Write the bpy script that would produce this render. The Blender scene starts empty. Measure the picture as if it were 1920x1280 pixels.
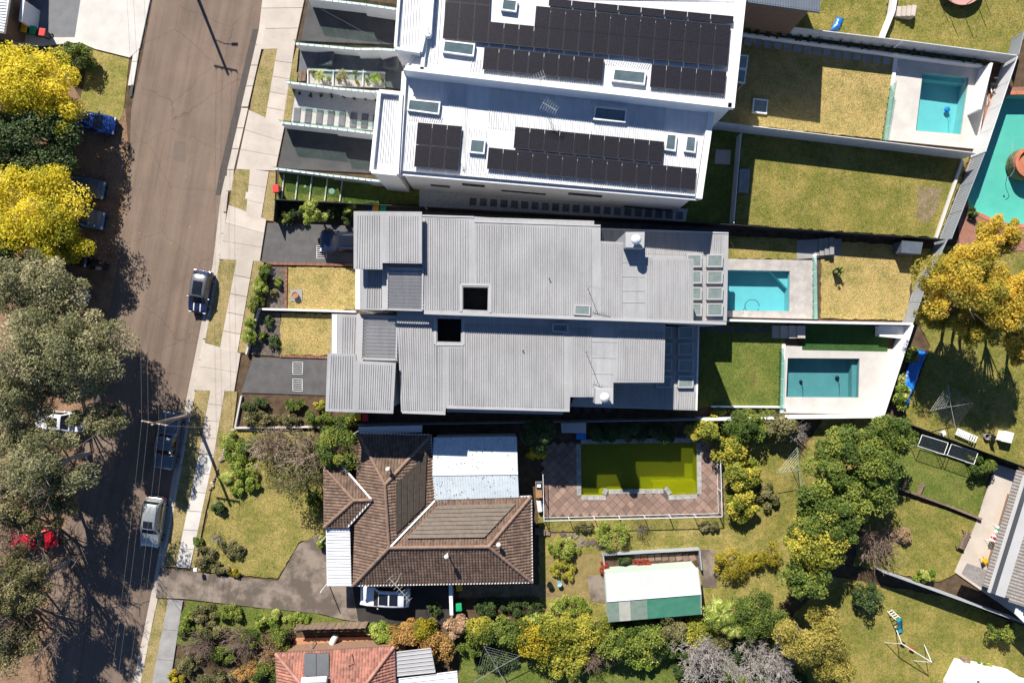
import bpy, bmesh, math, random
import numpy as np
from mathutils import Vector, Matrix
R = math.radians
sc = bpy.context.scene
C = sc.collection
# ------------------------------------------------------------------ camera, sky, sun, exposure
CAM_H, FPX = 64.0, 1280.0          # flying height (m) and focal length in photo pixels (1920 wide)
cam_d = bpy.data.cameras.new('camera'); cam = bpy.data.objects.new('camera', cam_d); C.objects.link(cam)
cam.location = (0, 0, CAM_H); cam.rotation_euler = (0, 0, 0)
cam_d.sensor_width = 36.0; cam_d.lens = 36.0 * FPX / 1920.0; cam_d.clip_end = 3000.0
sc.camera = cam
SUN_EL, SUN_AZ = R(39), R(-21.7)    # azimuth clockwise from +Y
S = Vector((math.sin(SUN_AZ) * math.cos(SUN_EL), math.cos(SUN_AZ) * math.cos(SUN_EL), math.sin(SUN_EL)))
w = bpy.data.worlds.new('World'); sc.world = w; w.use_nodes = True
nt = w.node_tree
sky = nt.nodes.new('ShaderNodeTexSky'); sky.sky_type = 'NISHITA'; sky.sun_disc = False
sky.sun_elevation = SUN_EL; sky.sun_rotation = SUN_AZ; sky.air_density = 0.6; sky.dust_density = 0.0; sky.ozone_density = 4.5
bg = nt.nodes['Background']; bg.inputs['Strength'].default_value = 0.082
nt.links.new(sky.outputs[0], bg.inputs[0])
sl = bpy.data.lights.new('sun', 'SUN'); sl.energy = 5.0; sl.angle = R(0.5); sl.color = (1.0, 0.945, 0.86)
so = bpy.data.objects.new('sun', sl); C.objects.link(so); so.location = (-40, 90, 80)
so.rotation_euler = S.to_track_quat('Z', 'Y').to_euler()
vs = sc.view_settings
vs.view_transform = 'Standard'; vs.look = 'None'; vs.exposure = 0.88; vs.gamma = 1.0; vs.use_curve_mapping = False
sc.render.film_transparent = False
try:
    sc.cycles.use_adaptive_sampling = True; sc.cycles.max_bounces = 8; sc.cycles.transparent_max_bounces = 12
    sc.cycles.use_denoising = True; sc.cycles.caustics_reflective = False; sc.cycles.caustics_refractive = False
except Exception: pass

# ------------------------------------------------------------------ survey helpers
def P(u, v, z=0.0):
    """ground survey: photo pixel + height above ground -> metres"""
    s = (CAM_H - z) / FPX
    return Vector(((u - 960) * s, (640 - v) * s, z))
def lerp(a, b, t): return a + (b - a) * t

# ------------------------------------------------------------------ materials
MATS = {}
def _pos(nt):
    g = nt.nodes.new('ShaderNodeNewGeometry'); return g.outputs['Position']
def _noise(nt, vec, scale, detail=5, rough=.6):
    n = nt.nodes.new('ShaderNodeTexNoise'); n.inputs['Scale'].default_value = scale
    n.inputs['Detail'].default_value = detail; n.inputs['Roughness'].default_value = rough
    nt.links.new(vec, n.inputs['Vector']); return n.outputs['Fac']
def _ramp(nt, fac, stops):
    r = nt.nodes.new('ShaderNodeValToRGB'); el = r.color_ramp.elements
    while len(el) < len(stops): el.new(0.5)
    for e, (p, c) in zip(el, stops): e.position = p; e.color = (c[0], c[1], c[2], 1)
    nt.links.new(fac, r.inputs[0]); return r.outputs[0]
def _mix(nt, a, b, fac, mode='MIX'):
    m = nt.nodes.new('ShaderNodeMix'); m.data_type = 'RGBA'; m.blend_type = mode
    for s, val in ((m.inputs[0], fac), (m.inputs[6], a), (m.inputs[7], b)):
        if isinstance(val, (int, float)): s.default_value = val
        elif isinstance(val, tuple): s.default_value = (val[0], val[1], val[2], 1)
        else: nt.links.new(val, s)
    return m.outputs[2]
def _bump(nt, fac, strength, dist, bsdf):
    b = nt.nodes.new('ShaderNodeBump'); b.inputs['Strength'].default_value = strength; b.inputs['Distance'].default_value = dist
    nt.links.new(fac, b.inputs['Height']); nt.links.new(b.outputs[0], bsdf.inputs['Normal'])
def new_mat(name):
    m = bpy.data.materials.new(name); m.use_nodes = True; MATS[name] = m
    return m, m.node_tree, m.node_tree.nodes['Principled BSDF']
def M(name, c, c2=None, scale=1.5, rough=.75, fine=.25, fscale=40, bump=.0, bscale=60, bdist=.01, metal=0, spec=.35, lo=.35, hi=.65, island=0.0, streak=0.0):
    """base colour c drifting to c2 at 'scale', grain of 'fine' at 'fscale', optional relief and per-piece shade"""
    if name in MATS: return MATS[name]
    m, nt, b = new_mat(name)
    c2 = c2 or tuple(x * .82 for x in c)
    p = _pos(nt)
    col = _ramp(nt, _noise(nt, p, scale, 6), [(lo, c), (hi, c2)])
    if fine:
        g = _ramp(nt, _noise(nt, p, fscale, 3), [(.25, (1 - fine,) * 3), (.75, (1 + fine * .35,) * 3)])
        col = _mix(nt, col, g, 1.0, 'MULTIPLY')
    if streak:   # run-off staining down the sheets
        mp = nt.nodes.new('ShaderNodeMapping'); mp.inputs['Scale'].default_value = (2.6, .22, 1); nt.links.new(p, mp.inputs[0])
        col = _mix(nt, col, _ramp(nt, _noise(nt, mp.outputs[0], 1.0, 7, .68), [(.34, (1 - streak,) * 3), (.52, (1,) * 3), (.7, (1 + streak * .5,) * 3)]), 1.0, 'MULTIPLY')
    if island:
        oi = nt.nodes.new('ShaderNodeObjectInfo'); gi = nt.nodes.new('ShaderNodeNewGeometry')
        ad = nt.nodes.new('ShaderNodeMath'); ad.operation = 'ADD'; nt.links.new(oi.outputs['Random'], ad.inputs[0]); nt.links.new(gi.outputs['Random Per Island'], ad.inputs[1])
        fr = nt.nodes.new('ShaderNodeMath'); fr.operation = 'FRACT'; nt.links.new(ad.outputs[0], fr.inputs[0])
        v = _ramp(nt, fr.outputs[0], [(0, (1 - island,) * 3), (1, (1 + island * .5,) * 3)])
        col = _mix(nt, col, v, 1.0, 'MULTIPLY')
    nt.links.new(col, b.inputs['Base Color'])
    b.inputs['Roughness'].default_value = rough; b.inputs['Metallic'].default_value = metal
    b.inputs['Specular IOR Level'].default_value = spec
    if bump: _bump(nt, _noise(nt, p, bscale, 4), bump, bdist, b)
    return m
def lawn_mat(name, green, straw, brown, bias=.5, mow=0.0):
    m, nt, b = new_mat(name); p = _pos(nt)
    a = _noise(nt, p, .38, 8, .74); f = _noise(nt, p, 2.4, 8, .78); g = _noise(nt, p, 21, 6, .7)
    col = _ramp(nt, a, [(bias - .09, green), (bias + .06, straw)])
    col = _mix(nt, col, _ramp(nt, f, [(.3, tuple(x * .55 for x in green)), (.5, straw), (.75, tuple(min(1, x * 1.22) for x in straw))]), .38)
    bf = _ramp(nt, _noise(nt, p, 1.3, 5, .7), [(.56, (0, 0, 0)), (.72, (1, 1, 1))])
    col = _mix(nt, col, brown, bf)
    col = _mix(nt, col, _ramp(nt, g, [(.30, (.40,) * 3), (.50, (1,) * 3), (.72, (1.35,) * 3)]), 1.0, 'MULTIPLY')
    g2 = _noise(nt, p, 7.5, 7, .68)
    col = _mix(nt, col, _ramp(nt, g2, [(.34, (.58, .62, .5)), (.5, (1,) * 3), (.64, (1.3, 1.24, 1.2))]), 1.0, 'MULTIPLY')
    nt.links.new(col, b.inputs['Base Color']); b.inputs['Roughness'].default_value = .95; b.inputs['Specular IOR Level'].default_value = .1
    _bump(nt, g2, .5, .05, b); return m
def leaf_mat(name, cols, trans=.25, rough=.55):
    m, nt, b = new_mat(name)
    a = nt.nodes.new('ShaderNodeAttribute'); a.attribute_name = 'tint'
    n = len(cols); col = _ramp(nt, a.outputs['Fac'], [(i / (n - 1), c) for i, c in enumerate(cols)])
    nt.links.new(col, b.inputs['Base Color']); b.inputs['Roughness'].default_value = rough; b.inputs['Specular IOR Level'].default_value = .25
    t = nt.nodes.new('ShaderNodeBsdfTranslucent'); nt.links.new(col, t.inputs[0])
    mx = nt.nodes.new('ShaderNodeMixShader'); mx.inputs[0].default_value = trans
    nt.links.new(b.outputs[0], mx.inputs[1]); nt.links.new(t.outputs[0], mx.inputs[2])
    nt.links.new(mx.outputs[0], nt.nodes['Material Output'].inputs[0]); return m
def water_mat(name, tint, gloss=.06, murk=0.0, murk_col=(.1, .12, .01)):
    m, nt, b = new_mat(name); nt.nodes.remove(b)
    tr = nt.nodes.new('ShaderNodeBsdfTransparent'); tr.inputs[0].default_value = (*tint, 1)
    gl = nt.nodes.new('ShaderNodeBsdfGlossy'); gl.inputs['Roughness'].default_value = .04
    bp = nt.nodes.new('ShaderNodeBump'); bp.inputs['Strength'].default_value = .25; bp.inputs['Distance'].default_value = .03
    nt.links.new(_noise(nt, _pos(nt), 3.5, 3), bp.inputs['Height']); nt.links.new(bp.outputs[0], gl.inputs['Normal'])
    fr = nt.nodes.new('ShaderNodeFresnel'); fr.inputs[0].default_value = 1.33; nt.links.new(bp.outputs[0], fr.inputs['Normal'])
    src = tr.outputs[0]
    if murk:
        d = nt.nodes.new('ShaderNodeBsdfDiffuse'); d.inputs[0].default_value = (*murk_col, 1)
        mm = nt.nodes.new('ShaderNodeMixShader'); mm.inputs[0].default_value = murk
        nt.links.new(src, mm.inputs[1]); nt.links.new(d.outputs[0], mm.inputs[2]); src = mm.outputs[0]
    mx = nt.nodes.new('ShaderNodeMixShader'); nt.links.new(fr.outputs[0], mx.inputs[0])
    nt.links.new(src, mx.inputs[1]); nt.links.new(gl.outputs[0], mx.inputs[2])
    nt.links.new(mx.outputs[0], nt.nodes['Material Output'].inputs[0]); return m
def glass_mat(name, tint, gl_mix=.12):
    m, nt, b = new_mat(name); nt.nodes.remove(b)
    tr = nt.nodes.new('ShaderNodeBsdfTransparent'); tr.inputs[0].default_value = (*tint, 1)
    gl = nt.nodes.new('ShaderNodeBsdfGlossy'); gl.inputs['Roughness'].default_value = .03
    mx = nt.nodes.new('ShaderNodeMixShader'); mx.inputs[0].default_value = gl_mix
    nt.links.new(tr.outputs[0], mx.inputs[1]); nt.links.new(gl.outputs[0], mx.inputs[2])
    nt.links.new(mx.outputs[0], nt.nodes['Material Output'].inputs[0]); return m

def road_mat(name, c, c2):
    m, nt, b = new_mat(name); p = _pos(nt)
    mp = nt.nodes.new('ShaderNodeMapping'); mp.inputs['Rotation'].default_value = (0, 0, R(10.8)); nt.links.new(p, mp.inputs[0])
    m2 = nt.nodes.new('ShaderNodeMapping'); m2.inputs['Scale'].default_value = (1.1, .045, 1); nt.links.new(mp.outputs[0], m2.inputs[0])
    col = _ramp(nt, _noise(nt, p, .22, 7, .65), [(.35, c), (.66, c2)])
    col = _mix(nt, col, _ramp(nt, _noise(nt, m2.outputs[0], 1.0, 6, .6), [(.34, (.80,) * 3), (.5, (1,) * 3), (.66, (1.14,) * 3)]), 1.0, 'MULTIPLY')
    col = _mix(nt, col, _ramp(nt, _noise(nt, p, 30, 4, .75), [(.25, (.72,) * 3), (.75, (1.16,) * 3)]), 1.0, 'MULTIPLY')
    v = nt.nodes.new('ShaderNodeTexVoronoi'); v.feature = 'DISTANCE_TO_EDGE'; v.inputs['Scale'].default_value = .16
    wp = nt.nodes.new('ShaderNodeVectorMath'); wp.operation = 'ADD'; nz = nt.nodes.new('ShaderNodeTexNoise'); nz.inputs['Scale'].default_value = .7; nz.inputs['Detail'].default_value = 6
    nt.links.new(p, nz.inputs['Vector']); nt.links.new(p, wp.inputs[0]); nt.links.new(nz.outputs['Color'], wp.inputs[1]); nt.links.new(wp.outputs[0], v.inputs['Vector'])
    cr = _ramp(nt, v.outputs['Distance'], [(0, (.62,) * 3), (.006, (1,) * 3)])
    col = _mix(nt, col, cr, .8, 'MULTIPLY')
    st = _ramp(nt, _noise(nt, p, .9, 4, .8), [(.68, (1,) * 3), (.78, (.72,) * 3)])
    col = _mix(nt, col, st, .7, 'MULTIPLY')
    nt.links.new(col, b.inputs['Base Color']); b.inputs['Roughness'].default_value = .92; b.inputs['Specular IOR Level'].default_value = .2
    _bump(nt, _noise(nt, p, 80, 3), .3, .006, b); return m
# ------------------------------------------------------------------ object helpers
def tag(o, label=None, cat=None, group=None, kind=None):
    if label: o['label'] = label
    if cat: o['category'] = cat
    if group: o['group'] = group
    if kind: o['kind'] = kind
    return o
def thing(name, label, cat, loc=(0, 0, 0), rz=0.0, group=None):
    o = bpy.data.objects.new(name, None); C.objects.link(o); o.empty_display_size = .3
    o.location = loc; o.rotation_euler = (0, 0, rz)
    return tag(o, label, cat, group)
def wloc(o):
    v = Vector((0, 0, 0))
    while o: v += o.location; o = o.parent
    return v
def link(name, me, mat, parent=None, kind=None, loc=None):
    o = bpy.data.objects.new(name, me); C.objects.link(o)
    if mat is not None and not me.materials:
        for m_ in (mat if isinstance(mat, (list, tuple)) else [mat]): me.materials.append(m_)
    if parent: o.parent = parent
    if loc is not None: o.location = loc
    if kind: o['kind'] = kind
    return o
class MB:
    """collects faces in metres; build() links them as one mesh object"""
    def __init__(s): s.v = []; s.f = []; s.mi = []
    def add(s, vs, fs, mi=0):
        n = len(s.v); s.v += [tuple(p) for p in vs]; s.f += [tuple(i + n for i in f) for f in fs]; s.mi += [mi] * len(fs); return s
    def prism(s, pts, z0, z1, mi=0, cap=True):
        """pts: xy in order; vertical prism"""
        a = sum(pts[i][0] * pts[(i + 1) % len(pts)][1] - pts[(i + 1) % len(pts)][0] * pts[i][1] for i in range(len(pts)))
        if a < 0: pts = list(pts)[::-1]
        n = len(pts)
        vs = [(p[0], p[1], z0) for p in pts] + [(p[0], p[1], z1) for p in pts]
        fs = [(i, (i + 1) % n, n + (i + 1) % n, n + i) for i in range(n)]
        if cap: fs += [tuple(range(n, 2 * n)), tuple(range(n - 1, -1, -1))]
        return s.add(vs, fs, mi)
    def hexa(s, lo, hi, mi=0):
        """two quads of 4 points each (bottom, top), same order counterclockwise"""
        return s.add(list(lo) + list(hi), [(3, 2, 1, 0), (4, 5, 6, 7), (0, 1, 5, 4), (1, 2, 6, 5), (2, 3, 7, 6), (3, 0, 4, 7)], mi)
    def box(s, c, d, rz=0, mi=0):
        cx, cy, cz = c; dx, dy, dz = (q / 2 for q in d); ca, sa = math.cos(rz), math.sin(rz)
        q = [(cx + x * ca - y * sa, cy + x * sa + y * ca) for x, y in ((-dx, -dy), (dx, -dy), (dx, dy), (-dx, dy))]
        return s.hexa([(x, y, cz - dz) for x, y in q], [(x, y, cz + dz) for x, y in q], mi)
    def bar(s, a, b, wd, ht=None, mi=0):
        """rectangular bar from a to b (3D), width wd (sideways), height ht"""
        a, b = Vector(a), Vector(b); ht = ht or wd; d = (b - a)
        if d.length < 1e-6: return s
        d.normalize(); up = Vector((0, 0, 1)) if abs(d.z) < .95 else Vector((1, 0, 0))
        sx = d.cross(up).normalized() * wd / 2; uz = sx.cross(d).normalized() * ht / 2
        lo = [a - sx - uz, a + sx - uz, b + sx - uz, b - sx - uz]; hi = [a - sx + uz, a + sx + uz, b + sx + uz, b - sx + uz]
        return s.hexa(lo, hi, mi)
    def tube(s, pts, r, n=6, mi=0, r1=None):
        pts = [Vector(p) for p in pts]; r1 = r if r1 is None else r1; base = len(s.v); m_ = len(pts)
        for i, p in enumerate(pts):
            d = (pts[min(i + 1, m_ - 1)] - pts[max(i - 1, 0)]).normalized()
            up = Vector((0, 0, 1)) if abs(d.z) < .9 else Vector((1, 0, 0))
            a = d.cross(up).normalized(); b = d.cross(a).normalized(); rr = lerp(r, r1, i / max(1, m_ - 1))
            for k in range(n):
                t = 2 * math.pi * k / n; s.v.append(tuple(p + a * math.cos(t) * rr + b * math.sin(t) * rr))
        for i in range(m_ - 1):
            for k in range(n):
                s.f.append((base + i * n + k, base + i * n + (k + 1) % n, base + (i + 1) * n + (k + 1) % n, base + (i + 1) * n + k)); s.mi.append(mi)
        s.f.append(tuple(base + k for k in range(n))); s.f.append(tuple(base + (m_ - 1) * n + k for k in range(n - 1, -1, -1))); s.mi += [mi, mi]
        return s
    def lathe(s, c, prof, n=16, mi=0):
        base = len(s.v)
        for r, z in prof:
            for k in range(n):
                t = 2 * math.pi * k / n; s.v.append((c[0] + r * math.cos(t), c[1] + r * math.sin(t), c[2] + z))
        for i in range(len(prof) - 1):
            for k in range(n):
                s.f.append((base + i * n + k, base + i * n + (k + 1) % n, base + (i + 1) * n + (k + 1) % n, base + (i + 1) * n + k)); s.mi.append(mi)
        s.f.append(tuple(base + (len(prof) - 1) * n + k for k in range(n))); s.mi.append(mi)
        return s
    def build(s, name, mat, parent=None, local=False, smooth=False, kind=None, bevel=0):
        off = Vector((0, 0, 0)) if (local or not parent) else wloc(parent)
        me = bpy.data.meshes.new(name)
        me.from_pydata([(x - off.x, y - off.y, z - off.z) for x, y, z in s.v], [], s.f)
        me.polygons.foreach_set('material_index', s.mi)
        if smooth: me.polygons.foreach_set('use_smooth', [True] * len(s.f))
        me.update()
        o = link(name, me, mat, parent, kind)
        if bevel:
            b = o.modifiers.new('bevel', 'BEVEL'); b.width = bevel; b.segments = 2; b.limit_method = 'ANGLE'
        return o
def px(poly, z=0.0): return [P(u, v, z).to_2d() for u, v in poly]
def sheet(name, poly, z, mat, holes=(), thick=0.0, label=None, kind='structure', parent=None, at=None, world=False):
    """flat surface from a photo-surveyed outline, with optional holes; thick>0 gives it a visible edge"""
    bm = bmesh.new(); zz = z if at is None else at
    loops = []
    for ring in [poly] + list(holes):
        pts = ring if world else px(ring, zz)
        vs = [bm.verts.new((p[0], p[1], z)) for p in pts]
        es = [bm.edges.new((vs[i], vs[(i + 1) % len(vs)])) for i in range(len(vs))]; loops.append((vs, es))
    bmesh.ops.triangle_fill(bm, edges=[e for _, es in loops for e in es], use_beauty=True, normal=(0, 0, 1))
    for f in bm.faces:
        f.normal_update()
        if f.normal.z < 0: f.normal_flip()
    if thick:
        for vs, _ in loops:
            lo = [bm.verts.new((v.co.x, v.co.y, z - thick)) for v in vs]
            for i in range(len(vs)): bm.faces.new((vs[i], vs[(i + 1) % len(vs)], lo[(i + 1) % len(vs)], lo[i]))
        bmesh.ops.recalc_face_normals(bm, faces=bm.faces)
    off = wloc(parent) if parent else Vector((0, 0, 0))
    for v in bm.verts: v.co -= off
    me = bpy.data.meshes.new(name); bm.to_mesh(me); bm.free()
    o = link(name, me, mat, parent, None if parent else kind)
    if label: o['label'] = label
    return o
def quadgrid(a, b, c, d, nu, nv):
    """corner points a(0,0) b(1,0) c(1,1) d(0,1) -> function"""
    return lambda s, t: lerp(lerp(a, b, s), lerp(d, c, s), t)
def lines_on(parent, quad, z, pitch_px, mat, wd=.035, ht=.065, name='roof_ribs', across=False, kind='stuff', zs=None):
    """raised ribs across a quad of photo points: ribs run from edge ab to edge dc"""
    zs = zs or (z,) * 4
    a, b, c, d = [P(u, v, zz) for (u, v), zz in zip(quad, zs)]
    if across: a, b, c, d = a, d, c, b
    ln = ((Vector(quad[1] if not across else quad[3]) - Vector(quad[0])).length); n = max(2, int(round(ln / pitch_px)))
    m = MB()
    for i in range(n + 1):
        t = i / n; p0, p1 = lerp(a, b, t), lerp(d, c, t); sd = (p1 - p0).cross(Vector((0, 0, 1))).normalized()
        q = [p0 - sd * wd, p0 - sd * wd * .45 + Vector((0, 0, ht)), p0 + sd * wd * .45 + Vector((0, 0, ht)), p0 + sd * wd]
        r = [x + (p1 - p0) for x in q]
        m.add(q + r, [(0, 4, 5, 1), (1, 5, 6, 2), (2, 6, 7, 3), (0, 1, 2, 3), (7, 6, 5, 4)])
    return m.build(name, mat, parent, kind=kind)
# ------------------------------------------------------------------ palette
ASPH = road_mat('asphalt', (.20, .145, .11), (.155, .115, .09))
ASPH_NEW = M('asphalt_patch', (.07, .06, .056), (.085, .073, .066), scale=2, rough=.9, fine=.3, fscale=60)
CONC = M('concrete_pale', (.52, .46, .40), (.43, .375, .32), scale=.5, rough=.85, fine=.18, fscale=24, bump=.1, island=.10)
CONC_W = M('concrete_white', (.58, .545, .50), (.48, .455, .42), scale=.7, rough=.85, fine=.14, fscale=22, island=.06)
CONC_G = M('concrete_grey', (.33, .32, .31), (.24, .235, .23), scale=.8, rough=.85, fine=.2, fscale=30)
CONC_OLD = M('concrete_weathered', (.26, .21, .17), (.12, .095, .075), scale=.55, rough=.9, fine=.35, fscale=16, bump=.2, lo=.42, hi=.58)
DARKAGG = M('dark_aggregate', (.085, .083, .083), (.06, .06, .062), scale=.8, rough=.85, fine=.35, fscale=70)
DRIVE = M('dark_asphalt', (.115, .11, .108), (.085, .082, .082), scale=1.1, rough=.85, fine=.3, fscale=60)
SOIL = M('soil', (.14, .095, .06), (.075, .052, .034), scale=1.5, rough=1, fine=.5, fscale=18, bump=.6, bscale=14, bdist=.05, spec=.05)
DIRT = M('dirt', (.33, .21, .135), (.20, .125, .08), scale=.8, rough=1, fine=.5, fscale=12, bump=.7, bscale=10, bdist=.05, spec=.05)
MULCH = M('mulch', (.24, .2, .175), (.09, .07, .055), scale=6, rough=1, fine=.6, fscale=22, bump=.9, bscale=22, bdist=.06, spec=.05)
PEB = M('white_pebbles', (.62, .58, .52), (.3, .28, .26), scale=14, rough=.9, fine=.5, fscale=26, bump=.8, bscale=26, bdist=.04)
GRAVEL = M('grey_gravel', (.62, .60, .57), (.36, .35, .34), scale=12, rough=.9, fine=.5, fscale=30, bump=.8, bscale=28, bdist=.03)
WHITE = M('white_render', (.74, .74, .735), (.68, .68, .675), scale=.8, rough=.7, fine=.05, fscale=20)
WROOF = M('white_roof', (.64, .645, .655), (.56, .565, .575), scale=.5, rough=.5, fine=.06, fscale=9, spec=.4, streak=.10)
GROOF = M('grey_metal_roof', (.345, .344, .347), (.295, .294, .298), scale=.35, rough=.55, fine=.10, fscale=7, spec=.4, streak=.14)
GFLASH = M('grey_flashing', (.385, .383, .385), (.345, .343, .346), scale=.6, rough=.55, fine=.06, fscale=12)
DGREY = M('charcoal_metal', (.035, .036, .04), (.028, .029, .032), scale=2, rough=.5, fine=.1)
SLATE = M('slate_paver', (.15, .155, .165), (.1, .104, .112), scale=1.2, rough=.8, fine=.2, island=.18)
BRICK = M('brick', (.33, .16, .10), (.22, .10, .065), scale=8, rough=.9, fine=.3, island=.3)
STEEL = M('galvanised', (.48, .49, .5), (.4, .41, .42), scale=4, rough=.4, metal=.6, fine=.1)
WSTEEL = M('white_metal', (.75, .75, .74), None, rough=.45, fine=.05)
BLACKM = M('black_plastic', (.012, .012, .013), None, rough=.5, fine=.1)
TIMB = M('weathered_timber', (.27, .19, .135), (.15, .105, .075), scale=5, rough=.9, fine=.35, fscale=30, island=.3)
GLASSG = glass_mat('balustrade_glass', (.72, .86, .82), .10)
LAWN_DRY = lawn_mat('lawn_dry', (.19, .18, .055), (.39, .295, .118), (.35, .25, .13), .48)
LAWN_MIX = lawn_mat('lawn_mixed', (.12, .14, .025), (.31, .25, .085), (.30, .21, .10), .53)
LAWN_OLIVE = lawn_mat('lawn_olive', (.105, .13, .022), (.265, .22, .065), (.27, .20, .095), .53)
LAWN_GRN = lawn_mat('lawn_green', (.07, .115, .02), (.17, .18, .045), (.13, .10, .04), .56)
TURF = lawn_mat('lawn_turf', (.028, .075, .02), (.04, .09, .026), (.03, .07, .02), .5)
VERGE_G = lawn_mat('verge_grass', (.10, .115, .026), (.30, .235, .11), (.28, .18, .095), .47)

# ------------------------------------------------------------------ ground sheet with openings for the pools
POOLS = {
 'a': [(1730, 136), (1817, 145), (1802, 252), (1717, 245)],
 'b': [(1363, 506), (1481, 508), (1480, 583), (1363, 582)],
 'c': [(1477, 671), (1612, 672), (1610, 745), (1474, 744)],
 'd': [(1089, 832), (1306, 829), (1307, 926), (1253, 928), (1244, 916), (1141, 917), (1136, 928), (1090, 928)],
 'e': [(1893, 178), (1990, 178), (1990, 420), (1900, 420), (1874, 415), (1835, 398), (1816, 390), (1812, 340), (1828, 300), (1852, 245), (1872, 195)],
}
G = 150
sheet('ground', [(Vector((-G, -G))), Vector((G, -G)), Vector((G, G)), Vector((-G, G))], 0.0, SOIL,
      holes=[px(p, .12) for p in POOLS.values()], world=True)

# ------------------------------------------------------------------ road
ROAD_R = [(530, -150), (497, 0), (480, 82), (425, 320), (415, 367), (400, 495), (372, 640), (350, 750), (332, 855), (307, 992), (285, 1110), (252, 1275), (225, 1400)]
ROAD_L = [(318, -150), (286, 0), (268, 100), (246, 205), (243, 300), (237, 345), (222, 480), (205, 585), (172, 760), (140, 930), (112, 1010), (92, 1110), (100, 1250), (112, 1400)]
sheet('road', ROAD_L + ROAD_R[::-1], .012, ASPH, label='grey-brown sealed street running down the left side')
sheet('road_patch', [(486, 55), (479, 84), (425, 318), (414, 366), (404, 366), (412, 320), (467, 84), (474, 55)], .016, ASPH_NEW, label='dark strip of newer asphalt along the gutter')
sheet('road_patch', [(328, 264), (349, 266), (346, 304), (324, 301)], .016, M('asphalt_trench', (.16, .122, .096), (.145, .112, .09), rough=.9, fine=.3, fscale=50), label='rectangular trench patch in the road')
def offs(line, du, dv=0): return [(u + du, v + dv) for u, v in line]
KERB = [p for p in ROAD_R if p[1] >= 320]
# kerb and gutter: pan plus individual kerb stones
def strip(line, w0, w1): return [(u + w0, v) for u, v in line] + [(u + w1, v) for u, v in line[::-1]]
sheet('gutter', strip([(423, 330), (415, 367), (400, 495), (372, 640), (350, 750), (332, 855), (307, 992), (285, 1110), (252, 1275), (225, 1400)], -1, 8), .016, CONC, label='concrete gutter pan beside the road')
kb = bpy.data.objects.new('kerb', None); C.objects.link(kb); tag(kb, 'pale concrete kerb along the street edge', kind='structure')
def along(line, step):
    """resample a photo polyline every 'step' pixels"""
    out = [Vector(line[0])]; acc = 0
    for a, b in zip(line, line[1:]):
        a, b = Vector(a), Vector(b); L = (b - a).length; d = step - acc
        while d <= L: out.append(a + (b - a) * d / L); d += step
        acc = L - (d - step)
    return out
pts = along([(v_[0] + (1 if v_[1] < 366 else 8), v_[1]) for v_ in ROAD_R], 40)
for a, b in zip(pts, pts[1:]):
    if b.y < -20 or a.y > 1300: continue
    low = any(l <= (a.y + b.y) / 2 <= h for l, h in ((-50, 60), (205, 345), (385, 500), (650, 745), (1075, 1135)))
    kw = 12.5 if a.y < 330 else 5.5; a2 = lerp(a, b, .015); b2 = lerp(a, b, .985)
    MB().prism([P(*q).to_2d() for q in (a2, b2, b2 + Vector((kw, 0)), a2 + Vector((kw, 0)))], .0, .05 if low else .14).build('kerb_stone', CONC, kb)
# west kerb at the top
pts = along([(279, -20), (262, 95), (244, 205)], 46)
for a, b in zip(pts, pts[1:]):
    a2 = lerp(a, b, .01); b2 = lerp(a, b, .99)
    MB().prism([P(*q).to_2d() for q in (a2, b2, b2 - Vector((10, 0)), a2 - Vector((10, 0)))], .0, .12).build('kerb_stone', CONC_W, kb)
MB().prism(px([(247, 160), (252, 160), (248, 182), (243, 182)]), .12, .135).build('drain_grate', DGREY, kb)

# ------------------------------------------------------------------ verge, nature strips, footpath
sheet('verge', [(-60, 140), (130, 150), (160, 200), (235, 205), (243, 300), (237, 345), (222, 480), (205, 585), (172, 760), (140, 930), (112, 1010), (92, 1110), (100, 1250), (112, 1400), (-200, 1400), (-200, 200)], .006, DIRT, label='bare dirt verge with leaf litter under the street trees')
sheet('verge', [(170, 90), (243, 105), (241, 120), (232, 205), (225, 225), (200, 240), (170, 215), (150, 190)], .03, LAWN_MIX, thick=.03, label='patch of mown grass at the driveway corner')
sheet('nature_strip', [(495, 90), (521, 84), (497, 228), (469, 206), (471, 190), (482, 138)], .13, VERGE_G, thick=.13, label='grass strip between kerb and footpath, topmost')
sheet('nature_strip', [(556, 90), (563, 92), (560, 130), (549, 200), (545, 228), (525, 235), (535, 165)], .13, VERGE_G, thick=.13, label='narrow dry grass strip beside white terrace walls')
sheet('nature_strip', [(441, 318), (471, 318), (467, 362), (460, 403), (430, 382), (436, 340)], .13, VERGE_G, thick=.13, label='grass strip with bare patches above the second driveway')
sheet('nature_strip', [(505, 322), (517, 322), (514, 415), (490, 412)], .13, VERGE_G, thick=.13, label='narrow grass strip beside the red bin')
sheet('nature_strip', [(412, 488), (445, 481), (430, 570), (413, 653), (384, 640), (392, 600), (402, 540)], .13, VERGE_G, thick=.13, label='grass strip beside the small hatchback')
sheet('nature_strip', [(476, 488), (495, 490), (480, 575), (462, 662), (446, 660), (460, 580)], .13, VERGE_G, thick=.13, label='dry grass strip in front of the clipped hedge')
sheet('nature_strip', [(366, 733), (397, 723), (392, 760), (372, 850), (352, 960), (330, 1062), (300, 1062), (318, 985), (343, 855), (358, 780)], .13, VERGE_G, thick=.13, label='long grass strip beside the parked pickup and wagon')
sheet('nature_strip', [(423, 730), (445, 735), (437, 800), (415, 860), (400, 900), (385, 960), (365, 1064), (358, 1064), (382, 930), (402, 830)], .13, VERGE_G, thick=.13, label='thin grass edge between footpath and rock border')
sheet('nature_strip', [(297, 1122), (317, 1124), (285, 1285), (262, 1400), (235, 1400), (262, 1275)], .13, VERGE_G, thick=.13, label='grass strip at the bottom end of the street')
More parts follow.
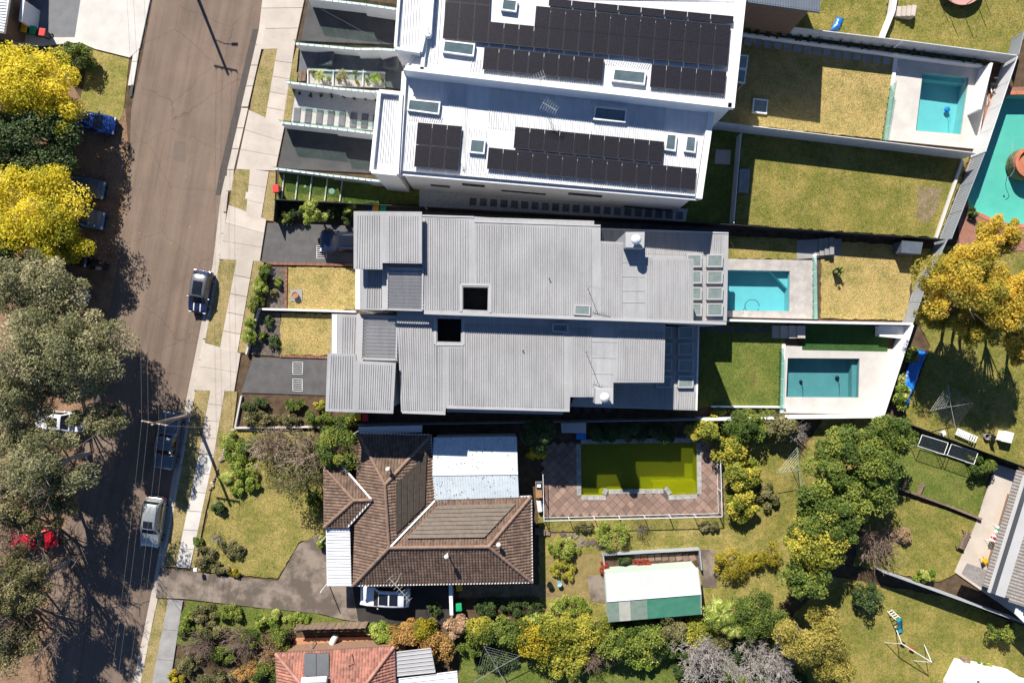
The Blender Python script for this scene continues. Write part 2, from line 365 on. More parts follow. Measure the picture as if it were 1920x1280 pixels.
def slabs(parent, L, Rr, cuts, z, mat, gap=.0025, name='concrete_slab', zt=None):
    """concrete bays between two photo polylines; cuts = parameters along"""
    for a, b in zip(cuts, cuts[1:]):
        a2, b2 = a + gap, b - gap
        q = [lerp(Vector(L[0]), Vector(L[1]), a2), lerp(Vector(Rr[0]), Vector(Rr[1]), a2), lerp(Vector(Rr[0]), Vector(Rr[1]), b2), lerp(Vector(L[0]), Vector(L[1]), b2)]
        MB().prism([P(*p).to_2d() for p in q], 0, z).build(name, mat, parent, bevel=0)
def cuts(n): return [i / n for i in range(n + 1)]
fp = bpy.data.objects.new('footpath', None); C.objects.link(fp); tag(fp, 'concrete footpath of separate bays beside the street', kind='structure')
slabs(fp, ((522, 86), (497, 232)), ((553, 90), (530, 238)), cuts(5), .142, CONC)
slabs(fp, ((470, 318), (462, 405)), ((505, 322), (490, 412)), cuts(3), .142, CONC)
slabs(fp, ((446, 481), (413, 655)), ((476, 487), (446, 661)), cuts(5), .142, CONC)
slabs(fp, ((397, 725), (374, 850)), ((423, 729), (402, 852)), cuts(4), .142, CONC)
slabs(fp, ((374, 851), (331, 1062)), ((402, 853), (357, 1064)), cuts(6), .142, CONC_W)
slabs(fp, ((317, 1122), (284, 1290)), ((344, 1125), (318, 1292)), cuts(3), .142, CONC_G)
cr = bpy.data.objects.new('driveway_crossing', None); C.objects.link(cr); tag(cr, 'pale concrete driveway crossings between road and lots', kind='structure')
def cross(q, n=3):
    slabs(cr, (q[0], q[1]), (q[3], q[2]), cuts(n), .138, CONC)
cross([(500, -60), (482, 94), (556, 94), (580, 6), (590, -60)][:2] + [(552, 92), (584, -60)], 4)
cross([(468, 207), (444, 318), (517, 321), (534, 238)], 3)
cross([(430, 384), (411, 486), (488, 490), (500, 412)], 3)
cross([(385, 642), (364, 731), (440, 733), (452, 662)], 2)
sheet('driveway', [(300, 1064), (420, 1080), (520, 1090), (560, 1020), (600, 1000), (614, 1010), (660, 1095), (672, 1165), (640, 1160), (600, 1150), (480, 1138), (345, 1122), (292, 1120)], .15, CONC_OLD, thick=.15, label='stained old concrete driveway of the brown tiled house')

# ------------------------------------------------------------------ lots: lawns, beds and paving (each a slab a little above the soil)
LAWNS, COVER = [], []
def lawn(poly, mat, label, z=.12, holes=()):
    LAWNS.append((poly, mat, z, label)); rnd = random.Random(len(LAWNS)); out = []
    for i, a in enumerate(poly):      # ragged edge
        b = poly[(i + 1) % len(poly)]; n = max(1, int(math.hypot(b[0] - a[0], b[1] - a[1]) / 7))
        for k in range(n): f = k / n; j = 0 if k == 0 else 1.5; out.append((lerp(a[0], b[0], f) + rnd.uniform(-j, j), lerp(a[1], b[1], f) + rnd.uniform(-j, j)))
    return sheet('lawn', out, z, mat, thick=z, label=label, holes=holes)
def bed(poly, mat, label, z=.10): return sheet('garden_bed', poly, z, mat, thick=z, label=label)
def paving(poly, mat, label, z=.14, holes=(), name='paving'):
    COVER.append(poly); return sheet(name, poly, z, mat, thick=z, label=label, holes=holes)
# north-west neighbour
paving([(20, -60), (300, -60), (281, 0), (262, 90), (243, 108), (178, 92), (150, 80), (20, 90)], CONC_W, 'pale concrete apron of the corner lot')
paving([(40, -60), (160, -60), (140, 70), (100, 70), (45, 62)], M('shadow_blue_concrete', (.17, .175, .185), (.14, .145, .155), rough=.8, fine=.15), 'smooth driveway with three bins, shadow in its colour', z=.146)  # blue-grey tone puts the shadow over this driveway into its colour
# white pair: front
paving([(577, 6), (748, 20), (742, 84), (564, 77)], DARKAGG, 'dark aggregate driveway of the upper white house', name='driveway')
paving([(560, 92), (764, 104), (756, 168), (556, 136)], SLATE, 'dark stepped entry path of the upper white house', z=.13)
bed([(578, 128), (722, 134), (722, 164), (575, 160)], PEB, 'white pebble planters with palms and succulents', z=.22)
bed([(552, 165), (714, 180), (706, 246), (545, 236)], GRAVEL, 'grey gravel terrace with stepping slabs')
paving([(537, 236), (708, 250), (702, 325), (522, 315)], DARKAGG, 'dark aggregate driveway of the lower white house', z=.132, name='driveway')
lawn([(524, 326), (790, 348), (788, 384), (518, 375)], LAWN_GRN, 'small terraced front lawn with timber edging')
# white pair: side passage and rear
bed([(786, 345), (1290, 392), (1284, 420), (786, 392)], GRAVEL, 'gravel side passage with square stepping stones', z=.125)
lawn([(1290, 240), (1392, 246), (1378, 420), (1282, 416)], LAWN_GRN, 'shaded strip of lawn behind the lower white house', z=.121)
lawn([(1340, 60), (1678, 105), (1662, 262), (1336, 228)], LAWN_DRY, 'straw-coloured rear lawn of the upper white house')
paving([(1678, 100), (1858, 122), (1836, 280), (1657, 262)], CONC_W, 'white pool terrace with aqua plunge pool', holes=[POOLS['a']], name='pool_deck')
lawn([(1392, 248), (1820, 288), (1760, 446), (1374, 420)], LAWN_OLIVE, 'wide sunlit rear lawn of the lower white house')
sheet('bare_soil', [(1720, 350), (1768, 352), (1758, 392), (1740, 420), (1716, 408), (1722, 378)], .128, M('bare_soil', (.30, .22, .15), (.17, .15, .05), scale=1.6, rough=1, fine=.5, fscale=10, bump=.8, bscale=9, bdist=.05), label='worn bare patch in the wide rear lawn')
# upper grey house
bed([(518, 378), (668, 384), (668, 422), (512, 420)], SOIL, 'dark planting bed along the charcoal fence')
paving([(502, 418), (690, 424), (690, 496), (490, 492)], DRIVE, 'asphalt driveway with the parked dark SUV', name='driveway')
bed([(510, 498), (538, 498), (538, 580), (498, 580)], MULCH, 'mulched bed with groundcover behind the hedge')
lawn([(539, 500), (672, 502), (672, 580), (536, 580)], LAWN_DRY, 'dry square front lawn of the upper grey house')
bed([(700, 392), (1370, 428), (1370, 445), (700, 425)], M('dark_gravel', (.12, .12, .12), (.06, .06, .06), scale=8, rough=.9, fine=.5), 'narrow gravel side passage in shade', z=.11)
lawn([(1364, 442), (1496, 448), (1496, 487), (1364, 484)], LAWN_MIX, 'small shaded lawn above the blue pool')
paving([(1355, 485), (1530, 488), (1528, 598), (1355, 594)], M('stone_deck', (.45, .42, .39), (.33, .31, .29), scale=1.2, rough=.8, fine=.2, fscale=8), 'stone terrace around the blue pool', holes=[POOLS['b']], name='pool_deck')
paving([(1494, 450), (1578, 447), (1576, 480), (1494, 486)], CONC_G, 'grey landing beside the garden steps', z=.136)
lawn([(1540, 450), (1712, 462), (1702, 600), (1540, 597)], LAWN_DRY, 'dry rear lawn of the upper grey house')
# lower grey house (the middle lot)
bed([(482, 585), (526, 587), (525, 668), (470, 664)], MULCH, 'mulched bed inside the front hedge')
lawn([(527, 587), (628, 589), (626, 666), (525, 665)], LAWN_DRY, 'dry front lawn of the lower grey house')
paving([(474, 670), (640, 674), (640, 742), (452, 736)], DRIVE, 'asphalt driveway with two drain grates', name='driveway')
bed([(450, 738), (668, 744), (668, 806), (440, 800)], SOIL, 'overgrown front bed below the driveway')
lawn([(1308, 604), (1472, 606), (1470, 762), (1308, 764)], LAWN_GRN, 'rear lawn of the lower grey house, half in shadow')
paving([(1470, 648), (1700, 655), (1660, 776), (1468, 774)], M('terrace_white', (.50, .475, .445), (.43, .41, .385), scale=.7, rough=.85, fine=.12, fscale=12), 'white terrace around the teal pool', holes=[POOLS['c']], name='pool_deck')
sheet('artificial_lawn', [(1505, 608), (1668, 612), (1664, 659), (1504, 656)], .15, TURF, thick=.15, label='strip of dark artificial grass behind the teal pool')
# brown house lot
lawn([(438, 805), (620, 810), (620, 1000), (560, 1016), (520, 1084), (370, 1070), (395, 930), (404, 870)], LAWN_MIX, 'shaggy front lawn of the brown tiled house', z=.11)
lawn([(350, 1126), (600, 1152), (660, 1166), (545, 1178), (340, 1210), (320, 1200)], LAWN_GRN, 'narrow green lawn below the old driveway', z=.115)
lawn([(1010, 960), (1470, 900), (1560, 760), (1700, 790), (1480, 1110), (1460, 1150), (1010, 1170)], LAWN_MIX, 'rear lawn of the brown tiled house', z=.09)
lawn([(1352, 800), (1500, 790), (1500, 1000), (1352, 1000)], LAWN_OLIVE, 'lawn under the rotary clothesline', z=.1)
paving([(1025, 1046), (1140, 1035), (1140, 1128), (1075, 1120), (1025, 1110)], M('olive_path_lawn', (.30, .22, .09), (.22, .17, .06), rough=1, fine=.5, fscale=14, bump=.6, bscale=20, bdist=.04), 'dry grass path behind the brown house', z=.105)
paving([(1100, 1080), (1137, 1076), (1142, 1132), (1108, 1126)], CONC_OLD, 'brown concrete pad beside the green shed', z=.13)
paving([(1312, 1030), (1340, 1030), (1344, 1100), (1316, 1100)], CONC_OLD, 'stone path between shed and round shrub', z=.126)
paving([(860, 1096), (1140, 1094), (1140, 1118), (860, 1120)], M('worn_path', (.26, .19, .11), (.16, .12, .07), rough=1, fine=.5, fscale=16), 'worn path along the south side of the brown house', z=.095)
paving([(612, 1080), (850, 1092), (850, 1170), (665, 1170)], M('black_drive', (.045, .04, .036), (.03, .027, .025), scale=1, rough=.9, fine=.3), 'dark carport paving beside the white car', z=.13)
# right-hand neighbours
lawn([(1500, -60), (1672, -60), (1655, 80), (1480, 60)], LAWN_OLIVE, 'grassy yard with a blue tarp, top right', z=.1)
lawn([(1680, -60), (2000, -60), (1900, 104), (1662, 74)], LAWN_OLIVE, 'sloping lawn with the round trampoline', z=.115)
paving([(1850, 180), (1872, 165), (1990, 160), (1990, 470), (1800, 470), (1795, 400), (1830, 290)], M('red_paving', (.34, .16, .11), (.25, .12, .08), scale=1, rough=.85, fine=.3, fscale=12), 'reddish paving around the free-form pool', holes=[POOLS['e']], name='pool_deck')
lawn([(1700, 470), (2000, 440), (2000, 900), (1860, 860), (1690, 792), (1745, 650), (1720, 600)], LAWN_OLIVE, 'yard of dry grass under the yellow wattle', z=.1)
lawn([(1690, 800), (1860, 862), (1835, 970), (1640, 905)], LAWN_GRN, 'green lawn below the fold-out clotheslines', z=.12)
lawn([(1640, 912), (1832, 975), (1800, 1072), (1760, 1090), (1600, 1060)], LAWN_OLIVE, 'lower terrace lawn beside the bare shrub', z=.105)
lawn([(1560, 1080), (1780, 1120), (1960, 1190), (1960, 1400), (1500, 1400), (1460, 1180)], LAWN_OLIVE, 'lawn with the swing frame', z=.095)
paving([(1870, 870), (1960, 900), (1960, 1190), (1790, 1072), (1828, 985)], CONC, 'pale concrete patio with a picnic bench', z=.15)
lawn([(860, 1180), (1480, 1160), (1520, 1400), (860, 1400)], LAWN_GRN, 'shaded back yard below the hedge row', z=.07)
paving([(555, 1196), (760, 1192), (760, 1225), (540, 1225)], M('terracotta_paving', (.50, .25, .14), (.40, .20, .11), scale=1, rough=.85, fine=.2), 'terracotta side path of the red roofed house', z=.12)

# ------------------------------------------------------------------ pools
TILE_A = M('pool_shell_aqua', (.40, .55, .53), (.36, .51, .50), scale=.8, rough=.6, fine=.08)
TILE_B = M('pool_shell_blue', (.34, .51, .53), (.30, .47, .49), scale=.8, rough=.6, fine=.08)
TILE_C = M('pool_shell_teal', (.25, .33, .33), (.21, .29, .295), scale=.8, rough=.6, fine=.1)
TILE_D = M('pool_shell_algae', (.44, .44, .014), (.34, .36, .014), scale=.5, rough=.8, fine=.2)
TILE_E = M('pool_shell_pale', (.38, .60, .50), (.32, .53, .45), scale=.6, rough=.6, fine=.1)
WAT_A = water_mat('water_aqua', (.52, .88, .91)); WAT_B = water_mat('water_blue', (.56, .90, .93)); WAT_C = water_mat('water_teal', (.52, .82, .85))
WAT_D = water_mat('water_algae', (.60, .66, .09), murk=.25, murk_col=(.15, .175, .008)); WAT_E = water_mat('water_pale', (.50, .86, .84))
def pool(key, shell, water, label, depth, coping=None, cw=.25, steps=(), step_mat=None):
    poly = POOLS[key]; pts = px(poly, .12); c = sum(pts, Vector((0, 0))) / len(pts)
    t = thing('swimming_pool', label, 'pool', (c.x, c.y, 0)); n = len(pts)
    ins = [p + (c - p).normalized() * .004 for p in pts]
    b = MB(); b.add([(p[0], p[1], .135) for p in ins] + [(p[0], p[1], -depth) for p in ins], [(i, (i + 1) % n, n + (i + 1) % n, n + i) for i in range(n)] + [tuple(range(n, 2 * n))])
    b.build('basin', shell, t)
    inw = [p + (c - p).normalized() * .01 for p in pts]
    b = MB(); b.add([(p[0], p[1], -.02) for p in inw], [tuple(range(n))]); o = b.build('water', water, t)
    for q, z in steps:
        MB().prism(px(q, z), -depth + .01, z).build('pool_step', step_mat or shell, t)
    if coping:
        for i in range(n):
            a, e = pts[i], pts[(i + 1) % n]; L = (e - a).length; k = max(1, int(L / .55)); d = (e - a) / L
            nn = Vector((d.y, -d.x))
            if nn.dot((a + e) / 2 - c) < 0: nn = -nn
            for j in range(k):
                s0, s1 = a + d * (L * j / k + .012), a + d * (L * (j + 1) / k - .012)
                MB().prism([s0 + nn * .005, s1 + nn * .005, s1 + nn * cw, s0 + nn * cw], .10, .165 + .004 * ((i + j) % 2)).build('coping_stone', coping, t)
    return t
pool('a', TILE_A, WAT_A, 'aqua plunge pool in the white terrace, topmost pool', 1.15, steps=[([(1731, 138), (1815, 147), (1813, 158), (1729, 148)], -.4)])
pool('b', TILE_B, WAT_B, 'bright blue pool behind the upper grey house', 1.1, steps=[([(1445, 509), (1480, 509), (1480, 545)], -.45)])
pool('c', TILE_C, WAT_C, 'teal pool in the white terrace of the lower grey house', 1.1, steps=[([(1597, 673), (1611, 673), (1609, 744), (1597, 744)], -.4)])
pool('d', TILE_D, WAT_D, 'algae-green pool behind the brown tiled house', 1.5, steps=[([(1224, 904), (1306, 902), (1306, 925), (1254, 927), (1246, 914), (1224, 915)], -.3), ([(1092, 916), (1134, 917), (1133, 927), (1092, 927)], -.55)], step_mat=M('pool_step_algae', (.80, .68, .02), (.62, .56, .02), scale=.8, rough=.8, fine=.15), coping=M('coping_grey', (.40, .39, .36), (.27, .265, .25), scale=3, rough=.85, fine=.25, island=.2), cw=.42)
pool('e', TILE_E, WAT_E, 'free-form pale aqua pool with orange edging, right edge', 1.1, coping=M('coping_orange', (.55, .20, .10), (.42, .15, .08), scale=2, rough=.8, fine=.2, island=.15), cw=.35)

# diamond pavers round the green pool: every paver its own piece
PAV = M('pink_paver', (.31, .205, .16), (.225, .15, .12), scale=1.2, rough=.9, fine=.25, fscale=14, island=.3)
pv = bpy.data.objects.new('pool_paving', None); C.objects.link(pv); tag(pv, 'diamond-laid pink pavers round the green pool', kind='structure')
sheet('mortar_bed', [(1020, 832), (1352, 812), (1356, 968), (1020, 972)], .118, M('mortar', (.12, .10, .085), None, rough=1, fine=.3), holes=[POOLS['d']], parent=pv, at=.12)
def inpoly(p, poly):
    x, y = p[0], p[1]; r = False; n = len(poly); j = n - 1
    for i in range(n):
        xi, yi = poly[i][0], poly[i][1]; xj, yj = poly[j][0], poly[j][1]
        if (yi > y) != (yj > y) and x < (xj - xi) * (y - yi) / (yj - yi) + xi: r = not r
        j = i
    return r
outer = px([(1021, 833), (1351, 814), (1355, 967), (1021, 971)], .12); pd = px(POOLS['d'], .12)
s_ = .60; h_ = s_ / math.sqrt(2)
me_p = None; cnt = 0
x0 = min(p[0] for p in outer); y0 = min(p[1] for p in outer)
random.seed(4)
for i in range(60):
    for j in range(60):
        x = x0 + i * h_; y = y0 + j * h_
        if (i + j) % 2: continue
        if not inpoly((x, y), outer): continue
        crn = [(x + dx * .30, y + dy * .30) for dx, dy in ((1, 0), (-1, 0), (0, 1), (0, -1))]
        if any(inpoly(c_, pd) for c_ in crn + [(x, y)]): continue
        if me_p is None:
            o = MB().hexa([(-h_ + .015, 0, 0), (0, -h_ + .015, 0), (h_ - .015, 0, 0), (0, h_ - .015, 0)], [(-h_ + .025, 0, .04), (0, -h_ + .025, .04), (h_ - .025, 0, .04), (0, h_ - .025, .04)]).build('paver', PAV, pv, local=True); me_p = o.data
        else: o = link('paver', me_p, PAV, pv)
        o.location = (x, y, .105 + random.uniform(0, .012)); o.rotation_euler = (random.uniform(-.01, .01), random.uniform(-.01, .01), random.uniform(-.03, .03)); cnt += 1

# stepping stones
def stones(label, pts, sx, sy, rz, mat, z=.12, round_=False, name='stepping_stone'):
    st = bpy.data.objects.new('stepping_path', None); C.objects.link(st); tag(st, label, kind='structure'); me = None
    for k, (u, v) in enumerate(pts):
        p = P(u, v, z)
        if me is None:
            m = MB()
            if round_: m.lathe((0, 0, 0), [(sx / 2, 0), (sx / 2, .035), (sx / 2 - .03, .05)], 14)
            else: m.hexa([(-sx / 2, -sy / 2, 0), (sx / 2, -sy / 2, 0), (sx / 2, sy / 2, 0), (-sx / 2, sy / 2, 0)], [(-sx / 2 + .015, -sy / 2 + .015, .05), (sx / 2 - .015, -sy / 2 + .015, .05), (sx / 2 - .015, sy / 2 - .015, .05), (-sx / 2 + .015, sy / 2 - .015, .05)])
            o = m.build(name, mat, st, local=True); me = o.data
        else: o = link(name, me, mat, st)
        o.location = (p.x, p.y, z + random.uniform(-.006, .006)); o.rotation_euler = (0, 0, rz + random.uniform(-.03, .03))
def line(a, b, n): return [(lerp(a[0], b[0], i / (n - 1)), lerp(a[1], b[1], i / (n - 1))) for i in range(n)]
stones('square slate stepping stones in the gravel passage', line((887, 378), (1274, 404), 21), .66, .70, R(-4), SLATE)
stones('grey stepping stones below the planted fence', line((1402, 78), (1662, 114), 15), .72, .72, R(-6), M('paver_grey', (.27, .285, .30), (.22, .23, .245), rough=.8, fine=.15, island=.12))
stones('slab steps on the gravel terrace', line((557, 216), (705, 229), 8), .62, 1.35, R(-5), SLATE)
stones('round dark stepping stones behind the grey house', line((1320, 617), (1466, 617), 10), .72, .72, 0, M('paver_dark', (.10, .10, .105), None, rough=.85, fine=.2, island=.2), round_=True)
stones('round dark stepping stones in the side passage', line((1082, 766), (1140, 766), 4), .70, .70, 0, MATS['paver_dark'], round_=True)
stones('round stepping stones beside the upper grey house', line((1135, 423), (1275, 432), 8), .72, .72, 0, MATS['paver_dark'], round_=True)
stones('irregular flagstones between the rear shrubs', [(1055, 1000), (1066, 1006), (1078, 1004), (1090, 1012), (1101, 1018), (1112, 1016), (1086, 1022), (1124, 1024)], .55, .5, .6, CONC_OLD)
# ------------------------------------------------------------------ house kit
WINGL = M('window_glass', (.03, .04, .05), None, rough=.08, fine=0, spec=.8)
SKYGL = M('skylight_glass', (.10, .14, .15), (.07, .10, .11), scale=1.5, rough=.06, fine=0, spec=.8)
SKYPALE = M('skylight_glass_pale', (.20, .245, .23), (.15, .19, .18), scale=2, rough=.08, fine=.05, spec=.8)
VOID = M('lightwell_shade_tone', (.06, .062, .065), (.035, .036, .04), scale=2, rough=.7, fine=.1)  # near-black colour stands in for the deep shade inside the wells
def centre(poly, z):
    c = sum((P(u, v, z) for u, v in poly), Vector()) / len(poly); return (c.x, c.y, 0)
def inset(pts, d):
    c = sum((Vector(p) for p in pts), Vector((0, 0))) / len(pts); out = []; n = len(pts)
    a = sum(pts[i][0] * pts[(i + 1) % n][1] - pts[(i + 1) % n][0] * pts[i][1] for i in range(n)); sg = 1 if a > 0 else -1
    for i in range(n):
        p0, p1, p2 = Vector(pts[i - 1]), Vector(pts[i]), Vector(pts[(i + 1) % n])
        e0, e1 = (p1 - p0).normalized(), (p2 - p1).normalized()
        n0, n1 = Vector((-e0.y, e0.x)) * sg, Vector((-e1.y, e1.x)) * sg
        b = n0 + n1; k = b.dot(n0)
        out.append(p1 + (b * (d / k) if abs(k) > .05 else n0 * d))
    return out
def walls(t, poly, z, mat, d=.15, z0=0.0, name='wall', drop=.2):
    return MB().prism(inset(px(poly, z), d), z0, z - drop, cap=False).build(name, mat, t)
def deck(t, poly, z, mat, holes=(), thick=.22, name='roof'):
    return sheet(name, poly, z, mat, holes=holes, thick=thick, parent=t)
def band(t, a, b, wd, z0, z1, mat, name='parapet', za=None):
    """upright strip from photo point a to b (surveyed at its top z1), wd metres wide"""
    p, q = P(*a, z1 if za is None else za), P(*b, z1 if za is None else za); d = (q - p).to_2d().normalized(); n = Vector((-d.y, d.x)) * wd / 2
    p, q = p.to_2d(), q.to_2d()
    return MB().prism([p - n, q - n, q + n, p + n], z0, z1).build(name, mat, t)
def skylight(t, quad, z, h=.28, frame=None, pane=None, name='skylight', bar_=False):
    o = px(quad, z + h); i = inset(o, .12); m = MB(); n = 4
    m.add([(p[0], p[1], z) for p in o] + [(p[0], p[1], z + h) for p in o] + [(p[0], p[1], z + h) for p in i] + [(p[0], p[1], z + h - .05) for p in i],
          [(k, (k + 1) % n, n + (k + 1) % n, n + k) for k in range(n)] + [(n + k, n + (k + 1) % n, 2 * n + (k + 1) % n, 2 * n + k) for k in range(n)] + [(2 * n + k, 2 * n + (k + 1) % n, 3 * n + (k + 1) % n, 3 * n + k) for k in range(n)])
    f = m.build(name, frame or WSTEEL, t)
    g = MB(); g.add([(p[0], p[1], z + h - .03) for p in i], [(0, 1, 2, 3)]); g.build('pane', pane or SKYGL, f)
    return f
def solar(t, o, e, d, n, rows, z, lift=.3):
    """grid of separate panels: o photo point of first corner, e step along, d step down"""
    me = None; o, e, d = Vector(o), Vector(e), Vector(d)
    for r in range(rows):
        for k in range(n):
            q = [o + e * (k + a) + d * (r + b) for a, b in ((.012, .010), (.988, .010), (.988, .990), (.012, .990))]
            c = P(*(o + e * (k + .5) + d * (r + .5)), z + lift)
            if me is None:
                lo = [P(*p, z + lift) - c for p in q]; lo = [Vector((v.x, v.y, 0)) for v in lo]
                ii = [v * .965 for v in lo]; up = Vector((0, 0, .04))
                m = MB(); m.hexa([v - up for v in lo][::-1], [v for v in lo][::-1], 1); m.add([v + Vector((0, 0, .002)) for v in ii][::-1], [(0, 1, 2, 3)], 0)
                ob = m.build('solar_panel', [SOLAR, SFRAME], t, local=True); me = ob.data
            else: ob = link('solar_panel', me, None, t)
            ob.location = c - wloc(t)
def _solar():
    m, nt, b = new_mat('solar_cells'); p = _pos(nt)
    mp = nt.nodes.new('ShaderNodeMapping'); mp.inputs['Rotation'].default_value = (0, 0, R(5.7)); nt.links.new(p, mp.inputs[0])
    br = nt.nodes.new('ShaderNodeTexBrick'); br.offset = 0; br.inputs['Scale'].default_value = 1.0
    br.inputs['Color1'].default_value = (.013, .012, .016, 1); br.inputs['Color2'].default_value = (.018, .016, .02, 1); br.inputs['Mortar'].default_value = (.04, .037, .042, 1)
    br.inputs['Mortar Size'].default_value = .006; br.inputs['Brick Width'].default_value = .205; br.inputs['Row Height'].default_value = .105
    nt.links.new(mp.outputs[0], br.inputs['Vector']); nt.links.new(br.outputs[0], b.inputs['Base Color']); b.inputs['Roughness'].default_value = .3; b.inputs['Specular IOR Level'].default_value = .22
    return m
SOLAR = _solar(); SFRAME = M('panel_frame', (.045, .043, .046), None, rough=.45, fine=0)
def wall_opening(t, a, b, z0, z1, out, name='window', mat=None, frame=None):
    """window or door on a wall: a,b world xy ends, out = outward normal"""
    a, b, out = Vector(a), Vector(b), Vector(out).normalized(); d = (b - a).normalized()
    f = MB(); f.hexa([(*(a + out * .005), z0), (*(b + out * .005), z0), (*(b + out * .06), z0), (*(a + out * .06), z0)], [(*(a + out * .005), z1), (*(b + out * .005), z1), (*(b + out * .06), z1), (*(a + out * .06), z1)])
    fo = f.build(name, frame or DGREY, t); a2, b2 = a + d * .06 + out * .062, b - d * .06 + out * .062
    MB().add([(*a2, z0 + .06), (*b2, z0 + .06), (*b2, z1 - .06), (*a2, z1 - .06)], [(0, 1, 2, 3)]).build('pane', mat or WINGL, fo)
def openings(t, poly, i, z, d, specs, drop_=0):
    """specs: (s0, s1, z0, z1, name) along edge i of the inset wall outline"""
    pts = inset(px(poly, z), d); a, b = pts[i], pts[(i + 1) % len(pts)]; c = sum(pts, Vector((0, 0))) / len(pts)
    e = (b - a).normalized(); n = Vector((e.y, -e.x))
    if n.dot((a + b) / 2 - c) < 0: n = -n
    for s0, s1, z0, z1, nm in specs: wall_opening(t, lerp(a, b, s0), lerp(a, b, s1), z0, z1, n, nm, mat=WINGL if nm == 'window' else GFLASH)
def flue(t, base, z0, z1, r=.2, cap=True, mat=None):
    p = P(*base, z1); o = MB().lathe((p.x, p.y, 0), [(r * .6, z0), (r * .6, z1 - .15)], 12).build('flue', mat or STEEL, t, smooth=True)
    if cap: MB().lathe((p.x, p.y, 0), [(r * .75, z1 - .18), (r * 1.3, z1 - .12), (r * 1.35, z1), (r * 1.0, z1 + .14), (r * .4, z1 + .22), (.01, z1 + .24)], 16).build('cowl', WSTEEL, o, smooth=True)
def antenna(base, z, h, ang, ln, label, n=7, el=.55, mat=None):
    p = P(*base, z + h); t = thing('tv_antenna', label, 'antenna', (p.x, p.y, z)); m = mat or STEEL
    MB().tube([(p.x, p.y, z), (p.x, p.y, z + h)], .022, 6).build('mast', m, t)
    d = Vector((math.cos(ang), math.sin(ang), 0)); s = Vector((-d.y, d.x, 0)); q = Vector((p.x, p.y, z + h - .05))
    b = MB().bar(q - d * ln * .3, q + d * ln * .7, .03).build('boom', m, t)
    for k in range(n):
        c = q + d * ln * (-.28 + .96 * k / (n - 1)); l = el * (1 - .35 * k / n)
        MB().bar(c - s * l, c + s * l, .018).build('element', m, t)

# ------------------------------------------------------------------ white pair, upper house
UP = [(812, -60), (1399, -60), (1392, 14), (1371, 204), (757, 131), (791, 128)]
UF = [(752, -60), (816, -60), (807, 64), (797, 65), (791, 130), (785, 97), (739, 89)]
UMAIN = [(800, -60), (1399, -60), (1392, 14), (1371, 204), (756, 132), (783, 90)]
t = thing('white_house', 'upper white two-storey house with a roof full of solar panels', 'house', centre(UMAIN, 8.40))
walls(t, UMAIN, 8.50, WHITE, .05, drop=.1)
deck(t, UMAIN, 8.22, WROOF, thick=.1)
for a, b, wd in (((1399, -60), (1371, 202), .55), ((1372, 198), (760, 127), .42), ((812, -60), (791, 130), .3)):
    band(t, a, b, wd, 8.10, 8.58, WHITE)
walls(t, UF[:2] + [(808, 64), (797, 66), (791, 96), (739, 89)], 8.90, WHITE, .04, name='front_wall', drop=.1)
deck(t, UF[:2] + [(808, 64), (797, 66), (791, 96), (739, 89)], 8.50, WROOF, name='front_roof', thick=.1)
for a, b in (((752, -60), (741, 88)), ((740, 90), (787, 97)), ((815, -60), (806, 64)), ((807, 64), (796, 66)), ((796, 66), (789, 97))): band(t, a, b, .22, 8.20, 8.88, WHITE)
lines_on(t, [(758, -40), (789, -40), (783, 90), (750, 84)], 8.50, 5, WROOF)
deck(t, [(741, 92), (786, 99), (791, 128), (757, 130)], 5.2, M('soffit_white', (.70, .68, .65), None, rough=.8, fine=.05), name='entry_canopy', thick=.3)
lines_on(t, [(832, -40), (1376, -40), (1376, 4), (1028, -2)], 8.22, 4.6, WROOF)
lines_on(t, [(819, -40), (830, -40), (820, 120), (806, 118)], 8.22, 4.6, WROOF)
lines_on(t, [(886, 110), (900, 112), (897, 143), (880, 141)], 8.22, 4.6, WROOF)
lines_on(t, [(902, 112), (1130, 148), (1128, 168), (898, 140)], 8.22, 4.4, WROOF)
lines_on(t, [(1134, 112), (1219, 120), (1214, 130), (1132, 121)], 8.22, 4.4, WROOF)
lines_on(t, [(1218, 170), (1362, 180), (1360, 190), (1217, 176)], 8.22, 4.4, WROOF)
for q in ([(832, 75), (891, 82), (888, 106), (829, 98)], [(1151, 128), (1212, 134), (1209, 159), (1147, 152)], [(942, -3), (971, 0), (968, 23), (939, 19)]): skylight(t, q, 8.26)
E, D = (28.15, 2.78), (-3.6, 40.6)
solar(t, (1029, -3), (43.4, 4.2), (-1, 14), 8, 1, 8.20)
solar(t, (1005, 11), E, D, 13, 1, 8.20)
solar(t, (833, 32), E, D, 19, 1, 8.20)
solar(t, (836, -30), E, (-1.6, 32), 3, 2, 8.20)
solar(t, (908, 87), E, (-3.8, 43.5), 8, 1, 8.20)
solar(t, (1222, 120), E, (-3.8, 43.5), 5, 1, 8.20)
openings(t, UMAIN, 2, 8.50, .05, [(.1, .3, .1, 2.5, 'door'), (.4, .7, 3.6, 5.6, 'window'), (.5, .9, .1, 2.5, 'window')])
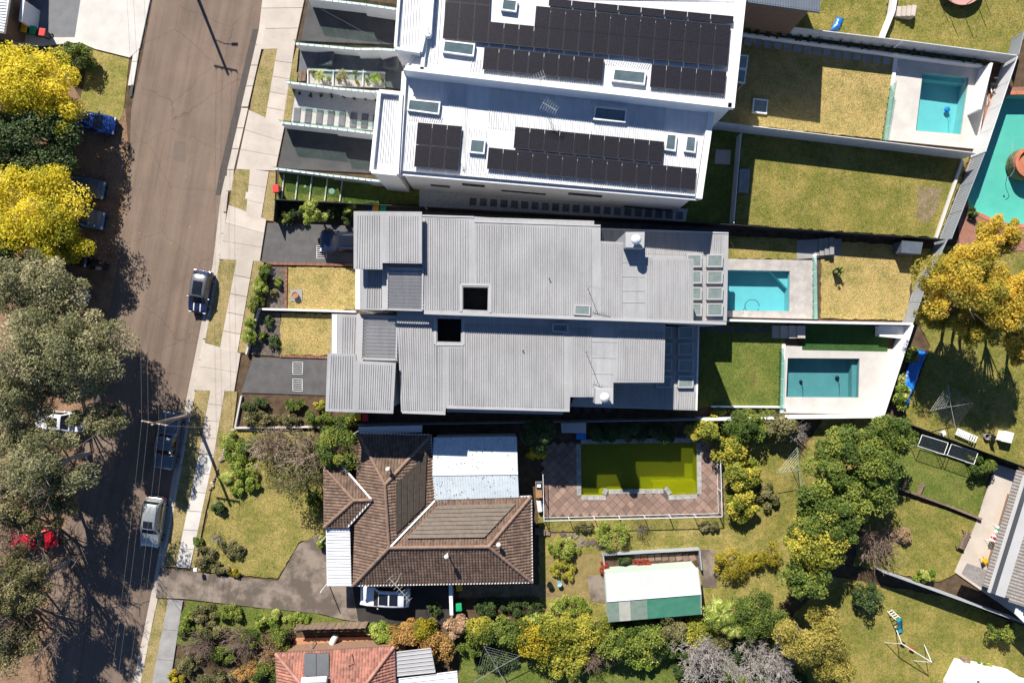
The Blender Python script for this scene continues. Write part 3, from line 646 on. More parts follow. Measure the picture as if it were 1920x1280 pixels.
# ------------------------------------------------------------------ white pair, lower house
LO = [(756, 134), (1334, 204), (1331, 225), (1309, 373), (745, 324)]
t = thing('white_house', 'lower white two-storey house with two solar arrays', 'house', centre(LO, 7.10))
walls(t, LO, 7.15, WHITE, .25, drop=.1)
deck(t, LO, 6.80, WROOF, thick=.1)
for a, b, wd in (((1335, 204), (1311, 372), .5), ((758, 134), (746, 324), .4)): band(t, a, b, wd, 6.60, 7.15, WHITE)
band(t, (744, 326), (1309, 374), .16, 6.60, 6.84, WROOF, name='gutter')
LF = [(711, 171), (752, 175), (744, 326), (696, 321)]
walls(t, LF, 7.30, WHITE, .03, name='front_wall', drop=.1); deck(t, LF, 6.95, WROOF, name='front_roof', thick=.1)
for i in range(4): band(t, LF[i], LF[(i + 1) % 4], .3, 6.70, 7.32 + .003 * i, WHITE)
lines_on(t, [(722, 184), (743, 186), (736, 306), (712, 304)], 6.95, 4.6, WROOF)
lines_on(t, [(768, 215), (830, 220), (826, 230), (768, 226)], 6.80, 4.6, WROOF)
lines_on(t, [(833, 150), (877, 158), (872, 322), (868, 320)], 6.80, 4.4, WROOF)
lines_on(t, [(764, 234), (778, 235), (772, 322), (756, 320)], 6.80, 4.4, WROOF)
lines_on(t, [(920, 162), (1110, 184), (1108, 258), (916, 240)], 6.80, 4.4, WROOF)
lines_on(t, [(1180, 192), (1248, 202), (1243, 275), (1178, 265)], 6.80, 4.4, WROOF)
lines_on(t, [(1110, 184), (1180, 192), (1179, 200), (1110, 196)], 6.80, 4.4, WROOF)
lines_on(t, [(1110, 232), (1180, 240), (1178, 262), (1108, 256)], 6.80, 4.4, WROOF)
lines_on(t, [(1248, 289), (1305, 293), (1304, 318), (1246, 312)], 6.80, 4.4, WROOF)
lines_on(t, [(866, 320), (1302, 357), (1300, 371), (864, 333)], 6.80, 4.4, WROOF)
lines_on(t, [(880, 240), (912, 246), (906, 320), (874, 318)], 6.80, 4.4, WROOF)
for q in ([(766, 185), (826, 191), (823, 215), (763, 207)], [(1116, 199), (1176, 205), (1173, 230), (1112, 224)], [(882, 260), (911, 262), (908, 289), (879, 286)], [(1250, 250), (1270, 252), (1267, 284), (1246, 281)], [(1287, 254), (1307, 256), (1304, 287), (1283, 284)]): skylight(t, q, 6.84)
solar(t, (783, 229), (28, 2.6), (-3.6, 42), 3, 2, 6.80)
solar(t, (966, 237), (28, 2.85), (-3.6, 41), 10, 1, 6.80)
solar(t, (916, 276), (27.9, 2.85), (-3.6, 41), 14, 1, 6.80)
openings(t, LO, 3, 7.15, .25, [(.02, .2, .3, .9, 'window'), (.3, .42, 3.6, 4.3, 'window'), (.5, .66, 2.6, 3.0, 'window'), (.72, .8, 3.6, 4.3, 'window'), (.85, .92, 2.2, 2.8, 'window')])
openings(t, LO, 2, 7.15, .25, [(.1, .5, .1, 2.5, 'window'), (.6, .9, 3.4, 5.4, 'window')])
p = P(1057, 371, .9)
ac = thing('air_conditioner', 'pale outdoor air-conditioner unit beside the gravel passage', 'air conditioner', (p.x, p.y, .12))
MB().box((p.x, p.y, .52), (.95, .42, .8), R(-4)).build('casing', M('ac_beige', (.62, .60, .55), None, rough=.6, fine=.05), ac, bevel=.02); MB().lathe((p.x - .15, p.y - .213, .5), [(.01, 0), (.02, .01)], 8).build('fan_hub', DGREY, ac)
antenna((1014, 146), 8.2, 1.6, R(200), 1.3, 'small antenna standing at the upper white roof edge')
antenna((1026, 197), 6.8, 1.9, R(-30), 1.3, 'small antenna in the shaded strip of the lower white roof')

# ------------------------------------------------------------------ grey pair, upper house
Z1, F1, R1 = 7.9, 8.7, 3.4
M1 = [(788, 404), (889, 406), (1126, 422), (1126, 452), (1210, 456), (1210, 482), (1300, 485), (1300, 603), (795, 583)]
VO = [(868, 538), (915, 539), (914, 582), (868, 580)]
t = thing('grey_house', 'upper grey metal-roofed house with rear skylights beside the blue pool', 'house', centre(M1, Z1))
GWALL = M('grey_render', (.42, .41, .40), (.38, .37, .36), rough=.8, fine=.08)
walls(t, M1, Z1, GWALL, .3, drop=.1); deck(t, M1, Z1, GROOF, holes=[VO])
vp = [(p[0], p[1]) for p in inset(px(VO, Z1), -.005)]; MB().prism(vp, Z1 - 2.8, Z1 - .23, cap=False).add([(x, y, Z1 - 2.8) for x, y in vp], [(0, 1, 2, 3)]).build('lightwell', VOID, t)
FR1 = [(663, 396), (791, 397), (791, 494), (717, 493), (717, 505), (663, 504)]
walls(t, FR1, F1, GWALL, .35, name='front_wall', drop=.1); deck(t, FR1, F1, GROOF, name='front_roof')
for q in ([(671, 404), (711, 404), (711, 502), (669, 502)], [(730, 405), (783, 405), (783, 491), (730, 491)]): lines_on(t, q, F1, 4.3, GROOF)
for q in ([(798, 409), (862, 411), (862, 580), (798, 580)], [(863, 411), (877, 412), (877, 530), (863, 529)], [(894, 421), (917, 422), (917, 531), (894, 531)], [(922, 422), (1108, 428), (1108, 592), (922, 585)], [(1128, 456), (1166, 458), (1166, 596), (1128, 595)], [(1214, 487), (1297, 488), (1297, 600), (1214, 598)]): lines_on(t, q, Z1, 4.3, GROOF)
for a, b in (((1167, 491), (1209, 492)), ((1167, 518), (1209, 519)), ((1167, 545), (1209, 545)), ((1167, 567), (1209, 567))): band(t, a, b, .05, Z1, Z1 + .03, GFLASH, name='flashing_joint')
for i in range(4):
    q = [(864, 533), (919, 534), (919, 586), (864, 584)]
    if i != 2: band(t, q[i], q[(i + 1) % 4], .2, Z1, Z1 + .05 + .002 * i, GFLASH, name='lightwell_trim')
# side strip roof, entry roofs, louvre
deck(t, [(889, 407), (1114, 414), (1114, 430), (889, 424)], 6.9, GROOF, name='side_roof', thick=.15)
deck(t, [(668, 500), (722, 500), (722, 582), (668, 580)], 7.4, GROOF, name='entry_roof'); lines_on(t, [(690, 504), (715, 504), (715, 576), (688, 576)], 7.4, 4.3, GROOF)
walls(t, [(668, 500), (722, 500), (722, 582), (668, 580)], 7.4, WHITE, .05, name='entry_wall')
band(t, (671, 504), (671, 580), .4, 0, 7.45, WHITE, name='entry_pier')
def louvres(t, quad, z, n, mat):
    a, b, c, d = quad; A, B, C_, D_ = [P(*q, z) for q in quad]
    fr = MB()
    for p, q in ((A, B), (B, C_), (C_, D_), (D_, A)): fr.bar(p, q, .12, .16)
    fr.build('louvre_frame', GFLASH, t)
    for k in range(n):
        s = (k + .5) / n; p, q = lerp(A, D_, s), lerp(B, C_, s); dn = (D_ - A) / n * .46
        lo = [p - dn + Vector((0, 0, .07)), q - dn + Vector((0, 0, .07)), q + dn + Vector((0, 0, -.05)), p + dn + Vector((0, 0, -.05))]
        MB().hexa([v - Vector((0, 0, .03)) for v in lo][::-1], lo[::-1]).build('louvre', mat, t)
louvres(t, [(727, 503), (793, 504), (792, 582), (726, 580)], 7.95, 12, GROOF)
deck(t, [(716, 496), (796, 497), (796, 583), (716, 581)], 7.6, GFLASH, name='louvre_base', thick=.1)
# rear single-storey roof with skylights
RR1 = [(1126, 428), (1366, 436), (1363, 602), (1180, 600)]
walls(t, RR1, R1, GWALL, .3, name='rear_wall'); deck(t, RR1, R1, GROOF, name='rear_roof')
lines_on(t, [(1212, 436), (1352, 440), (1350, 480), (1212, 476)], R1, 4.1, GROOF); lines_on(t, [(1129, 432), (1166, 433), (1166, 456), (1129, 456)], R1, 4.1, GROOF)
for r in range(4):
    v0 = 477 + r * 30.5
    skylight(t, [(1288, v0), (1316, v0), (1316, v0 + 24), (1288, v0 + 24)], R1, .32, GFLASH, SKYPALE); skylight(t, [(1326, v0), (1356, v0), (1355, v0 + 24), (1325, v0 + 24)], R1, .32, GFLASH, SKYPALE)
skylight(t, [(1077, 571), (1107, 572), (1107, 592), (1076, 590)], Z1, .25, GFLASH, SKYPALE)
cb = [(1173, 435), (1209, 435), (1208, 465), (1173, 464)]
MB().prism(px(cb, 9.1), 3.4, 9.1).build('chimney', GFLASH, t, bevel=.02); flue(t, (1193, 449), 9.1, 9.75, .3)
band(t, (788, 404), (889, 407), .14, Z1 - .12, Z1 + .05, GFLASH, name='gutter'); band(t, (889, 415), (1126, 423), .14, Z1 - .12, Z1 + .05, GFLASH, name='gutter'); band(t, (1128, 429), (1366, 437), .14, R1 - .12, R1 + .05, GFLASH, name='gutter')
flue(t, (1030, 520), Z1, Z1 + .5, .07, cap=False)
openings(t, FR1, 5, F1, .35, [(.1, .95, .1, 2.6, 'garage_door'), (.2, .8, 4.2, 6.2, 'window')])
openings(t, RR1, 1, R1, .3, [(.1, .9, .1, 2.5, 'window')])
antenna((1107, 537), Z1, 1.9, R(-14), 1.5, 'thin antenna on the upper grey roof', n=9, el=.25)

# ------------------------------------------------------------------ grey pair, lower house
Z2, F2 = 6.8, 7.6
M2 = [(744, 583), (1248, 602), (1245, 717), (1150, 717), (1150, 744), (1069, 744), (1068, 769), (960, 767), (836, 763), (835, 775), (752, 772)]
VO2 = [(820, 597), (865, 598), (864, 641), (820, 640)]
t = thing('grey_house', 'lower grey metal-roofed house on the middle lot with teal pool', 'house', centre(M2, Z2))
walls(t, M2, Z2, GWALL, .3, drop=.1); deck(t, M2, Z2, GROOF, holes=[VO2])
vp = [(p[0], p[1]) for p in inset(px(VO2, Z2), -.005)]; MB().prism(vp, Z2 - 2.8, Z2 - .23, cap=False).add([(x, y, Z2 - 2.8) for x, y in vp], [(0, 1, 2, 3)]).build('lightwell', VOID, t)
FR2 = [(614, 662), (667, 664), (668, 676), (742, 680), (737, 775), (610, 771)]
walls(t, FR2, F2, GWALL, .35, name='front_wall', drop=.1); deck(t, FR2, F2, GROOF, name='front_roof')
for q in ([(621, 667), (661, 667), (659, 765), (617, 764)], [(675, 682), (734, 684), (730, 767), (673, 766)]): lines_on(t, q, F2, 4.3, GROOF)
for q in ([(748, 600), (818, 603), (818, 768), (755, 768)], [(748 + 72, 648), (828, 650), (828, 768), (820, 768)], [(842, 651), (866, 652), (866, 758), (842, 757)], [(868, 606), (1056, 613), (1056, 764), (868, 759)], [(1074, 614), (1108, 616), (1108, 741), (1074, 740)], [(1160, 619), (1243, 622), (1241, 713), (1158, 712)]): lines_on(t, q, Z2, 4.3, GROOF)
for i in range(4):
    q = [(816, 593), (869, 594), (869, 646), (816, 645)]
    if i: band(t, q[i], q[(i + 1) % 4], .2, Z2, Z2 + .05 + .002 * i, GFLASH, name='lightwell_trim')
for a, b in (((1110, 640), (1156, 641)), ((1110, 670), (1156, 671)), ((1110, 700), (1150, 701))): band(t, a, b, .05, Z2, Z2 + .03, GFLASH, name='flashing_joint')
deck(t, [(838, 758), (1056, 764), (1056, 777), (838, 772)], 5.9, GROOF, name='side_roof', thick=.15)
deck(t, [(622, 588), (674, 590), (674, 672), (620, 670)], 6.2, GROOF, name='entry_roof'); lines_on(t, [(643, 594), (666, 594), (664, 662), (642, 662)], 6.2, 4.3, GROOF)
walls(t, [(622, 588), (674, 590), (674, 672), (620, 670)], 6.2, WHITE, .05, name='entry_wall')
band(t, (628, 590), (627, 668), .4, 0, 6.25, WHITE, name='entry_pier')
louvres(t, [(680, 592), (745, 594), (743, 674), (678, 672)], 6.75, 12, GROOF)
deck(t, [(669, 588), (749, 590), (747, 680), (667, 678)], 6.45, GFLASH, name='louvre_base', thick=.1)
RR2 = [(1140, 612), (1310, 612), (1306, 769), (1069, 762)]
walls(t, RR2, R1, GWALL, .3, name='rear_wall'); deck(t, RR2, R1, GROOF, name='rear_roof')
lines_on(t, [(1152, 722), (1272, 724), (1272, 766), (1150, 762)], R1, 4.1, GROOF); lines_on(t, [(1273, 734), (1303, 735), (1301, 766), (1272, 765)], R1, 4.1, GROOF)
for r in range(4):
    v0 = 612 + r * 30.7
    skylight(t, [(1232, v0), (1261, v0), (1260, v0 + 23), (1231, v0 + 23)], R1, .32, GFLASH, SKYPALE); skylight(t, [(1272, v0), (1301, v0), (1300, v0 + 23), (1271, v0 + 23)], R1, .32, GFLASH, SKYPALE)
skylight(t, [(1036, 606), (1066, 607), (1066, 624), (1035, 622)], Z2, .25, GFLASH, SKYGL)
MB().prism(px([(1117, 728), (1150, 729), (1150, 757), (1116, 757)], 8.0), 3.4, 8.0).build('chimney', GFLASH, t, bevel=.02); flue(t, (1134, 745), 8.0, 8.6, .3)
band(t, (754, 773), (835, 776), .14, Z2 - .12, Z2 + .05, GFLASH, name='gutter'); band(t, (837, 764), (1068, 770), .14, Z2 - .12, Z2 + .05, GFLASH, name='gutter'); band(t, (1310, 612), (1306, 769), .14, R1 - .12, R1 + .06, WSTEEL, name='gutter')
flue(t, (980, 655), Z2, Z2 + .5, .07, cap=False)
openings(t, FR2, 5, F2, .35, [(.1, .9, .1, 2.6, 'garage_door'), (.2, .8, 4, 6, 'window')])
openings(t, RR2, 1, R1, .3, [(.1, .9, .1, 2.5, 'window')])
antenna((1105, 660), Z2, 2.6, R(-20), 1.9, 'thin antenna on the lower grey roof', n=9, el=.3)
band_pw = thing('party_wall', 'pale capped parapet between the two grey metal roofs', 'wall', centre([(795, 583), (1300, 603)], 8))
band(band_pw, (795, 586), (1362, 606), .24, 0, 8.05, GFLASH, name='capping')
# ------------------------------------------------------------------ tiled houses: each tile is real relief
def tile_plane(t, pts, mat, under, tw=.27, course=.30, name='roof_tiles'):
    """pts 3D, pts[0]-pts[1] the eave"""
    p0, p1 = pts[0], pts[1]; e = (p1 - p0).normalized()
    far = max(pts[2:], key=lambda p: ((p - p0) - e * (p - p0).dot(e)).length)
    up = ((far - p0) - e * (far - p0).dot(e)).normalized(); n = e.cross(up)
    if n.z < 0: n = -n
    q2 = [((p - p0).dot(e), (p - p0).dot(up)) for p in pts]
    m = MB(); m.add([p0 + e * x + up * y for x, y in q2], [tuple(range(len(q2)))]); m.build('roof_underlay', under, t)
    m = MB(); xs = [q[0] for q in q2]; ymax = max(q[1] for q in q2); x0, x1 = min(xs), max(xs)
    prof = [(0, .012), (.22, .008), (.42, .05), (.62, .066), (.82, .05), (1.02, .012)]
    rnd = random.Random(len(t.children) * 7 + 3)
    for j in range(int(ymax / course) + 1):
        for i in range(int((x1 - x0) / tw) + 1):
            cx, cy = x0 + (i + .5) * tw, (j + .5) * course
            if not inpoly((cx, cy), q2): continue
            dz = rnd.uniform(-.004, .006); a = len(m.v)
            for yy, zz in ((j * course - .015, .038), ((j + 1) * course + .02, .004)):
                for fx, fz in prof:
                    v = p0 + e * (x0 + (i + fx) * tw) + up * yy + n * (fz + zz + dz); m.v.append(tuple(v))
            k = len(prof)
            for f in range(k - 1): m.f.append((a + f, a + f + 1, a + k + f + 1, a + k + f)); m.mi.append(0)
            lo = len(m.v)
            for fx, fz in prof: m.v.append(tuple(p0 + e * (x0 + (i + fx) * tw) + up * (j * course - .012) + n * .0))
            for f in range(k - 1): m.f.append((a + f, a + f + 1, lo + f + 1, lo + f)); m.mi.append(0)
    return m.build(name, mat, t, kind='stuff')
def ridge(t, a, b, mat, r=.15, name='ridge_cap'):
    a, b = Vector(a) + Vector((0, 0, .05)), Vector(b) + Vector((0, 0, .05)); L = (b - a).length; n = max(1, int(L / .42)); m = MB()
    for k in range(n): m.tube([lerp(a, b, k / n), lerp(a, b, (k + 1.08) / n)], r * 1.06, 8, r1=r * .86)
    return m.build(name, mat, t, smooth=False)
TILE = M('brown_tile', (.20, .13, .092), (.115, .075, .055), scale=1.6, rough=.8, fine=.3, fscale=9, island=.3)
TCAP = M('brown_ridge', (.27, .175, .125), (.20, .13, .095), scale=2, rough=.8, fine=.2, island=.15)
UND = M('roof_underlay', (.03, .022, .018), None, rough=1, fine=.1)
BRK = M('brown_brick_wall', (.28, .17, .11), (.2, .12, .08), scale=6, rough=.9, fine=.3, fscale=20)
Ez, Rz = 2.9, 4.5
def V3(u, v, z): return P(u, v, z)
NW, NE, T_, J, K, SW, SE, NE2, I_ = V3(672, 812, Ez), V3(808, 815, Ez), V3(722, 908, Rz), V3(730, 1026, Rz), V3(916, 1024, Rz), V3(662, 1097, Ez), V3(998, 1091, Ez), V3(996, 930, Ez), V3(815, 938, Ez)
t = thing('tiled_house', 'brown tiled hip-roofed house with white annex and green pool', 'house', centre([(672, 812), (998, 1091)], 3))
for pl in ([NE, NW, T_], [NW, SW, J, T_], [SW, SE, K, J], [SE, NE2, K], [NE2, I_, J, K], [I_, NE, T_, J]): tile_plane(t, pl, TILE, UND)
Q, V_ = V3(664, 937, 3.75), V3(698, 936, 3.78); g1, g2, g3, g4 = V3(608, 874, Ez), V3(609, 987, Ez), V3(652, 987, Ez), V3(643, 873, Ez)
for pl in ([g1, g2, Q], [g4, g1, Q, V_], [g2, g3, V_, Q]): tile_plane(t, [p + Vector((0, 0, .1)) for p in pl], TILE, UND)
for a, b in ((NW, T_), (NE, T_), (T_, J), (J, SW), (J, K), (K, SE), (K, NE2), (g1 + Vector((0, 0, .1)), Q + Vector((0, 0, .1))), (g2 + Vector((0, 0, .1)), Q + Vector((0, 0, .1))), (Q + Vector((0, 0, .1)), V_ + Vector((0, 0, .1)))): ridge(t, a, b, TCAP)
for a, b in ((g4, V_), (g3, V_), (I_, J)):
    MB().bar(a + Vector((0, 0, .16)), b + Vector((0, 0, .16)), .16, .03).build('valley_flashing', WSTEEL, t)
for a, b in ((NW, NE), (NE, I_), (I_, NE2), (NE2, SE), (SE, SW), (g1, g2)): MB().bar(a, b, .13, .13).build('gutter', WSTEEL, t)
wp = inset([p.to_2d() for p in (NW, NE, I_, NE2, SE, SW)], .55); MB().prism(wp, 0, 2.8, cap=False).build('wall', BRK, t)
MB().prism(inset([p.to_2d() for p in (g1, g4, g3, g2)], .3), 0, 2.78, cap=False).build('bay_wall', BRK, t)
MAT1 = M('solar_mat', (.175, .138, .108), (.125, .10, .08), scale=3, rough=.55, fine=.2, fscale=20); MAT2 = M('solar_mat_dark', (.105, .082, .064), (.075, .06, .048), scale=3, rough=.55, fine=.2, fscale=20)
def mats(A, B, C_, D_, n, mat, tubes=5):
    # pool-heating mats: strips of tubes laid on a roof slope, A-B one long side, D-C the other
    nz = (B - A).cross(D_ - A).normalized(); nz = nz if nz.z > 0 else -nz
    for k in range(n):
        s0, s1 = (k + .06) / n, (k + .94) / n; m = MB()
        for j in range(tubes):
            f = lerp(s0, s1, (j + .5) / tubes); m.tube([lerp(A, D_, f) + nz * .15, lerp(B, C_, f) + nz * .15], (D_ - A).length / n / tubes * .44, 4)
        m.build('heating_mat', mat, t)
def on(plane, u, v):
    # point of a roof plane (three points) seen at photo pixel u, v
    a, b, c = plane; n = (b - a).cross(c - a); o = Vector((0, 0, CAM_H)); d = P(u, v, 0) - o
    return o + d * ((a - o).dot(n) / d.dot(n))
PB = (NE2, I_, J); PA = (I_, NE, T_)
mats(on(PB, 822, 948), on(PB, 968, 944), on(PB, 908, 1008), on(PB, 762, 1010), 8, MAT1)
mats(on(PA, 741, 905), on(PA, 741, 1000), on(PA, 796, 946), on(PA, 800, 850), 5, MAT2)
AW = M('white_awning_sheet', (.70, .71, .72), (.62, .63, .65), scale=1, rough=.5, fine=.08)
deck(t, [(611, 990), (656, 988), (659, 1099), (613, 1098)], 2.72, AW, name='awning', thick=.08); lines_on(t, [(612, 991), (655, 990), (658, 1097), (614, 1097)], 2.72, 5, AW, across=True, name='awning_ribs')
for q in ((616, 1000), (616, 1090)): c = P(*q, 0); MB().tube([(c.x, c.y, 0), (c.x, c.y, 2.66)], .05, 6).build('awning_post', WSTEEL, t)
# annex: low metal gable
SPOT = M('annex_sheet', (.62, .68, .70), (.54, .60, .63), scale=.8, rough=.45, fine=.12, fscale=3)
a1, a2, a3, a4, a5, a6 = V3(813, 820, 3.0), V3(969, 818, 3.0), V3(971, 887, 3.55), V3(811, 889, 3.55), V3(973, 932, 3.05), V3(816, 937, 3.05)
MB().add([a1, a2, a3, a4], [(3, 2, 1, 0)]).add([a4, a3, a5, a6], [(3, 2, 1, 0)]).build('annex_roof', SPOT, t)
lines_on(t, [(814, 821), (968, 819), (970, 886), (812, 888)], 3, 5, SPOT, wd=.03, ht=.03, zs=(3.0, 3.0, 3.55, 3.55), name='annex_ribs'); lines_on(t, [(812, 889), (970, 887), (972, 931), (817, 936)], 3, 5, SPOT, wd=.03, ht=.03, zs=(3.55, 3.55, 3.05, 3.05), name='annex_ribs')
MB().bar(a3, a4, .2, .08).build('annex_ridge', WSTEEL, t)
MB().prism(inset([p.to_2d() for p in (a1, a2, a5, a6)], .1), 0, 2.9, cap=False).build('annex_wall', WHITE, t)
rnd = random.Random(9); m = MB()
for k in range(150):
    s, r_ = rnd.random(), rnd.random(); up_ = rnd.random() < .55
    p = lerp(lerp(a1, a2, s), lerp(a4, a3, s), r_ * .9) if up_ else lerp(lerp(a4, a3, s), lerp(a6, a5, s), r_)
    c = rnd.uniform(.02, .05); m.add([p + Vector((c * math.cos(q), c * math.sin(q), .055)) for q in (0, 1.3, 2.6, 3.9, 5.1)], [(0, 1, 2, 3, 4)])
m.build('rust_spots', M('rust', (.05, .04, .03), None, rough=1, fine=.2), t, kind='stuff')
def whirly(t, u, v, z0, z1): 
    p = P(u, v, z1); o = MB().tube([(p.x, p.y, z0), (p.x, p.y, z1 - .2)], .07, 8).build('vent_pipe', WSTEEL, t)
    MB().lathe((p.x, p.y, z1 - .25), [(.1, 0), (.19, .06), (.22, .17), (.18, .3), (.08, .37), (.01, .38)], 14).build('vent_cowl', M('cream_metal', (.70, .66, .55), None, rough=.5, fine=.05), o, smooth=True)
whirly(t, 727, 880, 3.6, 5.0); whirly(t, 837, 1044, 3.9, 5.3); whirly(t, 935, 1022, 4.2, 4.9)
openings(t, [(672, 812), (808, 815), (815, 938), (996, 930), (998, 1091), (662, 1097)], 3, Ez, .55, [(.2, .4, .9, 2.1, 'window'), (.6, .75, .1, 2.2, 'door')])
# skillion sheet beside the boundary
sk = thing('side_lean_to', 'pale metal lean-to roof strip against the boundary, left of annex', 'lean-to', centre([(673, 800), (790, 806)], 2.4))
deck(sk, [(672, 800), (792, 797), (791, 810), (672, 813)], 2.5, AW, thick=.06, name='roof'); lines_on(sk, [(674, 801), (790, 798), (789, 809), (674, 812)], 2.5, 5, AW, wd=.03, ht=.03)
for q in ((675, 806), (788, 803)): c = P(*q, 0); MB().tube([(c.x, c.y, 0), (c.x, c.y, 2.44)], .05, 6).build('post', WSTEEL, sk)
sk = thing('side_lean_to', 'small corrugated metal roof beside the blue pool chairs', 'lean-to', centre([(1053, 795), (1099, 812)], 2.2))
deck(sk, [(1052, 793), (1099, 792), (1099, 812), (1053, 811)], 2.3, GFLASH, thick=.06, name='roof'); lines_on(sk, [(1053, 794), (1098, 793), (1098, 811), (1054, 810)], 2.3, 4, GFLASH, wd=.03, ht=.03)
walls(sk, [(1052, 793), (1099, 792), (1099, 812), (1053, 811)], 2.3, GFLASH, .1)

# ------------------------------------------------------------------ red tiled house at the bottom
RT = M('red_tile', (.40, .17, .12), (.27, .13, .10), scale=1.2, rough=.8, fine=.35, fscale=9, island=.35)
RCAP = M('red_ridge', (.42, .22, .16), (.33, .16, .12), rough=.8, fine=.2, island=.2)
t = thing('tiled_house', 'red tiled house with rooftop solar water heater at the bottom edge', 'house', centre([(518, 1222), (738, 1330)], 3))
n1, n2, w1, e1, r1_, r2_ = V3(517, 1224, 2.9), V3(739, 1211, 2.9), V3(525, 1420, 2.9), V3(745, 1420, 2.9), V3(580, 1300, 4.6), V3(672, 1300, 4.6)
for pl in ([n2, n1, r1_, r2_], [n1, w1, r1_], [e1, n2, r2_], [w1, e1, r2_, r1_]): tile_plane(t, pl, RT, UND)
for a, b in ((n1, r1_), (n2, r2_), (r1_, r2_)): ridge(t, a, b, RCAP)
for a, b in ((n1, n2), (n1, w1), (n2, e1)): MB().bar(a, b, .13, .13).build('gutter', M('gutter_brown', (.2, .12, .09), None, rough=.5), t)
MB().prism(inset([p.to_2d() for p in (n1, n2, e1, w1)], .5), 0, 2.8, cap=False).build('wall', BRK, t)
def slope_z(v): return 2.9 + (v - 1218) / 82 * 1.7 + .12
for u0, u1 in ((571, 593), (594, 617)):
    q = [P(u0, 1224, slope_z(1224)), P(u1, 1223, slope_z(1223)), P(u1, 1266, slope_z(1266)), P(u0, 1266, slope_z(1266))]
    MB().hexa(q[::-1], [p + Vector((0, 0, .09)) for p in q][::-1]).build('solar_collector', M('collector', (.05, .058, .068), None, rough=.25, fine=.1), t)
q0, q1 = P(566, 1275, slope_z(1272) + .35), P(613, 1273, slope_z(1272) + .35); MB().tube([q0, lerp(q0, q1, .03), lerp(q0, q1, .97), q1], .27, 14).build('water_tank', WSTEEL, t, smooth=False)
p = P(660, 1225, 3.2); MB().tube([p, p + Vector((0, 0, 1.0)), p + Vector((-.5, -.2, 1.05))], .04, 6).build('vent_pipe', TCAP, t)
# metal roofs next to it
mr = thing('carport', 'grey corrugated carport roofs beside the red tiled house', 'carport', centre([(735, 1217), (860, 1280)], 2.5))
deck(mr, [(737, 1222), (808, 1214), (817, 1260), (738, 1268)], 2.7, GFLASH, thick=.06, name='upper_roof'); lines_on(mr, [(738, 1223), (807, 1215), (816, 1259), (739, 1267)], 2.7, 8, GFLASH, across=True)
deck(mr, [(724, 1274), (857, 1257), (862, 1330), (726, 1330)], 2.5, AW, thick=.06, name='lower_roof'); lines_on(mr, [(725, 1275), (856, 1258), (861, 1328), (727, 1328)], 2.5, 8, AW, across=True)
for q in ((745, 1262), (812, 1256), (852, 1264)): c = P(*q, 0); MB().tube([(c.x, c.y, 0), (c.x, c.y, 2.44)], .05, 6).build('post', STEEL, mr)
# ------------------------------------------------------------------ green shed
GSH = M('green_sheet', (.06, .23, .15), (.09, .27, .18), scale=1.5, rough=.45, fine=.12); GPALE = M('pale_green_sheet', (.46, .53, .46), (.42, .49, .42), scale=.5, rough=.45, fine=.06)
t = thing('garden_shed', 'green metal garden shed with pale sunlit gable roof', 'shed', centre([(1133, 1062), (1316, 1160)], 2.4))
s1, s2, s3, s4, s5, s6 = V3(1134, 1075, 2.2), V3(1308, 1063, 2.2), V3(1314, 1112, 2.75), V3(1138, 1126, 2.75), V3(1315, 1151, 2.2), V3(1140, 1166, 2.2)
MB().add([s1, s2, s3, s4], [(3, 2, 1, 0)]).build('north_roof', GPALE, t)
xx = [0, .125, .245, .425, 1]; mm = (GPALE, M('cream_sheet', (.55, .54, .45), None, rough=.6, fine=.2), GPALE, GSH)
for k in range(4):
    MB().add([lerp(s4, s3, xx[k]), lerp(s4, s3, xx[k + 1]), lerp(s6, s5, xx[k + 1]), lerp(s6, s5, xx[k])], [(3, 2, 1, 0)]).build('roof_sheet', M('faded_green_sheet', (.20, .28, .21), (.27, .33, .27), scale=2, rough=.6, fine=.25) if k in (0, 2) else mm[k], t)
lines_on(t, [(1135, 1076), (1307, 1064), (1313, 1111), (1139, 1125)], 2, 6, GPALE, wd=.02, ht=.02, zs=(2.2, 2.2, 2.75, 2.75)); lines_on(t, [(1215, 1119), (1313, 1113), (1314, 1150), (1217, 1158)], 2, 4, GSH, wd=.03, ht=.03, zs=(2.75, 2.75, 2.2, 2.2))
MB().bar(s4, s3, .16, .1).build('ridge_cap', WSTEEL, t); MB().bar(s1, s4, .1, .08).build('barge', GFLASH, t); MB().bar(s2, s3, .1, .08).build('barge', GFLASH, t); MB().bar(s3, s5, .1, .08).build('barge', GFLASH, t)
MB().prism(inset([p.to_2d() for p in (s1, s2, s5, s6)], .08), 0, 2.15, cap=False).build('wall', GPALE, t)
# ------------------------------------------------------------------ far neighbours
SHING = M('grey_shingle', (.30, .27, .25), (.22, .20, .185), scale=3, rough=.9, fine=.35, fscale=14)
t = thing('tiled_house', 'grey tiled house with concrete patio at the right edge', 'house', centre([(1850, 960), (1960, 1130)], 3))
eA, eB, rA, rB = V3(1842, 1098, 2.9), V3(1906, 880, 2.9), V3(1940, 1150, 4.0), V3(2010, 930, 4.0)
tile_plane(t, [eA, eB, rB, rA], SHING, UND, tw=.3, course=.28)
sA, sB = V3(1880, 1120, 3.5), V3(1945, 900, 3.5)
MB().add([V3(1851, 1109, 3.35), V3(1884, 1120, 3.75), V3(1952, 900, 3.75), V3(1918, 890, 3.35)], [(0, 1, 2, 3)]).build('metal_roof_band', GFLASH, t)
MB().bar(V3(1862, 1112, 3.62), V3(1930, 893, 3.62), .35, .1).build('box_gutter', M('box_gutter_dark', (.07, .075, .085), None, rough=.6), t)
deck(t, [(1805, 1076), (1815, 1056), (1860, 1072), (1849, 1107)], 2.6, SHING, name='porch_roof', thick=.15)
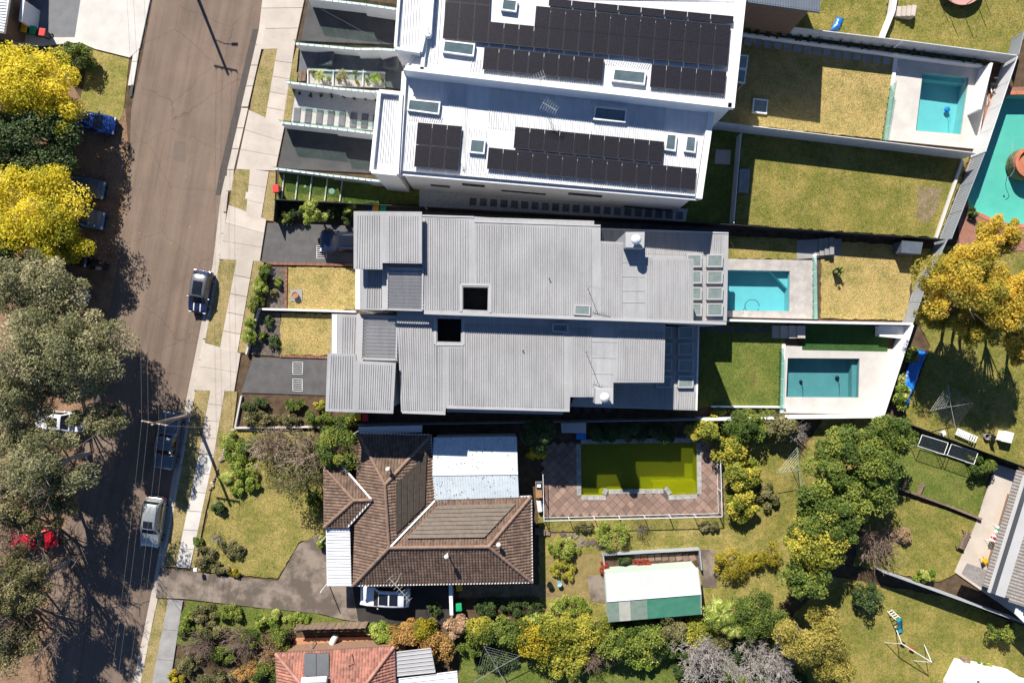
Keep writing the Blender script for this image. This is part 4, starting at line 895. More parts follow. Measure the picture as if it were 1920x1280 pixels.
MB().prism(inset([p.to_2d() for p in (eA, rA, rB, eB)], 1.9), 0, 2.8, cap=False).build('wall', BRK, t)
lines_on(t, [(1908, 1140), (1960, 1160), (1960, 1200), (1905, 1150)], 3.2, 5, AW); deck(t, [(1906, 1138), (1960, 1158), (1960, 1205), (1903, 1150)], 3.2, AW, name='side_roof', thick=.1)
t = thing('neighbour_house', 'white corrugated roof corner of the house at the top left', 'house', centre([(-60, -40), (14, 60)], 3))
TLZ = [(-160, -160), (20, -160), (17, 0), (7, 62), (-160, 40)]
walls(t, TLZ, 3.2, BRK, .4); deck(t, TLZ, 3.2, AW); lines_on(t, [(-60, -60), (18, -60), (8, 60), (-60, 48)], 3.2, 5, AW, across=True); band(t, (43, 0), (38, 40), .3, 0, 2.2, WHITE, name='door_pier')
t = thing('neighbour_house', 'blue-grey metal roofed house above the straw lawn', 'house', centre([(1440, -60), (1538, 22)], 6))
TR = [(1290, -160), (1545, -160), (1537, 23), (1392, 3)]
walls(t, TR, 6.5, BRK, .5); deck(t, TR, 6.5, M('bluegrey_roof', (.13, .155, .19), (.11, .13, .165), rough=.5, fine=.1)); lines_on(t, [(1396, -100), (1540, -100), (1536, 20), (1396, 1)], 6.5, 5, MATS['bluegrey_roof'])
t = thing('neighbour_house', 'small white rendered building at the bottom right corner', 'house', centre([(1822, 1250), (1930, 1330)], 2.5))
BR = [(1822, 1252), (1880, 1262), (1935, 1275), (1935, 1400), (1790, 1400), (1798, 1300)]
walls(t, BR, 2.8, WHITE, .3); deck(t, BR, 2.8, WROOF); skylight(t, [(1830, 1272), (1840, 1274), (1838, 1290), (1828, 1288)], 2.82, .15)
# ------------------------------------------------------------------ fences and garden walls
WFEN = M('white_fence_sheet', (.70, .70, .69), (.64, .64, .635), scale=1, rough=.55, fine=.06)
CFEN = M('charcoal_fence_sheet', (.03, .031, .034), None, rough=.55, fine=.1)
GFEN = M('grey_fence_sheet', (.34, .36, .38), (.29, .31, .33), scale=1, rough=.55, fine=.08)
def fence(label, a, b, h, mat, pitch=2.4, ribs=True, z0=0.0, rail=None, name='metal_fence', group=None):
    """sheet-metal fence; a, b photo points of its top edge at height z0+h"""
    p, q = P(*a, z0 + h).to_2d(), P(*b, z0 + h).to_2d(); L = (q - p).length; n = max(1, round(L / pitch)); d = (q - p) / L; nn = Vector((-d.y, d.x))
    t = thing(name, label, 'fence', ((p.x + q.x) / 2, (p.y + q.y) / 2, z0), group=group); W = L / n - .06
    me = mp = None
    for k in range(n + 1):
        c = p + d * (L * k / n)
        if mp is None: o = MB().box((0, 0, h / 2 + .02), (.06, .06, h + .04), math.atan2(d.y, d.x)).build('post', mat, t, local=True); mp = o.data
        else: o = link('post', mp, mat, t)
        o.location = (c.x - t.location.x, c.y - t.location.y, 0)
        if k == n: break
        s = p + d * (L * k / n + .03)
        if me is None:
            m = MB(); r = max(3, int(W / .19)) if ribs else 1; xs = []
            for i in range(r):
                for f, y in ((0, 0), (.5, 0), (.58, .035), (.92, .035)): xs.append((W * (i + f) / r, y if ribs else 0))
            xs.append((W, 0)); vs = []
            for x, y in xs:
                v = d * x + nn * y; vs += [(v.x, v.y, .04), (v.x, v.y, h)]
            m.add(vs, [(2 * i, 2 * i + 2, 2 * i + 3, 2 * i + 1) for i in range(len(xs) - 1)])
            e = d * W; m.bar((0, 0, h), (e.x, e.y, h), .05, .05); m.bar((0, 0, .06), (e.x, e.y, .06), .05, .05)
            o = m.build('fence_panel', mat, t, local=True); me = o.data
        else: o = link('fence_panel', me, mat, t)
        o.location = (s.x - t.location.x, s.y - t.location.y, 0)
    return t
def gwall(label, pts, hs, mat=None, wd=.2, name='garden_wall', z0=0.0, glass=0.0, gp=1.35):
    """rendered garden wall; stepped segments, pts are photo points of the top; glass = balustrade height on top"""
    c = P(*pts[0], hs[0]); t = thing(name, label, 'wall', (c.x, c.y, 0))
    for k, (a, b) in enumerate(zip(pts, pts[1:])):
        h = hs[k]; p, q = P(*a, h).to_2d(), P(*b, h).to_2d(); d = (q - p).normalized(); n = Vector((-d.y, d.x)) * wd / 2
        MB().prism([p - n, q - n, q + n, p + n], z0, h + .002 * k).build('wall_section', mat or WHITE, t)
        if glass:
            L = (q - p).length; m_ = max(1, round(L / gp))
            for j in range(m_):
                s, e = lerp(p, q, (j + .02) / m_), lerp(p, q, (j + .98) / m_); nn = n.normalized() * .008
                MB().prism([s - nn, e - nn, e + nn, s + nn], h + .08, h + glass).build('glass_panel', GLASSG, t)
                for f in (.2, .8):
                    g = lerp(s, e, f); MB().box((g.x, g.y, h + .06), (.06, .06, .12)).build('spigot', STEEL, t)
    return t
def glassfence(label, a, b, h=1.2, z0=.14, gp=1.5):
    p, q = P(*a, z0 + h).to_2d(), P(*b, z0 + h).to_2d(); L = (q - p).length; n = max(1, round(L / gp)); d = (q - p) / L; nn = Vector((-d.y, d.x)) * .008
    t = thing('glass_fence', label, 'fence', ((p.x + q.x) / 2, (p.y + q.y) / 2, 0))
    for k in range(n):
        s, e = lerp(p, q, (k + .02) / n), lerp(p, q, (k + .98) / n)
        MB().prism([s - nn, e - nn, e + nn, s + nn], z0 + .08, z0 + h).build('glass_panel', GLASSG, t)
        for f in (.2, .8):
            g = lerp(s, e, f); MB().box((g.x, g.y, z0 + .07), (.06, .06, .14)).build('spigot', STEEL, t)
# white pair: front terraces
gwall('white wall with glass balustrade above the topmost driveway', [(577, -4), (680, 8), (748, 18)], [1.7, 2.2], glass=.9)
gwall('white wall with glass balustrade between driveway and entry path', [(555, 82), (668, 92), (708, 92), (744, 94)], [1.5, 2.0, 2.5], glass=.9)
gwall('white wall with glass top between palm planters and gravel terrace', [(538, 154), (630, 166), (700, 172), (715, 171)], [1.5, 2.0, 2.6], glass=.5)
gwall('white wall with glass balustrade above the lower driveway', [(527, 230), (625, 241), (692, 249), (705, 250)], [1.6, 2.0, 2.6], glass=.9)
gwall('white wall with glass balustrade below the lower driveway', [(516, 316), (620, 329), (690, 337), (742, 342)], [1.0, 1.5, 2.0], glass=.8)
for k, (u, v) in enumerate(((577, 131), (624, 133), (681, 135), (721, 137))): pass
gwall('low white rim around the pebble planters', [(578, 131), (722, 136)], [.4], wd=.08)
for u0, u1 in ((577, 577), (625, 624), (681, 680)):
    gwall({577: 'low white planter divider beside the timber steps', 625: 'low white divider left of the middle palm', 681: 'low white divider right of the middle palm'}[u0], [(u0, 131), (u1, 160)], [.42], wd=.08)
st = thing('timber_steps', 'narrow timber slat steps at the planter end', 'steps', tuple(P(566, 142, 0)))
for k in range(6): p = P(560 + k * 2.6, 142, .25); MB().box((p.x, p.y, .15 + .03 * k), (.10, 1.0, .05), R(-4)).build('slat', TIMB, st)
for k, u in enumerate((531, 557, 583, 612, 640)):
    a, b = P(u + 2, 327 + k * 2.2, .2), P(u - 3, 373 + k * 1.3, .2)
    t = thing('lawn_edging', ['first', 'second', 'third', 'fourth', 'fifth'][k] + ' pale edging board from the street across the terraced lawn', 'edging', tuple((a + b) / 2))
    MB().bar(a, b, .10, .16).build('board', CONC_W, t); MB().bar(lerp(a, b, .02) - Vector((0, 0, .1)), lerp(a, b, .06) - Vector((0, 0, .1)), .14, .16).build('stake', TIMB, t)
# white pair: rear
fence('white ribbed fence along the top of the straw lawn', (1393, 40), (1692, 76), 1.7, WFEN, z0=.5)
fence('white ribbed fence above the topmost pool', (1694, 76), (1906, 104), 1.7, WFEN, z0=.5)
gwall('low white retaining wall below the row of fence shrubs', [(1393, 62), (1672, 100), (1846, 122)], [.75, .8], wd=.15)
sheet('garden_bed', [(1393, 48), (1895, 112), (1850, 124), (1672, 101), (1393, 64)], .6, SOIL, thick=.6, label='raised bed between white fence and retaining wall')
fence('white smooth fence between the two white houses, rear', (1338, 228), (1830, 287), 2.2, WFEN, ribs=False)
fence('white ribbed rear fence beside the topmost pool', (1908, 106), (1848, 284), 2.0, WFEN, pitch=2.3)
fence('grey ribbed rear fence of the wide lawn', (1846, 288), (1784, 447), 1.9, GFEN)
gwall('pale low retaining edge along the wide lawn', [(1806, 300), (1756, 446)], [.35], mat=CONC_W, wd=.25)
fence('short white cross fence beside the wide lawn', (1390, 250), (1376, 418), 1.5, WFEN, ribs=False)
glassfence('glass fence beside the topmost pool terrace', (1682, 152), (1664, 262))
gwall('white edge wall under the glass pool fence', [(1681, 104), (1661, 262)], [.3], wd=.3)
gwall('tall white screen wall hiding the pool pump', [(1860, 118), (1838, 205)], [1.8])
# grey pair
fence('charcoal fence between lower white and upper grey houses, front', (514, 374), (795, 388), 1.7, CFEN)
fence('charcoal fence along the gravel side passage', (800, 388), (1370, 421), 1.8, CFEN)
fence('charcoal fence below the wide sunlit lawn', (1372, 421), (1772, 449), 1.8, CFEN)
fence('short charcoal return fence at the driveway mouth', (516, 376), (513, 414), 1.5, CFEN)
fence('grey ribbed rear fence behind the yellow wattle', (1776, 450), (1742, 520), 1.8, GFEN)
fence('grey ribbed rear fence of the dry rear lawn', (1740, 524), (1712, 604), 1.8, GFEN)
glassfence('glass fence between blue pool and dry lawn', (1534, 478), (1534, 598))
gwall('white edge wall under the glass fence by the blue pool', [(1528, 476), (1530, 598)], [.3], wd=.3)
gwall('white boundary wall between blue pool and teal pool yards', [(1366, 600), (1540, 604), (1712, 607)], [1.8, 1.8], wd=.2)
gwall('white slanting rear wall beside the blue tarp', [(1712, 609), (1656, 780)], [1.9], wd=.2)
gwall('white south wall of the teal pool terrace', [(1656, 781), (1480, 783), (1312, 787)], [1.7, 1.6], wd=.2)
glassfence('glass panel fence at the house end of the teal pool', (1471, 652), (1468, 770))
gwall('white curb under the glass fence of the teal pool', [(1470, 645), (1466, 774)], [.3], wd=.3)
gwall('white planter box along the middle lot rear lawn', [(1335, 762), (1474, 763)], [.5], wd=.15)
fence('pale metal fence between grey house and brown house', (670, 797), (1310, 787), 1.7, GFEN)
gwall('pale low boundary wall between the two dry front lawns', [(484, 579), (666, 584)], [.7], wd=.18)
gwall('low pale front wall at the hedge of the middle lot', [(484, 581), (461, 664)], [.5], wd=.15, mat=CONC_W)
gwall('low pale wall beside the overgrown front bed', [(452, 742), (440, 802), (600, 800)], [.4, .45], wd=.15, mat=CONC_W)
def brickedge(label, a, b, n, sx=.23, sy=.11, z=.14):
    p, q = P(*a, z), P(*b, z); t = thing('brick_edging', label, 'edging', tuple((p + q) / 2)); me = None; d = q - p; an = math.atan2(d.y, d.x)
    for k in range(n):
        if me is None: o = MB().box((0, 0, .04), (sy, sx, .09)).build('brick', BRICK, t, local=True); me = o.data
        else: o = link('brick', me, BRICK, t)
        c = lerp(p, q, (k + .5) / n); o.location = (c.x - t.location.x, c.y - t.location.y, .02 + random.uniform(-.008, .008)); o.rotation_euler = (0, 0, an + random.uniform(-.05, .05))
brickedge('brick edging below the SUV driveway', (500, 494), (662, 497), 64)
brickedge('brick edging between the front lawn and bed of the upper grey house', (537, 500), (536, 580), 30)
brickedge('pale brick edging above the driveway with drain grates', (525, 667), (620, 670), 36)
# steps: treads are separate pieces
def steps(label, quad, n, z0, z1, mat, axis=0):
    A, B, C_, D_ = [Vector(q) for q in quad]; t = thing('garden_steps', label, 'steps', tuple(P(*((A + C_) / 2), 0)))
    for k in range(n):
        s0, s1 = k / n + .004, (k + 1) / n - .004
        q = [lerp(A, B, s0), lerp(A, B, s1), lerp(D_, C_, s1), lerp(D_, C_, s0)]
        MB().prism(px([tuple(v) for v in q], .3), 0, lerp(z0, z1, (k + 1) / n)).build('tread', mat, t, bevel=.01)
steps('grey concrete steps beside the blue pool lawn', [(1528, 448), (1560, 446), (1560, 478), (1528, 480)], 4, .1, .75, CONC_G)
steps('stone steps up to the dark artificial grass', [(1448, 610), (1506, 611), (1506, 634), (1448, 634)], 4, .1, .8, CONC)
steps('pale steps in the top right yard', [(1674, 12), (1712, 16), (1709, 36), (1672, 30)], 5, .1, .9, CONC)
steps('blue-grey steps beside the wide sunlit lawn', [(1386, 318), (1414, 316), (1411, 362), (1383, 362)], 4, .7, .1, CONC_G)
steps('dark entry stairs beside the white entry canopy', [(716, 100), (750, 104), (747, 134), (713, 128)], 6, .2, 1.3, SLATE)
steps('dark stairs on the entry path of the upper white house', [(596, 96), (628, 99), (624, 124), (592, 122)], 5, .1, .7, SLATE)
gwall('white retaining wall beside the pale steps, top right', [(1684, -30), (1676, 20), (1656, 70)], [.9, .9], wd=.3)
# brown house pool fence: posts, rails and mesh bars
def poolfence(label, pts, h=1.25, z0=.1):
    c = P(*pts[0], h); t = thing('pool_fence', label, 'fence', (c.x, c.y, z0)); m = MB()
    for a, b in zip(pts, pts[1:]):
        p, q = P(*a, z0 + h), P(*b, z0 + h); L = (q - p).length; n = max(1, round(L / 2.3)); dn = Vector((0, 0, -h))
        MB().bar(p, q, .05, .05).build('rail', WSTEEL, t); MB().bar(p + dn * .9, q + dn * .9, .04, .04).build('rail', WSTEEL, t)
        for k in range(n + 1): s = lerp(p, q, k / n); MB().bar(s + dn, s, .06).build('post', WSTEEL, t)
        for k in range(int(L / .12)): s = lerp(p, q, (k + .5) * .12 / L); m.bar(s + dn * .9, s, .012)
    m.build('bars', STEEL, t, kind='stuff')
poolfence('white metal pool fence around the green pool', [(1350, 826), (1354, 968), (1020, 976), (1018, 890)])
# right side
fence('charcoal fence above the fold-out clotheslines', (1692, 790), (1935, 880), 1.8, CFEN)
fence('grey sheet fence below the bare brown shrub', (1655, 1072), (1920, 1168), 1.8, GFEN)
fence('grey sheet fence beside the trampoline lawn', (1920, 60), (1910, 102), 1.7, GFEN, pitch=2)
sl_ = thing('sleeper_wall', 'low timber sleeper wall between the two terrace lawns', 'wall', tuple(P(1745, 935, 0)))
for a, b in (((1652, 902), (1700, 920)), ((1701, 920), (1770, 945)), ((1771, 945), (1838, 972))): MB().bar(P(*a, .25), P(*b, .25), .2, .5).build('sleeper', TIMB, sl_)
for a, b in (((1700, 897), (1692, 918)), ((1731, 905), (1721, 928))): MB().bar(P(*a, .3), P(*b, .3), .2, .35).build('sleeper', TIMB, sl_)
# weathered paling fence at the bottom: each board its own piece
pf = thing('paling_fence', 'leaning weathered paling fence above the terracotta path', 'fence', tuple(P(620, 1175, 0)))
for k in range(34):
    s = k / 34; a = P(552 + 135 * s, 1180 - 3 * s + .5 * math.sin(k * 1.7), 1.6); m = MB().box((a.x, a.y, .8), (.195, .03, 1.6 + .08 * math.sin(k * 2.3)), random.uniform(-.05, .05)); m.build('paling', TIMB, pf)
MB().bar(P(552, 1184, 1.2), P(687, 1181, 1.2), .08, .08).build('rail', TIMB, pf)
# raised bed and frame beside the shed
rb = thing('raised_bed_frame', 'grey framed vegetable bed above the green shed', 'garden bed', tuple(P(1225, 1045, 0)))
for a, b in (((1130, 1038), (1310, 1028)), ((1310, 1028), (1314, 1066)), ((1130, 1038), (1134, 1072))): MB().bar(P(*a, .4), P(*b, .4), .12, .7).build('side', GFEN, rb)
MB().prism(px([(1132, 1040), (1309, 1030), (1312, 1064), (1135, 1074)], .2), 0, .2).build('soil', SOIL, rb)
for k in range(9): p = P(1195 + k * 13, 1044 + .6 * (k % 3), .25); MB().box((p.x, p.y, .22), (.55, .6, .05), .05 * k).build('paver', PAV, rb)
# rock border along the street
rk = thing('rock_border', 'line of sandstone rocks edging the overgrown front garden', 'rocks', tuple(P(415, 870, 0))); random.seed(11)
for k in range(34):
    s = k / 33; u, v = (lerp(437, 409, s), lerp(806, 880, s)) if k < 26 else (lerp(409, 396, (k - 26) / 7), lerp(880, 915, (k - 26) / 7)); p = P(u + random.uniform(-2, 2), v, .1); r = random.uniform(.14, .26)
    m = MB(); base = [(math.cos(q) * r * random.uniform(.8, 1.2), math.sin(q) * r * random.uniform(.8, 1.2)) for q in [i * 1.047 for i in range(6)]]
    m.add([(p.x + x, p.y + y, .0) for x, y in base] + [(p.x + x * .8, p.y + y * .8, .2 + random.uniform(0, .1)) for x, y in base] + [(p.x, p.y, .33)], [(i, (i + 1) % 6, 6 + (i + 1) % 6, 6 + i) for i in range(6)] + [(6 + i, 6 + (i + 1) % 6, 12) for i in range(6)])
    m.build('rock', M('sandstone', (.42, .34, .25), (.3, .24, .17), scale=5, rough=.95, fine=.3, island=.3), rk)
# ------------------------------------------------------------------ plants
LV = {
 'wattle': leaf_mat('leaf_wattle', [(0.09, 0.13, 0.015), (0.3, 0.31, 0.025), (0.66, 0.57, 0.035), (0.88, 0.72, 0.05), (0.92, 0.76, 0.12)], 0.45),
 'wattle2': leaf_mat('leaf_wattle_orange', [(0.12, 0.15, 0.025), (0.32, 0.29, 0.04), (0.66, 0.48, 0.06), (0.88, 0.6, 0.09)], 0.45),
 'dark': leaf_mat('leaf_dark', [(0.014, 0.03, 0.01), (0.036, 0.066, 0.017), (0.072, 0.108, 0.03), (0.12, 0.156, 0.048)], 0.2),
 'gum': leaf_mat('leaf_gum', [(0.055, 0.07, 0.03), (0.16, 0.17, 0.075), (0.34, 0.32, 0.165), (0.55, 0.48, 0.29)], 0.35),
 'hedge': leaf_mat('leaf_hedge', [(0.03, 0.06, 0.012), (0.075, 0.12, 0.02), (0.16, 0.21, 0.035), (0.36, 0.36, 0.06)], 0.3),
 'lime': leaf_mat('leaf_lime', [(0.07, 0.14, 0.017), (0.168, 0.238, 0.028), (0.336, 0.392, 0.07), (0.588, 0.588, 0.196)], 0.35),
 'gold': leaf_mat('leaf_gold', [(0.08, 0.09, 0.01), (0.22, 0.2, 0.018), (0.42, 0.34, 0.025), (0.6, 0.44, 0.035)], 0.35),
 'yellow': leaf_mat('leaf_yellow', [(0.07, 0.11, 0.015), (0.19, 0.22, 0.03), (0.42, 0.4, 0.055), (0.72, 0.58, 0.09)], 0.4),
 'olive': leaf_mat('leaf_olive', [(0.049, 0.056, 0.021), (0.119, 0.119, 0.042), (0.224, 0.203, 0.084), (0.336, 0.28, 0.14)], 0.3),
 'rust': leaf_mat('leaf_rust', [(0.13, 0.104, 0.026), (0.312, 0.195, 0.052), (0.468, 0.26, 0.078), (0.546, 0.338, 0.13)], 0.3),
 'pink': leaf_mat('leaf_pink', [(0.15, 0.112, 0.05), (0.35, 0.213, 0.125), (0.5, 0.325, 0.2), (0.575, 0.425, 0.25)], 0.3),
 'red': leaf_mat('leaf_red', [(.15, .03, .02), (.30, .05, .03), (.36, .10, .05)], .2),
 'fern': leaf_mat('leaf_feather', [(0.084, 0.098, 0.021), (0.238, 0.224, 0.042), (0.448, 0.378, 0.084), (0.588, 0.476, 0.126)], 0.4),
 'dry': leaf_mat('leaf_dry', [(.20, .13, .07), (.32, .22, .12), (.12, .07, .04)], .05),
}
BARK = M('bark', (.20, .155, .12), (.11, .085, .065), scale=4, rough=.95, fine=.35, fscale=20); BARKG = M('bark_grey', (.40, .36, .33), (.27, .24, .215), scale=4, rough=.95, fine=.25, fscale=20); BARKR = M('bark_redbrown', (.27, .19, .15), (.17, .12, .095), scale=4, rough=.95, fine=.3)
NPR = np.random.RandomState
def leaves(name, parent, centers, radii, n, mat, leaf=(.26, .11), seed=0, up=.45, tint=(0, 1), hang=0.0, kind=None):
    """leaf faces spread over clumps: centers (k,3), radii (k,3)"""
    r = NPR(seed); k = len(centers); idx = r.randint(0, k, n); ct = r.uniform(tint[0], tint[1], k)
    d = r.normal(size=(n, 3)); d[:, 2] = d[:, 2] * .9 + .25; d /= np.linalg.norm(d, axis=1)[:, None]
    rr = r.uniform(.35, 1.0, n) ** .6
    pos = centers[idx] + d * radii[idx] * rr[:, None]
    nrm = d * .5 + r.normal(size=(n, 3)) * .55 + np.array([0, 0, up]); nrm /= np.linalg.norm(nrm, axis=1)[:, None]
    a = np.cross(nrm, r.normal(size=(n, 3))); a /= np.linalg.norm(a, axis=1)[:, None] + 1e-9
    if hang: a[:, 2] -= hang; a /= np.linalg.norm(a, axis=1)[:, None]
    b = np.cross(nrm, a); b /= np.linalg.norm(b, axis=1)[:, None] + 1e-9
    L = (leaf[0] * r.uniform(.6, 1.25, n))[:, None] * .5; W = (leaf[1] * r.uniform(.7, 1.25, n))[:, None] * .5
    pos[:, 2] = np.maximum(pos[:, 2], .1)
    off = np.array(wloc(parent)) if parent else 0
    v = np.stack([pos - a * L, pos + b * W + a * L * .1, pos + a * L - nrm * L * .25, pos - b * W + a * L * .1], 1).reshape(-1, 3) - off
    me = bpy.data.meshes.new(name); me.vertices.add(4 * n); me.vertices.foreach_set('co', v.ravel())
    me.loops.add(4 * n); me.loops.foreach_set('vertex_index', np.arange(4 * n)); me.polygons.add(n); me.polygons.foreach_set('loop_start', np.arange(0, 4 * n, 4)); me.polygons.foreach_set('loop_total', np.full(n, 4))
    me.update(calc_edges=True)
    at = me.attributes.new('tint', 'FLOAT', 'FACE'); at.data.foreach_set('value', np.clip(ct[idx] * .62 + r.uniform(0, .42, n), 0, 1))
    return link(name, me, mat, parent, kind)
def clumps(c, rad, k, seed, low=-.25, cr=.34, hollow=.55):
    r = NPR(seed); d = r.normal(size=(k * 3, 3)); d /= np.linalg.norm(d, axis=1)[:, None]; d = d[d[:, 2] > low][:k]
    q = r.uniform(hollow, .92, len(d))[:, None] * r.uniform(.82, 1.08, len(d))[:, None]
    cen = np.array(c) + d * np.array(rad) * q; m = float(np.mean(rad))
    rr = np.stack([r.uniform(.7, 1.35, len(d)) * cr * m] * 3, 1); rr[:, 2] *= .75
    return cen, rr
def limbs(base, tips, r0, seed, sub=3, bend=.18, n=5, fork=.35):
    """tapered trunk that forks into limbs reaching the tips"""
    rnd = random.Random(seed); m = MB(); base = Vector(base); cen = sum((Vector(t_) for t_ in tips), Vector()) / len(tips)
    f = lerp(base, cen, fork); f += Vector((rnd.uniform(-.2, .2), rnd.uniform(-.2, .2), 0)); m.tube([base, lerp(base, f, .5) + Vector((rnd.uniform(-.1, .1), rnd.uniform(-.1, .1), 0)), f], r0, 7, r1=r0 * .75)
    for t_ in tips:
        t_ = Vector(t_); L = (t_ - f).length; mid = lerp(f, t_, .5) + Vector((rnd.uniform(-1, 1), rnd.uniform(-1, 1), rnd.uniform(0, 1))) * L * bend
        m.tube([f, lerp(f, mid, .55) + Vector((0, 0, .05 * L)), mid, t_], r0 * .5, n, r1=r0 * .1)
        for s in range(sub):
            o = lerp(mid, t_, rnd.uniform(0, .7)); e = o + Vector((rnd.uniform(-1, 1), rnd.uniform(-1, 1), rnd.uniform(-.1, .8))) * L * .35
            m.tube([o, lerp(o, e, .5) + Vector((0, 0, .04 * L)), e], r0 * .16, 4, r1=r0 * .04)
    return m
def tree(name, label, u, v, zc, rx, ry, sp, n, leaf=(.26, .11), k=36, seed=1, trunk=.16, base=None, rz=None, bark=None, group=None, cat='tree', hollow=.5, cr=.34, up=.7, hang=0, tint=(0, 1), low=-.25, sub=2):
    s = (CAM_H - zc) / FPX; c = P(u, v, zc); rad = (rx * s, ry * s, rz or min(zc * .55, (rx + ry) * .5 * s * .75))
    b = P(*base) if base else Vector((c.x, c.y, 0)); t = thing(name, label, cat, (b.x, b.y, 0), group=group)
    cen, rr = clumps(c, rad, k, seed, low, cr, hollow)
    leaves('crown', t, cen, rr, int(n * 1.5), LV[sp], (leaf[0], leaf[1] * 1.2), seed, up, tint, hang)
    tips = [Vector(x) for x in cen[:: max(1, len(cen) // 9)]]
    limbs((b.x, b.y, 0), tips, trunk, seed, sub).build('trunk', bark or BARK, t)
    return t
def bush(label, u, v, rx, ry, h, sp, n=700, leaf=(.15, .075), seed=1, name='shrub', k=16, group=None, cat='shrub', tint=(0, 1), cr=.36, hollow=.45, up=.7, z0=0.0):
    zc = z0 + h * .5; s = (CAM_H - zc) / FPX; c = P(u, v, zc); rad = (rx * s, ry * s, h * .5); t = thing(name, label, cat, (c.x, c.y, z0), group=group)
    cen, rr = clumps(c, rad, k, seed, -.6, cr, hollow)
    leaves('foliage', t, cen, rr, int(n * 2.4), LV[sp], (leaf[0] * 1.15, leaf[1] * 1.3), seed, up, tint)
    m = MB(); rnd = random.Random(seed)
    for i in range(4):
        e = Vector(cen[i % len(cen)]); m.tube([(c.x + rnd.uniform(-.08, .08), c.y + rnd.uniform(-.08, .08), z0), lerp(Vector((c.x, c.y, z0)), e, .5), e], .03, 4, r1=.01)
    m.build('stem', BARK, t); return t
def bare(name, label, u, v, rx, ry, h, seed=1, bark=None, n=26, r0=.09, twigs=5, base=None, cat='shrub', leafmix=None, nl=0, depth=3, tw=.009):
    """leafless shrub: branching tapered twigs"""
    zc = h * .75; s = (CAM_H - zc) / FPX; c = P(u, v, zc); b = P(*base) if base else Vector((c.x, c.y, 0)); rnd = random.Random(seed)
    t = thing(name, label, cat, (b.x, b.y, 0)); m = MB(); ends = []
    def grow(p, d, L, r, lev):
        q = p + d * L * .5 + Vector((rnd.uniform(-1, 1), rnd.uniform(-1, 1), rnd.uniform(-.3, .6))) * L * .12; e = q + (d + Vector((rnd.uniform(-.5, .5), rnd.uniform(-.5, .5), rnd.uniform(-.15, .3)))).normalized() * L * .5
        m.tube([p, q, e], r, 3 if lev else 5, r1=max(tw, r * .5)); ends.append(e)
        if lev >= depth: return
        for i in range(twigs if lev else twigs - 1):
            o = lerp(p, q, rnd.uniform(.5, 1)) if rnd.random() < .3 else lerp(q, e, rnd.uniform(.1, 1)); nd = (d * .8 + Vector((rnd.uniform(-1, 1), rnd.uniform(-1, 1), rnd.uniform(-.35, .7)))).normalized()
            grow(o, nd, L * rnd.uniform(.45, .72), max(tw, r * .5), lev + 1)
    for i in range(n):
        a = 2 * math.pi * (i + rnd.random() * .6) / n; f = rnd.uniform(.25, 1); tgt = Vector((c.x + math.cos(a) * rx * s * f * .62, c.y + math.sin(a) * ry * s * f * .62, h * rnd.uniform(.55, .95) * (1.1 - .35 * f)))
        d = tgt - b; grow(Vector((b.x, b.y, 0)) + Vector((rnd.uniform(-.1, .1), rnd.uniform(-.1, .1), 0)), d.normalized(), d.length * .8, r0 * rnd.uniform(.6, 1), 0 if n < 14 else 1)
    m.build('branches', bark or BARKR, t)
    if leafmix: 
        e = np.array([tuple(x) for x in ends]); leaves('foliage', t, e, np.full((len(e), 3), .18), nl, LV[leafmix], (.14, .07), seed)
    return t
def palm(label, u, v, z, r, n=14, seed=1, sp='yellow', name='palm', z0=0.0, cat='palm'):
    rnd = random.Random(seed); c = P(u, v, z); t = thing(name, label, cat, (c.x, c.y, z0))
    MB().tube([(c.x, c.y, z0), (c.x, c.y, z)], .10, 7, r1=.07).build('trunk', BARK, t)
    for k in range(n):
        a = 2 * math.pi * k / n + rnd.uniform(-.15, .15); L = r * rnd.uniform(.75, 1.1); d = Vector((math.cos(a), math.sin(a), 0)); sd = Vector((-d.y, d.x, 0)); el = rnd.uniform(.1, .7); m = MB(); N = 9
        ribp = []
        for j in range(N + 1):
            f = j / N; ribp.append(Vector((c.x, c.y, z)) + d * L * f + Vector((0, 0, L * (el * f - .75 * f * f))))
        vs, fs = [tuple(p) for p in ribp], []
        for j in range(N):
            f = (j + .5) / N; wl = L * .30 * math.sin(math.pi * min(1, f * .9 + .12)); p = lerp(ribp[j], ribp[j + 1], .5)
            for g in (-1, 1): vs.append(tuple(p + sd * g * wl + d * wl * .6 - Vector((0, 0, wl * .25)))); fs.append((j, j + 1, len(vs) - 1))
        m.add(vs, fs)
        o = m.build('frond', LV[sp], t); at = o.data.attributes.new('tint', 'FLOAT', 'FACE'); at.data.foreach_set('value', [rnd.uniform(.2, 1) for _ in o.data.polygons])
    return t
# ---- street trees on the left
ST = 'street trees on the dirt verge'
tree('wattle_tree', 'bright yellow flowering wattle beside the three bins, topmost street tree', 44, 156, 4.6, 104, 62, 'wattle', 15000, (.22, .10), 46, 3, .18, base=(120, 190), group=ST, tint=(.25, 1))
tree('wattle_tree', 'orange-tinged wattle crown overhanging the blue hatchback', 88, 212, 3.8, 70, 46, 'wattle', 6500, (.22, .10), 26, 4, .12, base=(130, 215), group=ST, tint=(.1, .85))
tree('dense_tree', 'dark green dense tree between the two yellow wattles', 52, 268, 4.0, 98, 82, 'dark', 14000, (.24, .13), 44, 5, .2, base=(130, 280), group=ST, tint=(.1, 1))
tree('wattle_tree', 'yellow wattle crown overhanging the dark parked sedans', 58, 392, 4.5, 100, 84, 'wattle', 15000, (.22, .10), 46, 6, .18, base=(140, 395), group=ST, tint=(.15, 1))
tree('wattle_tree', 'greener wattle crown below the dark parked sedans', 96, 452, 3.8, 74, 52, 'wattle', 7500, (.22, .10), 28, 7, .13, base=(150, 440), group=ST, tint=(0, .7))
